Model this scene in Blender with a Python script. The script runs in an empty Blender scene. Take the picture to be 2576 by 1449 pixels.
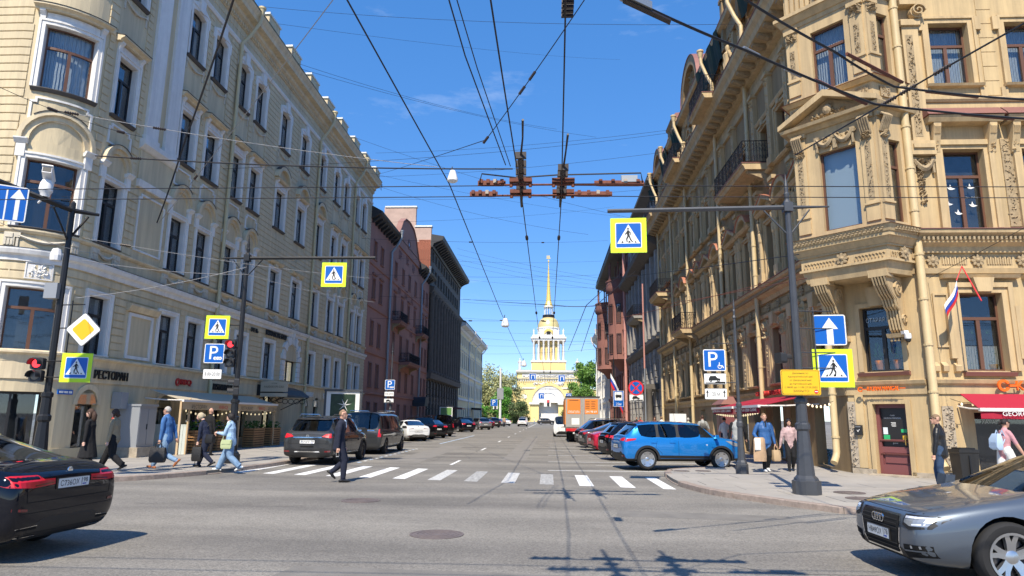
import bpy, bmesh, math, random
from mathutils import Vector, Matrix
from mathutils.bvhtree import BVHTree
random.seed(7)
SC = bpy.context.scene
COL = SC.collection
R = math.radians
PI = math.pi
# ---------------------------------------------------------------- camera
CAM_H, CAM_F, PITCH, ROLL, YAW = 1.7, 1700.0, R(10.85), R(0.6), R(3.155)
_fw = Vector((-math.sin(YAW)*math.cos(PITCH), math.cos(YAW)*math.cos(PITCH), math.sin(PITCH)))
_rt = Vector((math.cos(YAW), math.sin(YAW), 0))
_up = _rt.cross(_fw)
RT = _rt*math.cos(ROLL)+_up*math.sin(ROLL)
UP = _up*math.cos(ROLL)-_rt*math.sin(ROLL)
cd = bpy.data.cameras.new('camera'); cam = bpy.data.objects.new('camera', cd); COL.objects.link(cam)
cd.sensor_width = 36; cd.lens = 36*CAM_F/2576; cd.clip_start = .1; cd.clip_end = 4000
m = Matrix.Identity(4)
for i in range(3):
 m[i][0] = RT[i]; m[i][1] = UP[i]; m[i][2] = -_fw[i]
m[2][3] = CAM_H
cam.matrix_world = m
SC.camera = cam
def ray(x, y):            # photo pixel (2576 wide) -> direction
 return RT*((x-1288)/CAM_F)+UP*((724.5-y)/CAM_F)+_fw
def onz(x, y, z=0.0):     # ... on a horizontal plane
 d = ray(x, y); t = (z-CAM_H)/d.z; return Vector((t*d.x, t*d.y, z))
def onx(x, y, X):         # ... on a street-parallel wall
 d = ray(x, y); t = X/d.x; return Vector((X, t*d.y, CAM_H+t*d.z))
def ony(x, y, Y):
 d = ray(x, y); t = Y/d.y; return Vector((t*d.x, Y, CAM_H+t*d.z))
# ---------------------------------------------------------------- light
SUN_EL, SUN_AZ = R(50), R(10.5)     # shadows run to +Y, a little towards +X
wd = bpy.data.worlds.new('World'); SC.world = wd; wd.use_nodes = True
nt = wd.node_tree; nt.nodes.clear()
N = nt.nodes.new
out = N('ShaderNodeOutputWorld'); bg = N('ShaderNodeBackground'); sky = N('ShaderNodeTexSky')
sky.sky_type = 'NISHITA'; sky.sun_disc = False; sky.sun_elevation = SUN_EL
sky.sun_rotation = PI+SUN_AZ; sky.air_density = .52; sky.dust_density = .0; sky.ozone_density = 1.0; sky.altitude = 10
bg.inputs[1].default_value = .95
tc = N('ShaderNodeTexCoord'); mp = N('ShaderNodeMapping'); mp.inputs['Scale'].default_value = (1.6, 1.6, 6)
nz = N('ShaderNodeTexNoise'); nz.inputs['Scale'].default_value = 2.2; nz.inputs['Detail'].default_value = 7; nz.inputs['Roughness'].default_value = .62
cr = N('ShaderNodeValToRGB'); cr.color_ramp.elements[0].position = .61; cr.color_ramp.elements[1].position = 1.0
cr.color_ramp.elements[1].color = (.55, .55, .55, 1)
hs = N('ShaderNodeHueSaturation'); hs.inputs['Saturation'].default_value = 2.06; hs.inputs['Hue'].default_value = .511
gm = N('ShaderNodeGamma'); gm.inputs[1].default_value = .46; mu = N('ShaderNodeMixRGB'); mu.blend_type = 'MULTIPLY'; mu.inputs[0].default_value = 1; mu.inputs[2].default_value = (.1, .1, .1, 1)
mx = N('ShaderNodeMixRGB'); mx.inputs[2].default_value = (.7, .76, .85, 1)
for a, b in ((tc.outputs['Generated'], mp.inputs[0]), (mp.outputs[0], nz.inputs[0]), (nz.outputs[0], cr.inputs[0]),
             (cr.outputs[0], mx.inputs[0]), (sky.outputs[0], mu.inputs[1]), (mu.outputs[0], gm.inputs[0]), (gm.outputs[0], hs.inputs['Color']), (hs.outputs[0], mx.inputs[1]), (mx.outputs[0], bg.inputs[0]), (bg.outputs[0], out.inputs[0])):
 nt.links.new(a, b)
sd = bpy.data.lights.new('sun', 'SUN'); sd.energy = 4.0; sd.angle = R(.53); sd.color = (1, .90, .74)
sun = bpy.data.objects.new('sun', sd); COL.objects.link(sun)
sdir = Vector((math.sin(SUN_AZ)*math.cos(SUN_EL), math.cos(SUN_AZ)*math.cos(SUN_EL), -math.sin(SUN_EL)))
sun.rotation_euler = sdir.to_track_quat('-Z', 'Y').to_euler()
vs = SC.view_settings; vs.view_transform = 'Standard'; vs.look = 'None'; vs.exposure = .76; vs.gamma = 1; vs.use_curve_mapping = False
SC.cycles.max_bounces = 6; SC.cycles.diffuse_bounces = 4; SC.cycles.glossy_bounces = 3; SC.cycles.transparent_max_bounces = 10
SC.cycles.caustics_reflective = False; SC.cycles.caustics_refractive = False
# ---------------------------------------------------------------- materials
MATS = {}
def mat(name, col, rough=.8, metal=0., var=0., scale=3., bump=0., bscale=40., spec=.5, col2=None, emit=None, coat=0., zs=1., streak=0.):
 if name in MATS: return MATS[name]
 m = bpy.data.materials.new(name); m.use_nodes = True; t = m.node_tree; b = t.nodes['Principled BSDF']
 c = (*col, 1)
 b.inputs['Base Color'].default_value = c; b.inputs['Roughness'].default_value = rough
 b.inputs['Metallic'].default_value = metal; b.inputs['Specular IOR Level'].default_value = spec
 if coat: b.inputs['Coat Weight'].default_value = coat; b.inputs['Coat Roughness'].default_value = .03
 if emit: b.inputs['Emission Color'].default_value = (*emit[0], 1); b.inputs['Emission Strength'].default_value = emit[1]
 if var or bump:
  tc = t.nodes.new('ShaderNodeTexCoord'); mp = t.nodes.new('ShaderNodeMapping'); mp.inputs['Scale'].default_value = (1, 1, zs)
  t.links.new(tc.outputs['Object'], mp.inputs[0])
 if var:
  n = t.nodes.new('ShaderNodeTexNoise'); n.inputs['Scale'].default_value = scale; n.inputs['Detail'].default_value = 6; n.inputs['Roughness'].default_value = .65
  r = t.nodes.new('ShaderNodeValToRGB'); r.color_ramp.elements[0].position = .3; r.color_ramp.elements[1].position = .72
  a = col2 if col2 else tuple(max(0, x*(1-var)) for x in col)
  e = col if col2 else tuple(min(1, x*(1+var*.6)) for x in col)
  r.color_ramp.elements[0].color = (*a, 1); r.color_ramp.elements[1].color = (*e, 1)
  t.links.new(mp.outputs[0], n.inputs[0]); t.links.new(n.outputs[0], r.inputs[0]); t.links.new(r.outputs[0], b.inputs['Base Color'])
  if streak:      # rain streaks and soot with a shape of their own
   ms = t.nodes.new('ShaderNodeMapping'); ms.inputs['Scale'].default_value = (2.6, 2.6, .16); n4 = t.nodes.new('ShaderNodeTexNoise'); n4.inputs['Scale'].default_value = 1.3; n4.inputs['Detail'].default_value = 7; n4.inputs['Roughness'].default_value = .7
   r4 = t.nodes.new('ShaderNodeValToRGB'); r4.color_ramp.elements[0].position = .36; r4.color_ramp.elements[1].position = .6; r4.color_ramp.elements[0].color = (1-streak, 1-streak, 1-streak*.9, 1); r4.color_ramp.elements[1].color = (1, 1, 1, 1)
   mm = t.nodes.new('ShaderNodeMixRGB'); mm.blend_type = 'MULTIPLY'; mm.inputs[0].default_value = 1
   t.links.new(tc.outputs['Object'], ms.inputs[0]); t.links.new(ms.outputs[0], n4.inputs[0]); t.links.new(n4.outputs[0], r4.inputs[0]); t.links.new(r.outputs[0], mm.inputs[1]); t.links.new(r4.outputs[0], mm.inputs[2]); t.links.new(mm.outputs[0], b.inputs['Base Color'])
 if bump:
  n2 = t.nodes.new('ShaderNodeTexNoise'); n2.inputs['Scale'].default_value = bscale; n2.inputs['Detail'].default_value = 4
  bp = t.nodes.new('ShaderNodeBump'); bp.inputs['Strength'].default_value = min(1, bump); bp.inputs['Distance'].default_value = .02
  t.links.new(mp.outputs[0], n2.inputs[0]); t.links.new(n2.outputs[0], bp.inputs['Height']); t.links.new(bp.outputs[0], b.inputs['Normal'])
 MATS[name] = m
 return m
def glassmat(name, tint=(.55, .62, .66), refl=.06, rough=.02):
 m = bpy.data.materials.new(name); m.use_nodes = True; t = m.node_tree; t.nodes.clear()
 o = t.nodes.new('ShaderNodeOutputMaterial'); mi = t.nodes.new('ShaderNodeMixShader'); tr = t.nodes.new('ShaderNodeBsdfTransparent')
 g = t.nodes.new('ShaderNodeBsdfGlossy'); fr = t.nodes.new('ShaderNodeLayerWeight'); fr.inputs[0].default_value = .5; pw_ = t.nodes.new('ShaderNodeMath'); pw_.operation = 'POWER'; pw_.inputs[1].default_value = 3.2
 ma = t.nodes.new('ShaderNodeMath'); ma.operation = 'ADD'; ma.inputs[1].default_value = refl; ma.use_clamp = True
 tr.inputs[0].default_value = (*tint, 1); g.inputs['Roughness'].default_value = rough; g.inputs[0].default_value = (.95, .97, 1, 1)
 for a, b in ((fr.outputs['Facing'], pw_.inputs[0]), (pw_.outputs[0], ma.inputs[0]), (ma.outputs[0], mi.inputs[0]), (tr.outputs[0], mi.inputs[1]), (g.outputs[0], mi.inputs[2]), (mi.outputs[0], o.inputs[0])):
  t.links.new(a, b)
 MATS[name] = m
 return m
glassmat('window_glass', (.84, .87, .89), .06)
glassmat('car_glass', (.16, .18, .19), .07)
glassmat('clear_glass', (.8, .86, .85), .04)
# ---------------------------------------------------------------- mesh building
def tag(o, label=None, cat=None, group=None, kind=None):
 if label: o['label'] = label
 if cat: o['category'] = cat
 if group: o['group'] = group
 if kind: o['kind'] = kind
 return o
def empty(name, loc=(0, 0, 0), rz=0., label=None, cat=None, group=None, parent=None):
 o = bpy.data.objects.new(name, None); COL.objects.link(o); o.location = loc; o.rotation_euler = (0, 0, rz); o.empty_display_size = .2
 if parent: o.parent = parent
 return tag(o, label, cat, group)
def link(name, me, parent=None, mw=None):
 o = bpy.data.objects.new(name, me); COL.objects.link(o)
 if parent:
  o.parent = parent
  if parent.name in WORLDP: o.matrix_parent_inverse = WORLDP[parent.name]
 if mw is not None: o.matrix_basis = mw
 return o
WORLDP = {}
def base(name, loc, label, cat, group=None):
 o = empty(name, loc, 0, label, cat, group); WORLDP[o.name] = Matrix.Translation(-Vector(loc)); return o
def copy_tree(o, parent=None):
 c = o.copy(); COL.objects.link(c); c.parent = parent; c.matrix_parent_inverse = o.matrix_parent_inverse.copy()
 for ch in o.children: copy_tree(ch, c)
 return c
class MB:
 def __init__(s): s.v = []; s.f = []; s.mi = []
 def add(s, vs, fs, mi=0):
  k = len(s.v); s.v += [tuple(p) for p in vs]; s.f += [tuple(i+k for i in f) for f in fs]; s.mi += [mi]*len(fs); return s
 def box(s, x0, x1, y0, y1, z0, z1, mi=0):
  return s.add([(x, y, z) for z in (z0, z1) for y in (y0, y1) for x in (x0, x1)],
                     [(0, 2, 3, 1), (4, 5, 7, 6), (0, 1, 5, 4), (2, 6, 7, 3), (0, 4, 6, 2), (1, 3, 7, 5)], mi)
 def loft(s, rings, cap=True, closed=True, mi=0):
  n = len(rings[0]); vs = [p for r in rings for p in r]; fs = []
  for i in range(len(rings)-1):
   for j in range(n if closed else n-1):
    a = i*n+j; b = i*n+(j+1) % n; fs.append((a, b, b+n, a+n))
  if cap: fs += [tuple(range(n))[::-1], tuple(range((len(rings)-1)*n, len(rings)*n))]
  return s.add(vs, fs, mi)
 def prism(s, pts, vec, mi=0):
  vec = Vector(vec); return s.loft([[Vector(p) for p in pts], [Vector(p)+vec for p in pts]], mi=mi)
 def tube(s, path, r, n=6, cap=True, mi=0):
  path = [Vector(p) for p in path]; rings = []; prev = None
  for i, p in enumerate(path):
   d = (path[min(i+1, len(path)-1)]-path[max(i-1, 0)]).normalized()
   if prev is None:
    u = d.cross(Vector((0, 0, 1)) if abs(d.z) < .9 else Vector((1, 0, 0))).normalized()
   else:
    u = (prev-d*prev.dot(d)).normalized()
   prev = u; w = d.cross(u); q = r[i] if isinstance(r, (list, tuple)) else r
   rings.append([p+u*(q*math.cos(2*PI*k/n))+w*(q*math.sin(2*PI*k/n)) for k in range(n)])
  return s.loft(rings, cap, mi=mi)
 def lathe(s, prof, n=12, o=(0, 0, 0), ax='z', mi=0, rot=0):
  rings = []
  for r, h in prof:
   ring = []
   for k in range(n):
    a = 2*PI*k/n+rot; c, w = r*math.cos(a), r*math.sin(a)
    p = (c, w, h) if ax == 'z' else ((c, h, w) if ax == 'y' else (h, c, w))
    ring.append((p[0]+o[0], p[1]+o[1], p[2]+o[2]))
   rings.append(ring)
  if prof[0][0] > 1e-6 and prof[-1][0] > 1e-6: return s.loft(rings+[rings[0]], False, mi=mi)     # a ring, not a disc
  return s.loft(rings, True, mi=mi)
 # --- facade space: s along the wall, d out of it, z up
 def fbox(s, F, s0, s1, d0, d1, z0, z1, mi=0):
  return s.fprof(F, s0, s1, [(d0, z0), (d1, z0), (d1, z1), (d0, z1)], mi)
 def fprof(s, F, s0, s1, prof, mi=0):
  ss = F.cuts(s0, s1); return s.loft([[F.p(q, d, z) for d, z in prof] for q in ss], mi=mi)
 def fpoly(s, F, pts, d0, d1, mi=0):       # outline in (s,z), thickness d0..d1
  return s.loft([[F.p(a, d0, z) for a, z in pts], [F.p(a, d1, z) for a, z in pts]], mi=mi)
 def farch(s, F, c, zc, r0, r1, d0, d1, a0=0., a1=180., n=12, mi=0, sx=1.):
  rings = []
  for k in range(n+1):
   a = R(a0+(a1-a0)*k/n); ca, sa = math.cos(a)*sx, math.sin(a)
   rings.append([F.p(c+r0*ca, d0, zc+r0*sa), F.p(c+r1*ca, d0, zc+r1*sa), F.p(c+r1*ca, d1, zc+r1*sa), F.p(c+r0*ca, d1, zc+r0*sa)])
  return s.loft(rings, mi=mi)
 def mesh(s, name, mats, smooth=False):
  me = bpy.data.meshes.new(name); me.from_pydata(s.v, [], s.f)
  for q in (mats if isinstance(mats, (list, tuple)) else [mats]):
   me.materials.append(MATS[q] if isinstance(q, str) else q)
  if any(s.mi): me.polygons.foreach_set('material_index', s.mi)
  bm = bmesh.new(); bm.from_mesh(me); bmesh.ops.recalc_face_normals(bm, faces=bm.faces); bm.to_mesh(me); bm.free()
  if smooth:
   me.polygons.foreach_set('use_smooth', [True]*len(me.polygons))
   if smooth != 'all': me.set_sharp_from_angle(angle=R(38))
  me.update(); return me
 def build(s, name, mats, parent=None, smooth=False, mw=None):
  return link(name, s.mesh(name, mats, smooth), parent, mw)
class Fac:
 def __init__(s, o, t, n): s.o = Vector(o); s.t = Vector(t).normalized(); s.n = Vector(n).normalized()
 def p(s, a, d, z): q = s.o+s.t*a+s.n*d; return (q.x, q.y, z)
 def cuts(s, a, b): return [a, b]
 def nrm(s, a): return s.n
 def frame(s, a, z, d=0.):       # local x along the wall (right-handed), y out, z up
  q = s.p(a, d, z); n = s.nrm(a)
  return Matrix(((n.y, n.x, 0, q[0]), (-n.x, n.y, 0, q[1]), (0, 0, 1, z), (0, 0, 0, 1)))
class FacArc(Fac):
 def __init__(s, X, a0, r): s.X = X; s.a0 = a0; s.r = r
 def p(s, a, d, z):
  if a >= s.a0: return (s.X+d, a, z)
  th = (s.a0-a)/s.r
  if th <= PI/2: return (s.X-s.r+(s.r+d)*math.cos(th), s.a0-(s.r+d)*math.sin(th), z)
  e = (s.a0-a)-s.r*PI/2
  return (s.X-s.r-e, s.a0-s.r-d, z)
 def nrm(s, a):
  th = min(PI/2, max(0, (s.a0-a)/s.r)); return Vector((math.cos(th), -math.sin(th)))
 def cuts(s, a, b):
  if min(a, b) >= s.a0-1e-6: return [a, b]
  n = max(1, int(abs(b-a)/.28+.5)); return [a+(b-a)*k/n for k in range(n+1)]
def wallmesh(F, s0, s1, z0, z1, holes, name, mt, parent, depth=.28, extra=()):
 S = sorted({s0, s1, *extra, *[h[0] for h in holes], *[h[1] for h in holes]}); S2 = []
 for a, b in zip(S, S[1:]): S2 += F.cuts(a, b)[:-1]
 S2.append(S[-1]); Zs = sorted({z0, z1, *[h[2] for h in holes], *[h[3] for h in holes]})
 S2 = [q for q in S2 if s0-1e-6 <= q <= s1+1e-6]; Zs = [q for q in Zs if z0-1e-6 <= q <= z1+1e-6]
 mb = MB(); idx = {}
 def V(a, d, z):
  k = (round(a, 4), round(d, 4), round(z, 4))
  if k not in idx: idx[k] = len(mb.v); mb.v.append(F.p(a, d, z))
  return idx[k]
 def Q(*q): mb.f.append(q); mb.mi.append(0)
 for a, b in zip(S2, S2[1:]):
  for c, e in zip(Zs, Zs[1:]):
   ms, mz = (a+b)/2, (c+e)/2
   if any(h[0] < ms < h[1] and h[2] < mz < h[3] for h in holes): continue
   Q(V(a, 0, c), V(b, 0, c), V(b, 0, e), V(a, 0, e))
 for h in holes:
  for a, b in ((h[0], h[0]), (h[1], h[1])):
   Q(V(a, 0, h[2]), V(a, -depth, h[2]), V(a, -depth, h[3]), V(a, 0, h[3]))
  cs = F.cuts(h[0], h[1])
  for a, b in zip(cs, cs[1:]):
   for z in (h[2], h[3]): Q(V(a, 0, z), V(b, 0, z), V(b, -depth, z), V(a, -depth, z))
 return mb.build(name, mt, parent)
def courses(F, s0, s1, z0, z1, pitch, keep, parent, mt, proud=.035, gap=.042, name='stone_course', near=None, rest=None):
 n = max(1, round((z1-z0)/pitch)); p = (z1-z0)/n
 for i in range(n):
  a, b = z0+i*p+gap/2, z0+(i+1)*p-gap/2
  cuts = sorted((k[0], k[1]) for k in keep if k[2] < b-.02 and k[3] > a+.02); segs = []; cur = s0
  for q0, q1 in cuts:
   if q0 > cur+.02: segs.append((cur, min(q0, s1)))
   cur = max(cur, q1)
  if cur < s1-.02: segs.append((cur, s1))
  for q0, q1 in segs:
   if q1-q0 < .04: continue
   one = near is None or near(q0, q1, a)
   mb = MB() if one else rest
   mb.fprof(F, q0, q1, [(-.02, a), (proud-.006, a), (proud, a+.012), (proud, b-.012), (proud-.006, b), (-.02, b)])
   if one: mb.build(name, mt, parent)
# text -> mesh, all converted in one go
TXT = {}
def texts(items):
 tmp = []
 for s, ext in items:
  if (s, ext) in TXT: continue
  c = bpy.data.curves.new('lettering', 'FONT'); c.body = s; c.size = 1; c.extrude = ext; c.align_x = 'CENTER'; c.align_y = 'CENTER'; c.resolution_u = 3
  o = bpy.data.objects.new('lettering', c); COL.objects.link(o); tmp.append((s, ext, o))
 dg = bpy.context.evaluated_depsgraph_get()
 for s, ext, o in tmp:
  TXT[(s, ext)] = bpy.data.meshes.new_from_object(o.evaluated_get(dg)); c = o.data
  bpy.data.objects.remove(o); bpy.data.curves.remove(c)
def text(s, mt, parent, mw, h, w=None, ext=.0, name='lettering'):
 me = TXT[(s, ext)].copy(); me.materials.clear(); me.materials.append(MATS[mt])
 if len(me.vertices) == 0: return None
 xs = [v.co.x for v in me.vertices]; ys = [v.co.y for v in me.vertices]
 ky = h/max(.01, max(ys)-min(ys)); kx = (w/(max(xs)-min(xs))) if w else ky
 cx, cy = (max(xs)+min(xs))/2, (max(ys)+min(ys))/2
 for v in me.vertices: v.co = ((v.co.x-cx)*kx, -v.co.z*1.0, (v.co.y-cy)*ky)
 me.update(); return link(name, me, parent, mw)
# ================================================================ setting
mat('asphalt', (.25, .235, .212), .92, var=.16, scale=.5, bump=.55, bscale=55)
def asphalt_nodes():
 m = MATS['asphalt']; t = m.node_tree; b = t.nodes['Principled BSDF']
 ramp = [n for n in t.nodes if n.type == 'VALTORGB'][0]; tcn = [n for n in t.nodes if n.type == 'TEX_COORD'][0]
 v = t.nodes.new('ShaderNodeTexVoronoi'); v.inputs['Scale'].default_value = 48
 r2 = t.nodes.new('ShaderNodeValToRGB'); r2.color_ramp.elements[0].color = (.62, .62, .62, 1); r2.color_ramp.elements[1].color = (1.18, 1.17, 1.15, 1); r2.color_ramp.elements[1].position = .8
 # tyre-polished and oily lanes: long streaks along the street and along the cross street
 mp = t.nodes.new('ShaderNodeMapping'); mp.inputs['Scale'].default_value = (.18, 1.1, 1)
 n3 = t.nodes.new('ShaderNodeTexNoise'); n3.inputs['Scale'].default_value = .55; n3.inputs['Detail'].default_value = 5
 r3 = t.nodes.new('ShaderNodeValToRGB'); r3.color_ramp.elements[0].position = .32; r3.color_ramp.elements[1].position = .62
 r3.color_ramp.elements[0].color = (.66, .66, .67, 1); r3.color_ramp.elements[1].color = (1.05, 1.05, 1.04, 1)
 m1 = t.nodes.new('ShaderNodeMixRGB'); m1.blend_type = 'MULTIPLY'; m1.inputs[0].default_value = 1
 m2 = t.nodes.new('ShaderNodeMixRGB'); m2.blend_type = 'MULTIPLY'; m2.inputs[0].default_value = 1
 L = t.links.new
 L(tcn.outputs['Object'], v.inputs[0]); L(v.outputs['Color'], r2.inputs[0]); L(tcn.outputs['Object'], mp.inputs[0]); L(mp.outputs[0], n3.inputs[0]); L(n3.outputs[0], r3.inputs[0])
 L(ramp.outputs[0], m1.inputs[1]); L(r2.outputs[0], m1.inputs[2]); L(m1.outputs[0], m2.inputs[1]); L(r3.outputs[0], m2.inputs[2]); L(m2.outputs[0], b.inputs['Base Color'])
asphalt_nodes()
mat('ground', (.16, .15, .13), .95, var=.2, scale=.1)
mat('slab', (.36, .335, .30), .9, var=.14, scale=.9, bump=.25, bscale=30)
mat('slab_b', (.33, .31, .285), .9, var=.16, scale=.8, bump=.25, bscale=30)
mat('joint', (.17, .16, .145), .95)
mat('granite', (.33, .265, .225), .85, var=.3, scale=9, bump=.35, bscale=60)
mat('white_paint', (.80, .80, .78), .7, var=.1, scale=6, bump=.2, bscale=70)
mat('blue_paint', (.45, .58, .74), .8)
mat('iron', (.20, .165, .155), .7, .3, var=.25, scale=14)
def worn(name, lo, hi):
 m = mat(name, (.78, .78, .76), .8); t = m.node_tree; b = t.nodes['Principled BSDF']
 tcn = t.nodes.new('ShaderNodeTexCoord'); n = t.nodes.new('ShaderNodeTexNoise'); n.inputs['Scale'].default_value = 11; n.inputs['Detail'].default_value = 8; n.inputs['Roughness'].default_value = .75
 r = t.nodes.new('ShaderNodeValToRGB'); r.color_ramp.elements[0].position = lo; r.color_ramp.elements[1].position = hi
 r.color_ramp.elements[0].color = (.23, .225, .215, 1); r.color_ramp.elements[1].color = (.74, .74, .72, 1)
 t.links.new(tcn.outputs['Object'], n.inputs[0]); t.links.new(n.outputs[0], r.inputs[0]); t.links.new(r.outputs[0], b.inputs['Base Color'])
worn('worn_paint', .34, .62)
worn('thin_paint', .42, .72)
gr = MB(); gr.add([(-1500, -1500, -.3), (1500, -1500, -.3), (1500, 2500, -.3), (-1500, 2500, -.3)], [(0, 1, 2, 3)])
tag(gr.build('ground', 'ground'), kind='structure')
rd = MB(); rd.add([(-120, -60, 0), (120, -60, 0), (120, 330, 0), (-120, 330, 0)], [(0, 1, 2, 3)])
road = tag(rd.build('road', 'asphalt'), kind='structure')
def clip(poly, a0, a1, b0, b1):
 for ax, val, sg in ((0, a0, 1), (0, a1, -1), (1, b0, 1), (1, b1, -1)):
  o = []
  for i in range(len(poly)):
   p, q = poly[i], poly[(i+1) % len(poly)]; dp, dq = (p[ax]-val)*sg, (q[ax]-val)*sg
   if dp >= 0: o.append(p)
   if (dp >= 0) != (dq >= 0):
    t = dp/(dp-dq); o.append((p[0]+(q[0]-p[0])*t, p[1]+(q[1]-p[1])*t))
  poly = o
  if len(poly) < 3: return []
 return poly
def smoothline(pts, n=4):
 o = []
 for i in range(len(pts)-1):
  p0, p1, p2, p3 = pts[max(0, i-1)], pts[i], pts[i+1], pts[min(len(pts)-1, i+2)]
  for k in range(n):
   t = k/n
   o.append(tuple(.5*(2*p1[j]+(p2[j]-p0[j])*t+(2*p0[j]-5*p1[j]+4*p2[j]-p3[j])*t*t+(3*p1[j]-p0[j]-3*p2[j]+p3[j])*t**3) for j in (0, 1)))
 o.append(pts[-1]); return o
def pavement(name, kerbline, inner, slab_area, sx, sy, drops=()):
 poly = kerbline+inner; H = .12
 base_ = MB(); base_.prism([(x, y, -.05) for x, y in poly], (0, 0, .05+H-.012))
 pv = tag(base_.build(name, 'joint'), kind='structure')
 # slabs
 a0, a1, b0, b1 = slab_area; row = 0; y = b0; far = []
 while y < b1-1e-6:
  off = (row % 2)*sx*.5; x = a0-off
  while x < a1:
   c = clip(poly, max(x+.008, a0), min(x+sx-.008, a1), y+.006, y+sy-.006)
   if len(c) >= 3:
    h = H+random.uniform(-.002, .002)
    s = MB(); s.prism([(p[0], p[1], H-.03) for p in c], (0, 0, h-H+.03)); s.build('paving_slab', random.choice(('slab', 'slab', 'slab_b')), pv)
   x += sx
  y += sy; row += 1
 rest = MB()
 xs = [p[0] for p in poly]; ys = [p[1] for p in poly]
 for r in ((min(xs), a0, min(ys), max(ys)), (a1, max(xs), min(ys), max(ys)), (a0, a1, min(ys), b0), (a0, a1, b1, max(ys))):
  if r[1] > r[0] and r[3] > r[2]:
   c = clip(poly, *r)
   if len(c) >= 3: rest.prism([(p[0], p[1], H-.03) for p in c], (0, 0, .03))
 if rest.v: rest.build('paving', 'slab', pv)
 # kerbstones, about 1.1 m each
 acc = 0; seg = [kerbline[0]]
 def stone(seg):
  L_ = [[], []]
  for i, p in enumerate(seg):
   d = Vector((seg[min(i+1, len(seg)-1)][0]-seg[max(i-1, 0)][0], seg[min(i+1, len(seg)-1)][1]-seg[max(i-1, 0)][1])).normalized()
   nn = Vector((-d.y, d.x)); c = sum((Vector(q) for q in inner), Vector((0, 0)))/len(inner)
   if nn.dot(c-Vector(p)) < 0: nn = -nn
   L_[0].append(Vector(p)-nn*.02); L_[1].append(Vector(p)+nn*.17)
  dz = random.uniform(-.006, .006); hh = H+.006+dz
  mid = seg[len(seg)//2]
  if any(math.hypot(mid[0]-q[0], mid[1]-q[1]) < q[2] for q in drops): hh = .035
  mb = MB(); mb.loft([[(a.x, a.y, -.05), (a.x, a.y, hh-.015), ((a*.9+b*.1).x, (a*.9+b*.1).y, hh), (b.x, b.y, hh), (b.x, b.y, -.05)] for a, b in zip(*L_)])
  mb.build('kerbstone', 'granite', pv)
 for p, q in zip(kerbline, kerbline[1:]):
  L_ = math.hypot(q[0]-p[0], q[1]-p[1]); k = max(1, int(L_/.37)); 
  for j in range(1, k+1):
   t = j/k; pt = (p[0]+(q[0]-p[0])*t, p[1]+(q[1]-p[1])*t); acc += L_/k; seg.append(pt)
   far_ = pt[1] > 60 or abs(pt[0]) > 16
   if acc > (6 if far_ else 1.15):
    s2 = [Vector(a) for a in seg]; e = (s2[-1]-s2[-2]).normalized()*.012; s2[-1] = s2[-1]-e
    stone([tuple(a) for a in s2]); seg = [pt]; acc = 0
 if len(seg) > 1: stone(seg)
 return pv
KL = smoothline([(-60, 14.6), (-30, 14.8), (-17, 15.0), (-13.4, 15.6), (-11.0, 17.15), (-10.07, 18.73), (-9.58, 20.19), (-9.4, 21.4), (-9.2, 24), (-9.2, 30), (-9.2, 36.5)])+[(-12.2, 39), (-12.2, 66), (-9.6, 68), (-9.6, 71), (-12.2, 73), (-12.2, 165)]
pavL = pavement('pavement', KL, [(-16.3, 165), (-16.3, 20.0), (-60, 20.0)], (-16.3, -9.0, 15, 42), 1.5, .95, drops=[(-9.55, 20.5, .75)])
KR = [(60, 11.9)]+smoothline([(40, 12.0), (12, 12.4), (8, 12.75), (5.72, 13.42), (5.34, 13.7), (4.48, 15.05), (3.73, 16.44), (3.38, 18.43), (3.47, 20.83), (3.75, 22.2), (4.7, 23.3), (6.2, 24.1)])+[(6.3, 26), (6.3, 132)]
pavR = pavement('pavement', KR, [(10.0, 132), (10.0, 20.7), (60, 20.7)], (3.2, 14, 12.2, 30), 1.35, 1.05, drops=[(3.40, 19.6, .7)])
def sheet(pts, z, name, mt, parent=None):
 mb = MB(); mb.add([(x, y, z) for x, y in pts], [tuple(range(len(pts)))]); return mb.build(name, mt, parent or road)
for k in range(-9, 4):
 x0 = -.235+k*1.025; w = .37; yb = lambda x: 18.2-.24*x; yt = lambda x: 21.45-.36*x if x < 0 else 21.45-.2*x
 if x0 > 2.6: w = .3
 mt = 'white_paint' if (x0 < -3.9 or x0 > .5) else ('thin_paint' if k in (-2, 0) else 'worn_paint')
 sheet([(x0, yb(x0)), (x0+w, yb(x0+w)), (x0+w, yt(x0+w)), (x0, yt(x0))], .004, 'zebra_stripe', mt)
for y in (25.0, 36.2, 48.4, 60, 72, 84, 96, 108, 120): sheet([(-3.58, y), (-3.46, y), (-3.46, y+2.6), (-3.58, y+2.6)], .004, 'lane_dash', 'white_paint')
sheet([(-3.58, 124), (-3.46, 124), (-3.46, 205), (-3.58, 205)], .004, 'lane_line', 'white_paint')
for y in (22.94, 27.39, 32.05, 36.68, 41.3, 46): sheet([(-.02, y), (6.2, y+.25), (6.2, y+.38), (-.02, y+.12)], .004, 'bay_line', 'white_paint')
for i in range(14): y = 25.4+i*.85; sheet([(-7.1, y), (-6.98, y), (-6.98, y+.42), (-7.1, y+.42)], .004, 'bay_dash', 'blue_paint' if i % 2 == 0 else 'white_paint')
for y in (36.4, 64.4): sheet([(-9.1, y-.1), (-6.9, y), (-6.9, y+.14), (-9.1, y+.04)], .004, 'bay_line', 'white_paint')
sheet([(-7.0, 44), (-6.88, 44), (-6.9, 64.4), (-7.02, 64.4)], .004, 'bay_edge_line', 'blue_paint')
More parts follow.
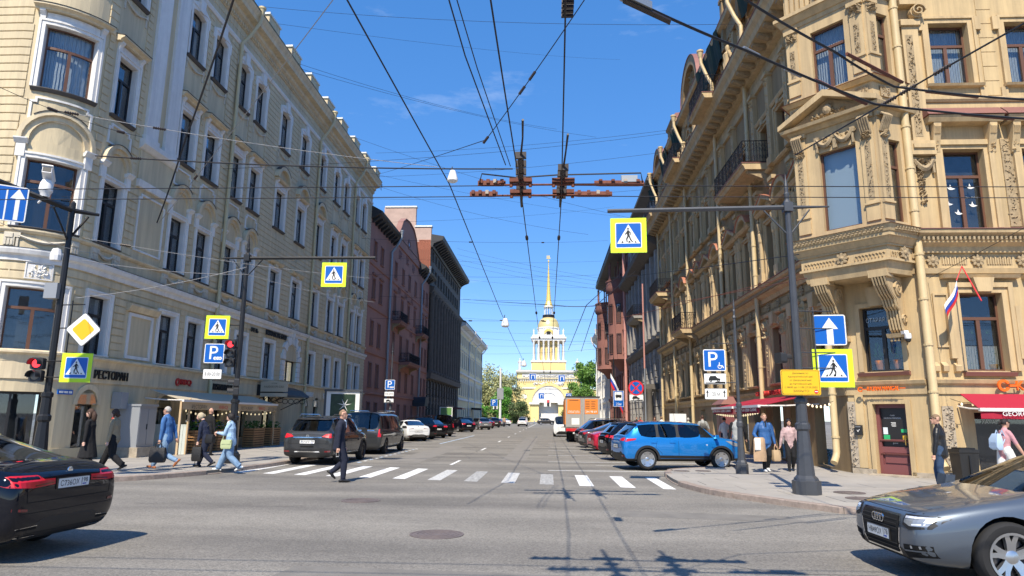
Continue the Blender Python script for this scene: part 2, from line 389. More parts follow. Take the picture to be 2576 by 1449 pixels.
def wheelchair(cx, cy):      # painted disabled bay symbol lying on the road, read from the kerb
 for a, b in (((0, 0), (.9, .12)), ((.2, .2), (.75, .3)), ((.5, -.35), (.62, .35)), ((1.0, -.3), (1.15, .3))):
  sheet([(cx+a[0], cy+a[1]), (cx+b[0], cy+a[1]), (cx+b[0], cy+b[1]), (cx+a[0], cy+b[1])], .0045, 'wheelchair_mark', 'worn_paint')
 sheet([(cx-.9, cy+.9), (cx-.85, cy+.95), (cx+2.0, cy-.35), (cx+2.0, cy-.42)], .0045, 'bay_hatch', 'white_paint')
 sheet([(cx-.3, cy+.75), (cx+2.2, cy+.75), (cx+2.2, cy+.83), (cx-.3, cy+.83)], .0045, 'bay_hatch', 'white_paint')
for y in (24.9, 29.6, 34.2): wheelchair(2.6, y)
for y in (150, 158, 166, 174): sheet([(-5.6, y), (-5.0, y), (-5.0, y+2.0), (-5.6, y+2.0)], .004, 'lane_mark', 'white_paint')
for i in range(9): sheet([(-7+i*1.6, 196), (-6.2+i*1.6, 196), (-6.2+i*1.6, 200), (-7+i*1.6, 200)], .004, 'zebra_stripe', 'white_paint')
def manhole(p, label, r=.39, z=.004):
 mb = MB(); mb.lathe([(0, z-.003), (r, z-.003), (r, z+.006), (r-.035, z+.006), (r-.035, z+.002), (0, z+.002)], 28)
 t = empty('manhole_cover', (p[0], p[1], 0), 0, label, 'manhole cover', 'manhole covers'); mb.build('rim', 'iron', t)
 for q in (.08, .15, .22, .29):
  if q < r-.06: MB().lathe([(q, z), (q+.035, z), (q+.035, z+.007), (q, z+.007)], 24).build('ring', 'iron', t)
manhole((-3.83, 14.18), 'round iron manhole cover in the road before the walking man')
manhole((-1.64, 10.36), 'round iron manhole cover in the road nearest the camera', .4)
for i, (q, lb) in enumerate((((2137, 1240), 'rusty manhole cover in the right pavement beyond the kerb'), ((2170, 1255), 'rusty manhole cover in the right pavement close to the kerb'), ((1715, 1185), 'small manhole cover at the tip of the right pavement bulge'), ((1769, 1185), 'small manhole cover in the right pavement before the blue car'))):
 p = onz(*q, .12); manhole(p, lb, .33 if i < 2 else .24, .127)
# repaired strips, tar seams and fine cracks in the carriageway
mat('asphalt_dark', (.20, .188, .17), .9, var=.2, scale=2, bump=.5, bscale=55); mat('asphalt_pale', (.235, .22, .20), .92, var=.15, scale=1.5, bump=.5, bscale=55); mat('tar', (.075, .07, .068), .7)
for q, m_ in (([(1.2, 12.6), (4.4, 12.2), (4.3, 13.0), (1.3, 13.4)], 'asphalt_dark'), ([(-6.2, 26), (-4.9, 26), (-4.9, 41), (-6.2, 41)], 'asphalt_pale'), ([(-1.9, 28), (-.9, 28), (-.9, 60), (-1.9, 60)], 'asphalt_pale'), ([(-3, 7.4), (.4, 7.2), (.5, 7.9), (-2.9, 8.1)], 'asphalt_dark')): sheet(q, .002, 'asphalt_patch', m_)
rc_ = random.Random(11)
def crack(p, ang, L_, w=.022):
 pts = []; x, y = p; a = ang
 for k in range(int(L_/.25)): pts.append((x, y)); a += rc_.gauss(0, .22); a += (ang-a)*.25; x += .25*math.cos(a); y += .25*math.sin(a)
 mb = MB(); rows = []
 for i, (x, y) in enumerate(pts):
  q0, q1 = pts[max(0, i-1)], pts[min(len(pts)-1, i+1)]; d = Vector((q1[0]-q0[0], q1[1]-q0[1])).normalized(); ww = w*rc_.uniform(.4, 1.2); rows.append([(x-d.y*ww/2, y+d.x*ww/2, .003), (x+d.y*ww/2, y-d.x*ww/2, .003)])
 mb.loft(rows, False, False); mb.build('road_crack', 'tar', road)
for p, a, L_, w_ in (((-8, 13.2), .05, 9, .012), ((-1.5, 24), 1.5, 30, .02), ((2.4, 16.6), 2.9, 7, .01), ((-7, 15.8), -.1, 8, .012), ((-5.2, 24), 1.55, 26, .018), ((1.0, 9.4), -.2, 6, .01)): crack(p, a, L_, w_)
# ================================================================ left corner building (beige, rusticated)
mat('beige', (.675, .565, .37), .9, var=.10, scale=.7, bump=.18, bscale=25, zs=.5, streak=.2)
mat('beige_dark', (.52, .45, .30), .9, var=.12, scale=.8, bump=.2, bscale=25)
mat('cream', (.73, .61, .41), .85, var=.1, scale=1.2, bump=.12, bscale=30, streak=.22)
mat('white_trim', (.80, .785, .75), .8, var=.07, scale=2.5, bump=.1, bscale=40, streak=.14)
mat('grey_relief', (.62, .565, .46), .9, var=.14, scale=6, bump=.3, bscale=35)
mat('brown_frame', (.13, .06, .035), .5)
mat('black_frame', (.022, .02, .02), .45)
mat('zinc', (.085, .08, .08), .6, .2)
mat('pipe_beige', (.60, .51, .31), .55, var=.08, scale=2)
mat('roof_metal', (.17, .19, .17), .5, .4)
mat('white_metal', (.72, .75, .74), .45)
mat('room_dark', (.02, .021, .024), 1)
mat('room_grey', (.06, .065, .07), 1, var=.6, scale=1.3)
def curtain(name, c):
 m = mat(name, c, 1); t = m.node_tree; b = t.nodes['Principled BSDF']
 tcn = t.nodes.new('ShaderNodeTexCoord'); w = t.nodes.new('ShaderNodeTexWave'); w.inputs['Scale'].default_value = 4; w.inputs['Distortion'].default_value = 1.5
 bp = t.nodes.new('ShaderNodeBump'); bp.inputs['Distance'].default_value = .06; t.links.new(tcn.outputs['Object'], w.inputs[0]); t.links.new(w.outputs['Fac'], bp.inputs['Height']); t.links.new(bp.outputs[0], b.inputs['Normal'])
curtain('curtain_white', (.66, .70, .72)); curtain('curtain_grey', (.16, .19, .21)); curtain('curtain_cream', (.52, .49, .42))
mat('shop_red', (.55, .03, .025), .5); mat('shop_black', (.015, .015, .015), .5); mat('gold', (.70, .46, .13), .35, .85)
mat('awning_beige', (.50, .43, .32), .9, bump=.1); mat('awning_tan', (.55, .40, .24), .9)
mat('wood', (.40, .21, .085), .7, var=.25, scale=5, zs=.3); mat('wood_dark', (.16, .09, .045), .7, var=.25, scale=5)
mat('door_black', (.018, .016, .015), .4)
LF = Fac((0, 0), (1, 0), (0, 1))
def frame_ring(mb, F, c, z, w, h, t, d0, d1, bottom=True):
 mb.fbox(F, c-w/2-t, c-w/2, d0, d1, z-(t if bottom else 0), z+h+t); mb.fbox(F, c+w/2, c+w/2+t, d0, d1, z-(t if bottom else 0), z+h+t)
 mb.fbox(F, c-w/2+.0005, c+w/2-.0005, d0, d1-.001, z+h, z+h+t-.0005)
 if bottom: mb.fbox(F, c-w/2+.0005, c+w/2-.0005, d0, d1-.001, z-t+.0005, z)
def sash(F, c, z, w, h, dep, fw=.06, style='T'):
 mb = MB(); y0, y1 = -dep, -dep+.07; zt = z+h*.68
 x0, x1 = c-w/2, c+w/2
 mb.fbox(F, x0, x0+fw, y0, y1, z, z+h); mb.fbox(F, x1-fw, x1, y0, y1, z, z+h)
 mb.fbox(F, x0+fw, x1-fw, y0, y1-.002, z, z+fw); mb.fbox(F, x0+fw, x1-fw, y0, y1-.002, z+h-fw, z+h)
 P = []
 if style == 'T':
  mb.fbox(F, x0+fw, x1-fw, y0, y1+.012, zt-.045, zt+.045); mb.fbox(F, c-.055, c+.055, y0, y1+.006, z+fw, zt-.045)
  P = [(x0+fw, x1-fw, zt+.045, z+h-fw), (x0+fw, c-.055, z+fw, zt-.045), (c+.055, x1-fw, z+fw, zt-.045)]
 elif style == 'I':
  mb.fbox(F, c-.04, c+.04, y0, y1+.006, z+fw, z+h-fw); P = [(x0+fw, c-.04, z+fw, z+h-fw), (c+.04, x1-fw, z+fw, z+h-fw)]
 elif style == 'H':
  mb.fbox(F, x0+fw, x1-fw, y0, y1+.006, zt-.04, zt+.04); P = [(x0+fw, x1-fw, zt+.04, z+h-fw), (x0+fw, x1-fw, z+fw, zt-.04)]
 else: P = [(x0+fw, x1-fw, z+fw, z+h-fw)]
 return mb, P
WC = {}
def window(parent, F, c, z, w, h, kind='plain', frame='black_frame', trim='white_trim', style='T', dep=.26, inner=None, curved=False, name='window', glass='window_glass', wallm='beige'):
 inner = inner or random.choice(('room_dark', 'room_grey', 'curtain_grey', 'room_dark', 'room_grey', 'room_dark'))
 key = None if curved else (w, h, kind, frame, trim, style, dep, wallm)
 if key and key in WC: meshes = WC[key]
 else:
  G_, cc, zz = (F, c, z) if curved else (LF, 0., 0.)
  meshes = []
  fr, P = sash(G_, cc, zz, w, h, dep, style=style); meshes.append((name, fr, frame))
  for a, b, e, f in P: meshes.append(('pane', MB().fbox(G_, a, b, -dep+.025, -dep+.034, e, f), None))
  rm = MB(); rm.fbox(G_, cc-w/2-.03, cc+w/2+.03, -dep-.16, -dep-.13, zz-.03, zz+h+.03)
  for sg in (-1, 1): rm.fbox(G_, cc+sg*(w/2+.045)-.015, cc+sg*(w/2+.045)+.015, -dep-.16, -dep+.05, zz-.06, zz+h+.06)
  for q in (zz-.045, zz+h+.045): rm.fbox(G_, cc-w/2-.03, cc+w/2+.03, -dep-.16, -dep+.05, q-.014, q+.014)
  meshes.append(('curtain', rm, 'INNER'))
  if kind != 'bare':
   si = MB(); si.fprof(G_, cc-w/2-.16, cc+w/2+.16, [(-dep+.08, zz-.03), (.0, zz-.03), (0, zz-.12), (.06, zz-.12), (.13, zz-.04), (.15, zz-.03), (.15, zz-.005), (-dep+.08, zz+.004)])
   meshes.append(('sill', si, trim if kind in ('white',) else 'zinc'))
  su = MB()
  if kind in ('ears', 'hood', 'segment', 'arch', 'white', 'small'):
   frame_ring(su, G_, cc, zz, w, h, .12, 0, .05, False); frame_ring(su, G_, cc, zz, w+.24, h+.12, .07, 0, .085, False)
   # reveals painted like the trim
   su.fbox(G_, cc-w/2-.0, cc-w/2+.012, -dep+.07, .0, zz, zz+h); su.fbox(G_, cc+w/2-.012, cc+w/2, -dep+.07, .0, zz, zz+h); su.fbox(G_, cc-w/2+.012, cc+w/2-.012, -dep+.07, 0, zz+h-.012, zz+h)
  if kind == 'white':
   pass
  if kind == 'ears':
   for sg in (-1, 1): su.fbox(G_, cc+sg*(w/2+.25)-.07, cc+sg*(w/2+.25)+.07, 0, .06, zz+h-.35, zz+h+.16)
   su.fpoly(G_, [(cc-.17, zz+h+.0), (cc-.24, zz+h+.62), (cc+.24, zz+h+.62), (cc+.17, zz+h)], .0, .15)
   su.fpoly(G_, [(cc-w/2-.19, zz+h+.19), (cc-.22, zz+h+.44), (cc+.22, zz+h+.44), (cc+w/2+.19, zz+h+.19)], 0, .07)
   su.fpoly(G_, [(cc-w/2, zz+h+.001), (cc-w/2, zz+h-.10), (cc-w*.25, zz+h-.03), (cc+w*.25, zz+h-.03), (cc+w/2, zz+h-.10), (cc+w/2, zz+h+.001)], -.2, .04)
   ga = MB(); swag(ga, G_, cc-w/2-.12, cc+w/2+.12, zz-.28, .22); meshes.append(('garland', ga, 'grey_relief'))
  if kind in ('hood', 'segment'):
   for sg in (-1, 1):
    q = cc+sg*(w/2+.1)
    su.fprof(G_, q-.08, q+.08, [(0, zz+h+.12), (.07, zz+h+.12), (.10, zz+h+.3), (.2, zz+h+.42), (.2, zz+h+.48), (0, zz+h+.48)])
   su.fbox(G_, cc-w/2+.0, cc+w/2-.0, 0, .03, zz+h+.2, zz+h+.44)
   frame_ring(su, G_, cc, zz+h+.24, w-.35, .16, .03, .03, .05)
  if kind == 'hood':
   hd = MB(); hd.fprof(G_, cc-w/2-.32, cc+w/2+.32, [(0, zz+h+.48), (.18, zz+h+.48), (.2, zz+h+.54), (.30, zz+h+.6), (.33, zz+h+.6), (.33, zz+h+.66), (.0, zz+h+.72)])
   meshes.append(('hood', hd, 'cream')); cp = MB(); cp.fprof(G_, cc-w/2-.34, cc+w/2+.34, [(0, zz+h+.74), (.35, zz+h+.664), (.355, zz+h+.68), (0, zz+h+.76)]); meshes.append(('hood_flashing', cp, 'zinc'))
  if kind == 'segment':
   hd = MB(); hd.fprof(G_, cc-w/2-.3, cc+w/2+.3, [(0, zz+h+.48), (.2, zz+h+.48), (.27, zz+h+.58), (0, zz+h+.58)])
   hd.farch(G_, cc, zz+h+.42, .78*(w/1.2), .98*(w/1.2), 0, .26, 12, 168, 12); meshes.append(('pediment', hd, 'cream'))
   ty = MB(); ty.farch(G_, cc, zz+h+.5, .001, .74*(w/1.2), .0, .05, 8, 172, 10); meshes.append(('tympanum', ty, wallm))
   cp = MB(); cp.farch(G_, cc, zz+h+.42, .985*(w/1.2), 1.005*(w/1.2), 0, .28, 40, 140, 10); meshes.append(('pediment_flashing', cp, 'zinc'))
  if kind == 'arch':
   for sg in (-1, 1):
    q = cc+sg*(w/2+.17); su.fbox(G_, q-.13, q+.13, 0, .1, zz+h+.0, zz+h+.45); su.fprof(G_, q-.18, q+.18, [(0, zz+h+.45), (.12, zz+h+.45), (.22, zz+h+.58), (.22, zz+h+.62), (0, zz+h+.62)])
   ar = MB(); ar.farch(G_, cc, zz+h+.60, w/2-.02, w/2+.16, 0, .10, 0, 180, 14); ar.farch(G_, cc, zz+h+.60, w/2+.16, w/2+.30, 0, .2, 0, 180, 14); meshes.append(('arch_moulding', ar, 'cream'))
   ty = MB(); ty.fbox(G_, cc-w/2+.02, cc+w/2-.02, -.1, .012, zz+h+.2, zz+h+.6); ty.farch(G_, cc, zz+h+.6, .001, w/2-.02, -.1, .012, 0, 180, 12); meshes.append(('tympanum', ty, wallm))
   cp = MB(); cp.farch(G_, cc, zz+h+.60, w/2+.302, w/2+.318, 0, .23, 50, 130, 10); meshes.append(('arch_flashing', cp, 'zinc'))
  if kind == 'small':
   hd = MB(); hd.fprof(G_, cc-w/2-.3, cc+w/2+.3, [(0, zz+h+.35), (.12, zz+h+.35), (.2, zz+h+.45), (.22, zz+h+.5), (0, zz+h+.53)]); hd.fbox(G_, cc-.2, cc+.2, 0, .15, zz+h+.19, zz+h+.349); meshes.append(('hood', hd, 'cream'))
  if su.v: meshes.append(('surround', su, trim))
  meshes = [(n, m_.mesh(n, mm or glass) if mm != 'INNER' else m_.mesh(n, 'room_dark'), mm) for n, m_, mm in meshes]
  if key: WC[key] = meshes
 root = link(meshes[0][0], meshes[0][1], parent, None if curved else F.frame(c, z))
 for n, me, mm in meshes[1:]:
  o = link(n, me, root)
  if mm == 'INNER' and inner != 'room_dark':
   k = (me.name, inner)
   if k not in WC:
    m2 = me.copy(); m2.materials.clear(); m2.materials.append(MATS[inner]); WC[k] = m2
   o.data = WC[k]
 if not curved and w > .8 and inner in ('room_dark', 'room_grey', 'curtain_grey') and random.random() < .5:
  q = random.randrange(4); k = ('drape', w, h, dep, q)
  if k not in WC:
   mb = MB(); y0, y1 = -dep-.10, -dep-.085
   if q < 2:
    for sg in (-1, 1): mb.fprof(LF, min(sg*w*(.46-.16*q), sg*w*.47)-.0, max(sg*w*(.30-.1*q), sg*w*.47) if sg > 0 else sg*w*(.30-.1*q), [(y0, .04), (y1, .04), (y1, h-.04), (y0, h-.04)])
   elif q == 2: mb.fbox(LF, -w*.46, w*.46, y0, y1, h*.55, h-.04)
   else: mb.fbox(LF, -w*.46, w*.46, y0, y1, .03, h*.33)
   WC[k] = mb.mesh('drape', ('curtain_white', 'curtain_cream', 'curtain_white', 'curtain_cream')[q])
  link('drape', WC[k], root)
 return root
def swag(mb, F, s0, s1, z, sag, d=.06, r=.035):
 n = 12
 pts = [F.p(s0+(s1-s0)*k/n, d, z-sag*math.sin(PI*k/n)) for k in range(n+1)]
 mb.tube(pts, [r*(.6+.6*math.sin(PI*k/n)) for k in range(n+1)], 5)
 for q in (s0, s1):
  mb.fbox(F, q-.07, q+.07, 0, d+.02, z-.08, z+.08); mb.fbox(F, q-.03, q+.03, 0, d, z-.42, z-.09)
 mb.fbox(F, (s0+s1)/2-.06, (s0+s1)/2+.06, 0, d+.02, z-sag-.05, z-sag+.09)
def panel_frame(F, s0, s1, z0, z1, parent, mt='white_trim', t=.07, d=.05, name='panel_frame', ears=True):
 mb = MB(); e = .14 if ears else 0
 mb.fbox(F, s0, s0+t, 0, d, z0, z1-e); mb.fbox(F, s1-t, s1, 0, d, z0, z1-e); mb.fbox(F, s0+t, s1-t, 0, d, z0, z0+t)
 if ears:
  for a, b in ((s0+t, s0+t+e), (s1-t-e, s1-t)): mb.fbox(F, a, b, 0, d, z1-e-t, z1-e)
  mb.fbox(F, s0+t+e-t, s0+t+e, 0, d+.001, z1-e, z1); mb.fbox(F, s1-t-e, s1-t-e+t, 0, d+.001, z1-e, z1)
  mb.fbox(F, s0+t+e, s1-t-e, 0, d, z1-t, z1)
 else: mb.fbox(F, s0+t, s1-t, 0, d, z1-t, z1)
 return mb.build(name, mt, parent)
def drainpipe(parent, F, s, ztop, zbot, d=.2, r=.085, mt='pipe_beige', hopper=True, jog=.35, out=.5):
 mb = MB(); pts = []
 if hopper: pts += [F.p(s+jog, d+out+.12, ztop+.15), F.p(s+jog, d+out+.1, ztop-.35), F.p(s+jog*.6, d+out*.6, ztop-1.2), F.p(s, d, ztop-1.9)]
 else: pts += [F.p(s, d, ztop)]
 pts += [F.p(s, d, ztop-2.2), F.p(s, d, zbot+.45), F.p(s, d+.06, zbot+.3), F.p(s, d+.22, zbot+.12)]
 mb.tube(pts, r, 10); o = mb.build('drainpipe', mt, parent, True)
 z = zbot+.9
 while z < ztop-2.3:
  q = F.p(s, d, z); cl = MB(); cl.lathe([(r-.01, -.03), (r+.02, -.03), (r+.02, .03), (r-.01, .03)], 10, q); cl.tube([F.p(s, 0, z), q], .012, 4); cl.build('pipe_clamp', mt, o); z += 1.35
 if hopper:
  q = F.p(s+jog, d+out+.12, ztop+.1); MB().lathe([(r+.01, -.1), (r+.03, .0), (.17, .22), (.2, .24), (.2, .34), (.17, .34), (.15, .25), (0, .22)], 12, q).build('pipe_hopper', mt, o, True)
 return o
FL = FacArc(-16.0, 22.1, 2.0)
BL = base('apartment_building', (-16, 40, 0), 'beige rusticated corner building with rounded corner and white window trims', 'building')
CC = 20.53                       # corner window axis
cols = {'c0': (22.9, 1.1), 'c1': (27.33, 1.16), 'c2': (29.5, 1.16), 'c3': (32.08, 1.16), 'c3b': (34.23, 1.16), 'c4': (37.8, 1.3), 'c5': (41.18, 1.3), 'c6': (44.65, 1.3), 'c7': (48.03, 1.22), 'c8': (50.5, 1.22), 'c9': (53.5, 1.22), 'c10': (55.7, 1.22)}
LW = []                          # (axis, z, w, h, kind, style)
for k, (c, w) in cols.items():
 mid = k in ('c4', 'c5', 'c6')
 LW.append((c, 17.42, w, 2.38, 'ears')); LW.append((c, 12.48, w, 2.34, 'segment' if mid else 'hood')); LW.append((c, 7.64, w, 2.36, 'small' if mid else 'arch'))
 if k not in ('c5',): LW.append((c, 3.72, w, 2.05, 'white'))
for z, h, kd in ((17.42, 2.38, 'ears'), (12.48, 2.34, 'hood'), (7.64, 2.36, 'arch'), (3.62, 2.05, 'white')): LW.append((CC, z, 1.62, h, kd)); LW.append((16.4, z, 1.2, h, kd))
holes = [(c-w/2, c+w/2, z, z+h) for c, z, w, h, kd in LW]
ARCH = (40.3, 42.3, 3.72, 4.95)
holes.append((40.2, 42.2, 3.72, 5.0))
G1 = [(22.4, 23.5, .15, 2.0), (27.2, 28.3, .5, 1.95), (29.6, 30.7, .5, 1.95), (31.7, 32.8, .5, 1.95), (34.2, 35.6, .15, 2.7), (37.6, 39.0, .12, 3.0), (43.9, 44.8, .7, 2.3), (45.9, 46.8, .7, 2.3), (48.6, 50, .12, 2.9), (52.2, 53.2, .6, 2.4), (55, 56.2, .6, 2.4)]
G1c = [(19.3, 21.2, .15, 2.35), (16.0, 18.0, .15, 2.35)]
holes += G1+G1c
wallmesh(FL, 9, 58, 0, 20.72, holes, 'wall', 'beige', BL, .3)
MB().box(-26, -16.5, 57.6, 58.0, 0, 22).build('gable_wall', 'beige_dark', BL)
for c, z, w, h, kd in LW:
 cv = c < 22.0 and c > 18.9
 inn = 'curtain_white' if (cv and z > 10) else None
 window(BL, FL, c, z, w, h, kd, 'brown_frame' if (cv) else 'black_frame', curved=cv, inner=inn)
# big arched window above the canopy
aw, P = sash(FL, 41.2, 3.72, 2.0, 1.28, .26, style='I'); aw = aw.build('arched_window', 'black_frame', BL)
MB().farch(FL, 41.2, 5.0, .001, .98, -.24, -.22, 0, 180, 16).build('fanlight', 'window_glass', aw); MB().farch(FL, 41.2, 5.0, .93, 1.0, -.26, -.16, 0, 180, 16).build('arch_frame', 'black_frame', aw)
for a, b, e, f in P: MB().fbox(FL, a, b, -.235, -.226, e, f).build('pane', 'window_glass', aw)
MB().farch(FL, 41.2, 5.0, .001, .999, -.42, -.39, 0, 180, 12).build('curtain', 'room_grey', aw)
# wall spandrels beside the fan opening
sp = MB()
for k in range(16):
 a0, a1 = PI*k/16, PI*(k+1)/16
 sp.fpoly(FL, [(41.2+math.cos(a0), 5+math.sin(a0)), (41.2+math.cos(a1), 5+math.sin(a1)), (41.2+math.cos(a1)*1.02, 5.0+math.sin(a1)*1.02), (41.2+math.cos(a0)*1.02, 5+math.sin(a0)*1.02)], -.26, .03)
sp.build('arch_reveal', 'white_trim', BL)
for k in range(13):                  # voussoirs of the big arch, one by one
 a = 180*k/13+1; MB().farch(FL, 41.2, 5.0, 1.03, 1.42 if k % 2 else 1.58, 0, .1 if k % 2 else .14, a, a+180/13-2, 2).build('voussoir', 'white_trim', BL)
for z in (3.75, 4.06, 4.37, 4.68):
 for q in (40.2-.5, 42.2+.02): MB().fbox(FL, q, q+.48, 0, .1, z, z+.28).build('voussoir', 'white_trim', BL)
for q in (-.2, 0, .2): MB().fpoly(FL, [(41.2+q-.08, 6.42), (41.2+q*1.5-.12, 7.0), (41.2+q*1.5+.12, 7.0), (41.2+q+.08, 6.42)], 0, .2-abs(q)*.3).build('keystone', 'white_trim', BL)
# pilaster pair
for a, b in ((24.28, 25.1), (25.6, 26.42)):
 pm = MB(); pm.fbox(FL, a, b, 0, .12, 12.5, 20.2); pm.fbox(FL, a-.06, b+.06, 0, .17, 12.3, 12.52); pm.fbox(FL, a-.05, b+.05, 0, .16, 19.9, 20.05); pm.build('pilaster', 'white_trim', BL)
MB().fprof(FL, 24.1, 26.6, [(0, 11.9), (.1, 11.95), (.24, 12.1), (.24, 12.3), (0, 12.32)]).build('pilaster_base', 'white_trim', BL)
MB().fbox(FL, 24.2, 26.5, 0, .05, 10.7, 11.9).build('pilaster_panel', 'beige', BL)
MB().fprof(FL, 24.2, 26.5, [(0, 10.4), (.12, 10.4), (.15, 10.68), (0, 10.7)]).build('pilaster_moulding', 'white_trim', BL)
panel_frame(FL, 24.45, 26.25, 7.9, 10.2, BL); panel_frame(FL, 24.7, 26.3, 3.75, 5.5, BL, t=.12, ears=False); 
MB().fprof(FL, 24.5, 26.5, [(0, 5.55), (.1, 5.55), (.22, 5.75), (.22, 5.82), (0, 5.85)]).build('niche_cornice', 'cream', BL)
# panel frames above third-floor arches, garland frieze and small panels
for k, (c, w) in list(cols.items())+[('cc', (CC, 1.62)), ('x', (16.4, 1.2))]:
 mid = k in ('c4', 'c5', 'c6')
 if not mid: panel_frame(FL, c-w/2-.12, c+w/2+.12, 11.36, 12.16, BL)
 fz = MB()
 for q in (c-w/2-.1, c+w/2+.1):
  fz.fbox(FL, q-.15, q+.15, 0, .07, 6.98, 7.42); fz.fbox(FL, q-.1, q+.1, .06, .1, 7.24, 7.38)
  for j in (-.09, 0, .09): fz.fbox(FL, q+j-.025, q+j+.025, .06, .09, 7.0, 7.2)
 swag(fz, FL, c-w/2+.12, c+w/2-.12, 7.34, .18, .05, .05); fz.build('garland', 'grey_relief', BL)
 if k != 'c5': panel_frame(FL, c-w/2, c+w/2, 5.98, 6.42, BL, 'beige', .04, .03, ears=False)
# cornices and bands
def band(name, prof, mt, s0=9, s1=58.05): return MB().fprof(FL, s0, s1, prof).build(name, mt, BL)
band('ledge', [(0, 3.3), (.06, 3.3), (.1, 3.5), (.22, 3.56), (.22, 3.62), (0, 3.68)], 'cream')
band('band_cornice', [(0, 6.5), (.08, 6.5), (.1, 6.66), (.2, 6.72), (.24, 6.84), (.24, 6.9), (0, 6.93)], 'white_trim')
band('band_flashing', [(0, 6.935), (.255, 6.905), (.255, 6.915), (0, 6.945)], 'zinc')
band('sill_band', [(0, 7.42), (.05, 7.42), (.12, 7.5), (.12, 7.56), (0, 7.58)], 'cream')
band('frieze', [(0, 20.72), (.04, 20.72), (.04, 21.5), (0, 21.5)], 'beige'); band('architrave', [(0, 20.5), (.07, 20.5), (.13, 20.62), (.13, 20.7), (0, 20.72)], 'white_trim')
band('cornice', [(0, 21.5), (.1, 21.5), (.14, 21.75), (.3, 21.85), (.32, 22.05), (.62, 22.12), (.66, 22.32), (.78, 22.5), (.82, 22.62), (0, 22.7)], 'cream')
band('gutter_edge', [(0, 22.7), (.84, 22.625), (.86, 22.66), (0, 22.76)], 'roof_metal')
dn = MB(); s = 14.
while s < 57.9: dn.fbox(FL, s, s+.09, .1, .2, 21.55, 21.72); dn.lathe([(0, 0), (.05, 0), (.05, .06), (0, .06)], 6, FL.p(s+.15, .05, 21.1)); s += .21
tag(dn.build('dentil_row', 'cream', BL), kind='stuff')
rf = MB(); rf.fprof(FL, 9, 58, [(.2, 22.72), (-5, 25.2), (-5, 22.7)]); rf.build('roof', 'roof_metal', BL)
s = 23.5
while s < 57.5:
 po = MB(); po.fbox(FL, s, s+1.5, -.05, .32, 22.7, 23.85); po = po.build('parapet_block', 'beige', BL); MB().fbox(FL, s-.08, s+1.58, -.1, .38, 23.85, 23.97).build('cap', 'white_metal', po)
 rg = MB()
 for j in range(6): q = s+1.6+j*.28; rg.tube([FL.p(q, .15, 22.72), FL.p(q, .15, 23.4)], .015, 4); rg.farch(FL, q+.14, 23.2, .08, .11, .135, .16, 0, 360, 8)
 rg.tube([FL.p(s+1.5, .15, 23.4), FL.p(s+3.4, .15, 23.4)], .02, 4); rg.build('parapet_railing', 'black_frame', BL)
 s += 3.4
# rustication
keep = [(c-w/2-.34, c+w/2+.34, z-.15, z+h+.2) for c, z, w, h, kd in LW]
for c, z, w, h, kd in LW:
 if kd == 'ears': keep += [(c-w/2-.3, c+w/2+.3, z-1.55, z+h+.66)]
 if kd == 'hood': keep += [(c-w/2-.4, c+w/2+.4, z+h, z+h+.8)]
 if kd == 'segment': keep += [(c-w/2-.5, c+w/2+.5, z+h, z+h+1.45)]
 if kd == 'arch': keep += [(c-w/2-.36, c+w/2+.36, z+h, z+h+1.5), (c-w/2-.2, c+w/2+.2, 11.2, 12.5)]
 if kd == 'small': keep += [(c-w/2-.36, c+w/2+.36, z+h, z+h+.6)]
keep += [(24.05, 26.65, 10.3, 20.5), (24.4, 26.3, 7.7, 10.3), (24.45, 26.55, 3.6, 5.9), (39.5, 42.9, 3.6, 7.0)]
rest = MB(); nearf = lambda a, b, z: a < 30.2 and b-a > .25
courses(FL, 9, 58, 3.7, 6.45, .285, keep, BL, 'beige', near=nearf, rest=rest); courses(FL, 9, 58, 7.6, 20.48, .3, keep, BL, 'beige', near=nearf, rest=rest)
tag(rest.build('stone_courses', 'beige', BL), kind='stuff')
for s, j in ((31.2, .5), (43.65, .5), (52.4, .5)): drainpipe(BL, FL, s, 22.5, .12, .16, .09, jog=j, out=.55)
# ground floor shop fronts
for a, b, z0, z1 in G1+G1c:
 cv = a < 22.0 and a > 18.5; w = b-a; c = (a+b)/2
 if z0 < .3 and w > 1.25: # doors
  mb, P = sash(FL, c, z0, w, z1-z0, .28, .08, 'I'); d = mb.build('shop_door', 'door_black', BL)
  for x0, x1, e, f in P: MB().fbox(FL, x0, x1, -.26, -.25, e+.0, f).build('pane', 'window_glass', d)
  MB().fbox(FL, a+.02, b-.02, -.6, -.55, z0, z1).build('room_back', 'room_dark', d)
 else: window(BL, FL, c, z0, w, z1-z0, 'plain', 'black_frame', style='1', curved=cv, inner='room_dark')
for a, b, z0, z1 in G1[:4]+G1[6:8]: # round-headed shop windows
 c = (a+b)/2; MB().farch(FL, c, z1-.02, (b-a)/2-.02, (b-a)/2+.16, 0, .05, 0, 180, 12).build('arch_moulding', 'cream', BL)
 MB().farch(FL, c, z1, .001, (b-a)/2, .004, .012, 0, 180, 12).build('fanlight', 'window_glass', BL)
fascia = MB(); fascia.fbox(FL, 9, 58, 0, .05, 2.75, 3.3); fascia.build('shop_fascia', 'cream', BL); MB().fbox(FL, 9, 58, 0, .06, 0.0, .55).build('plinth', 'beige_dark', BL)
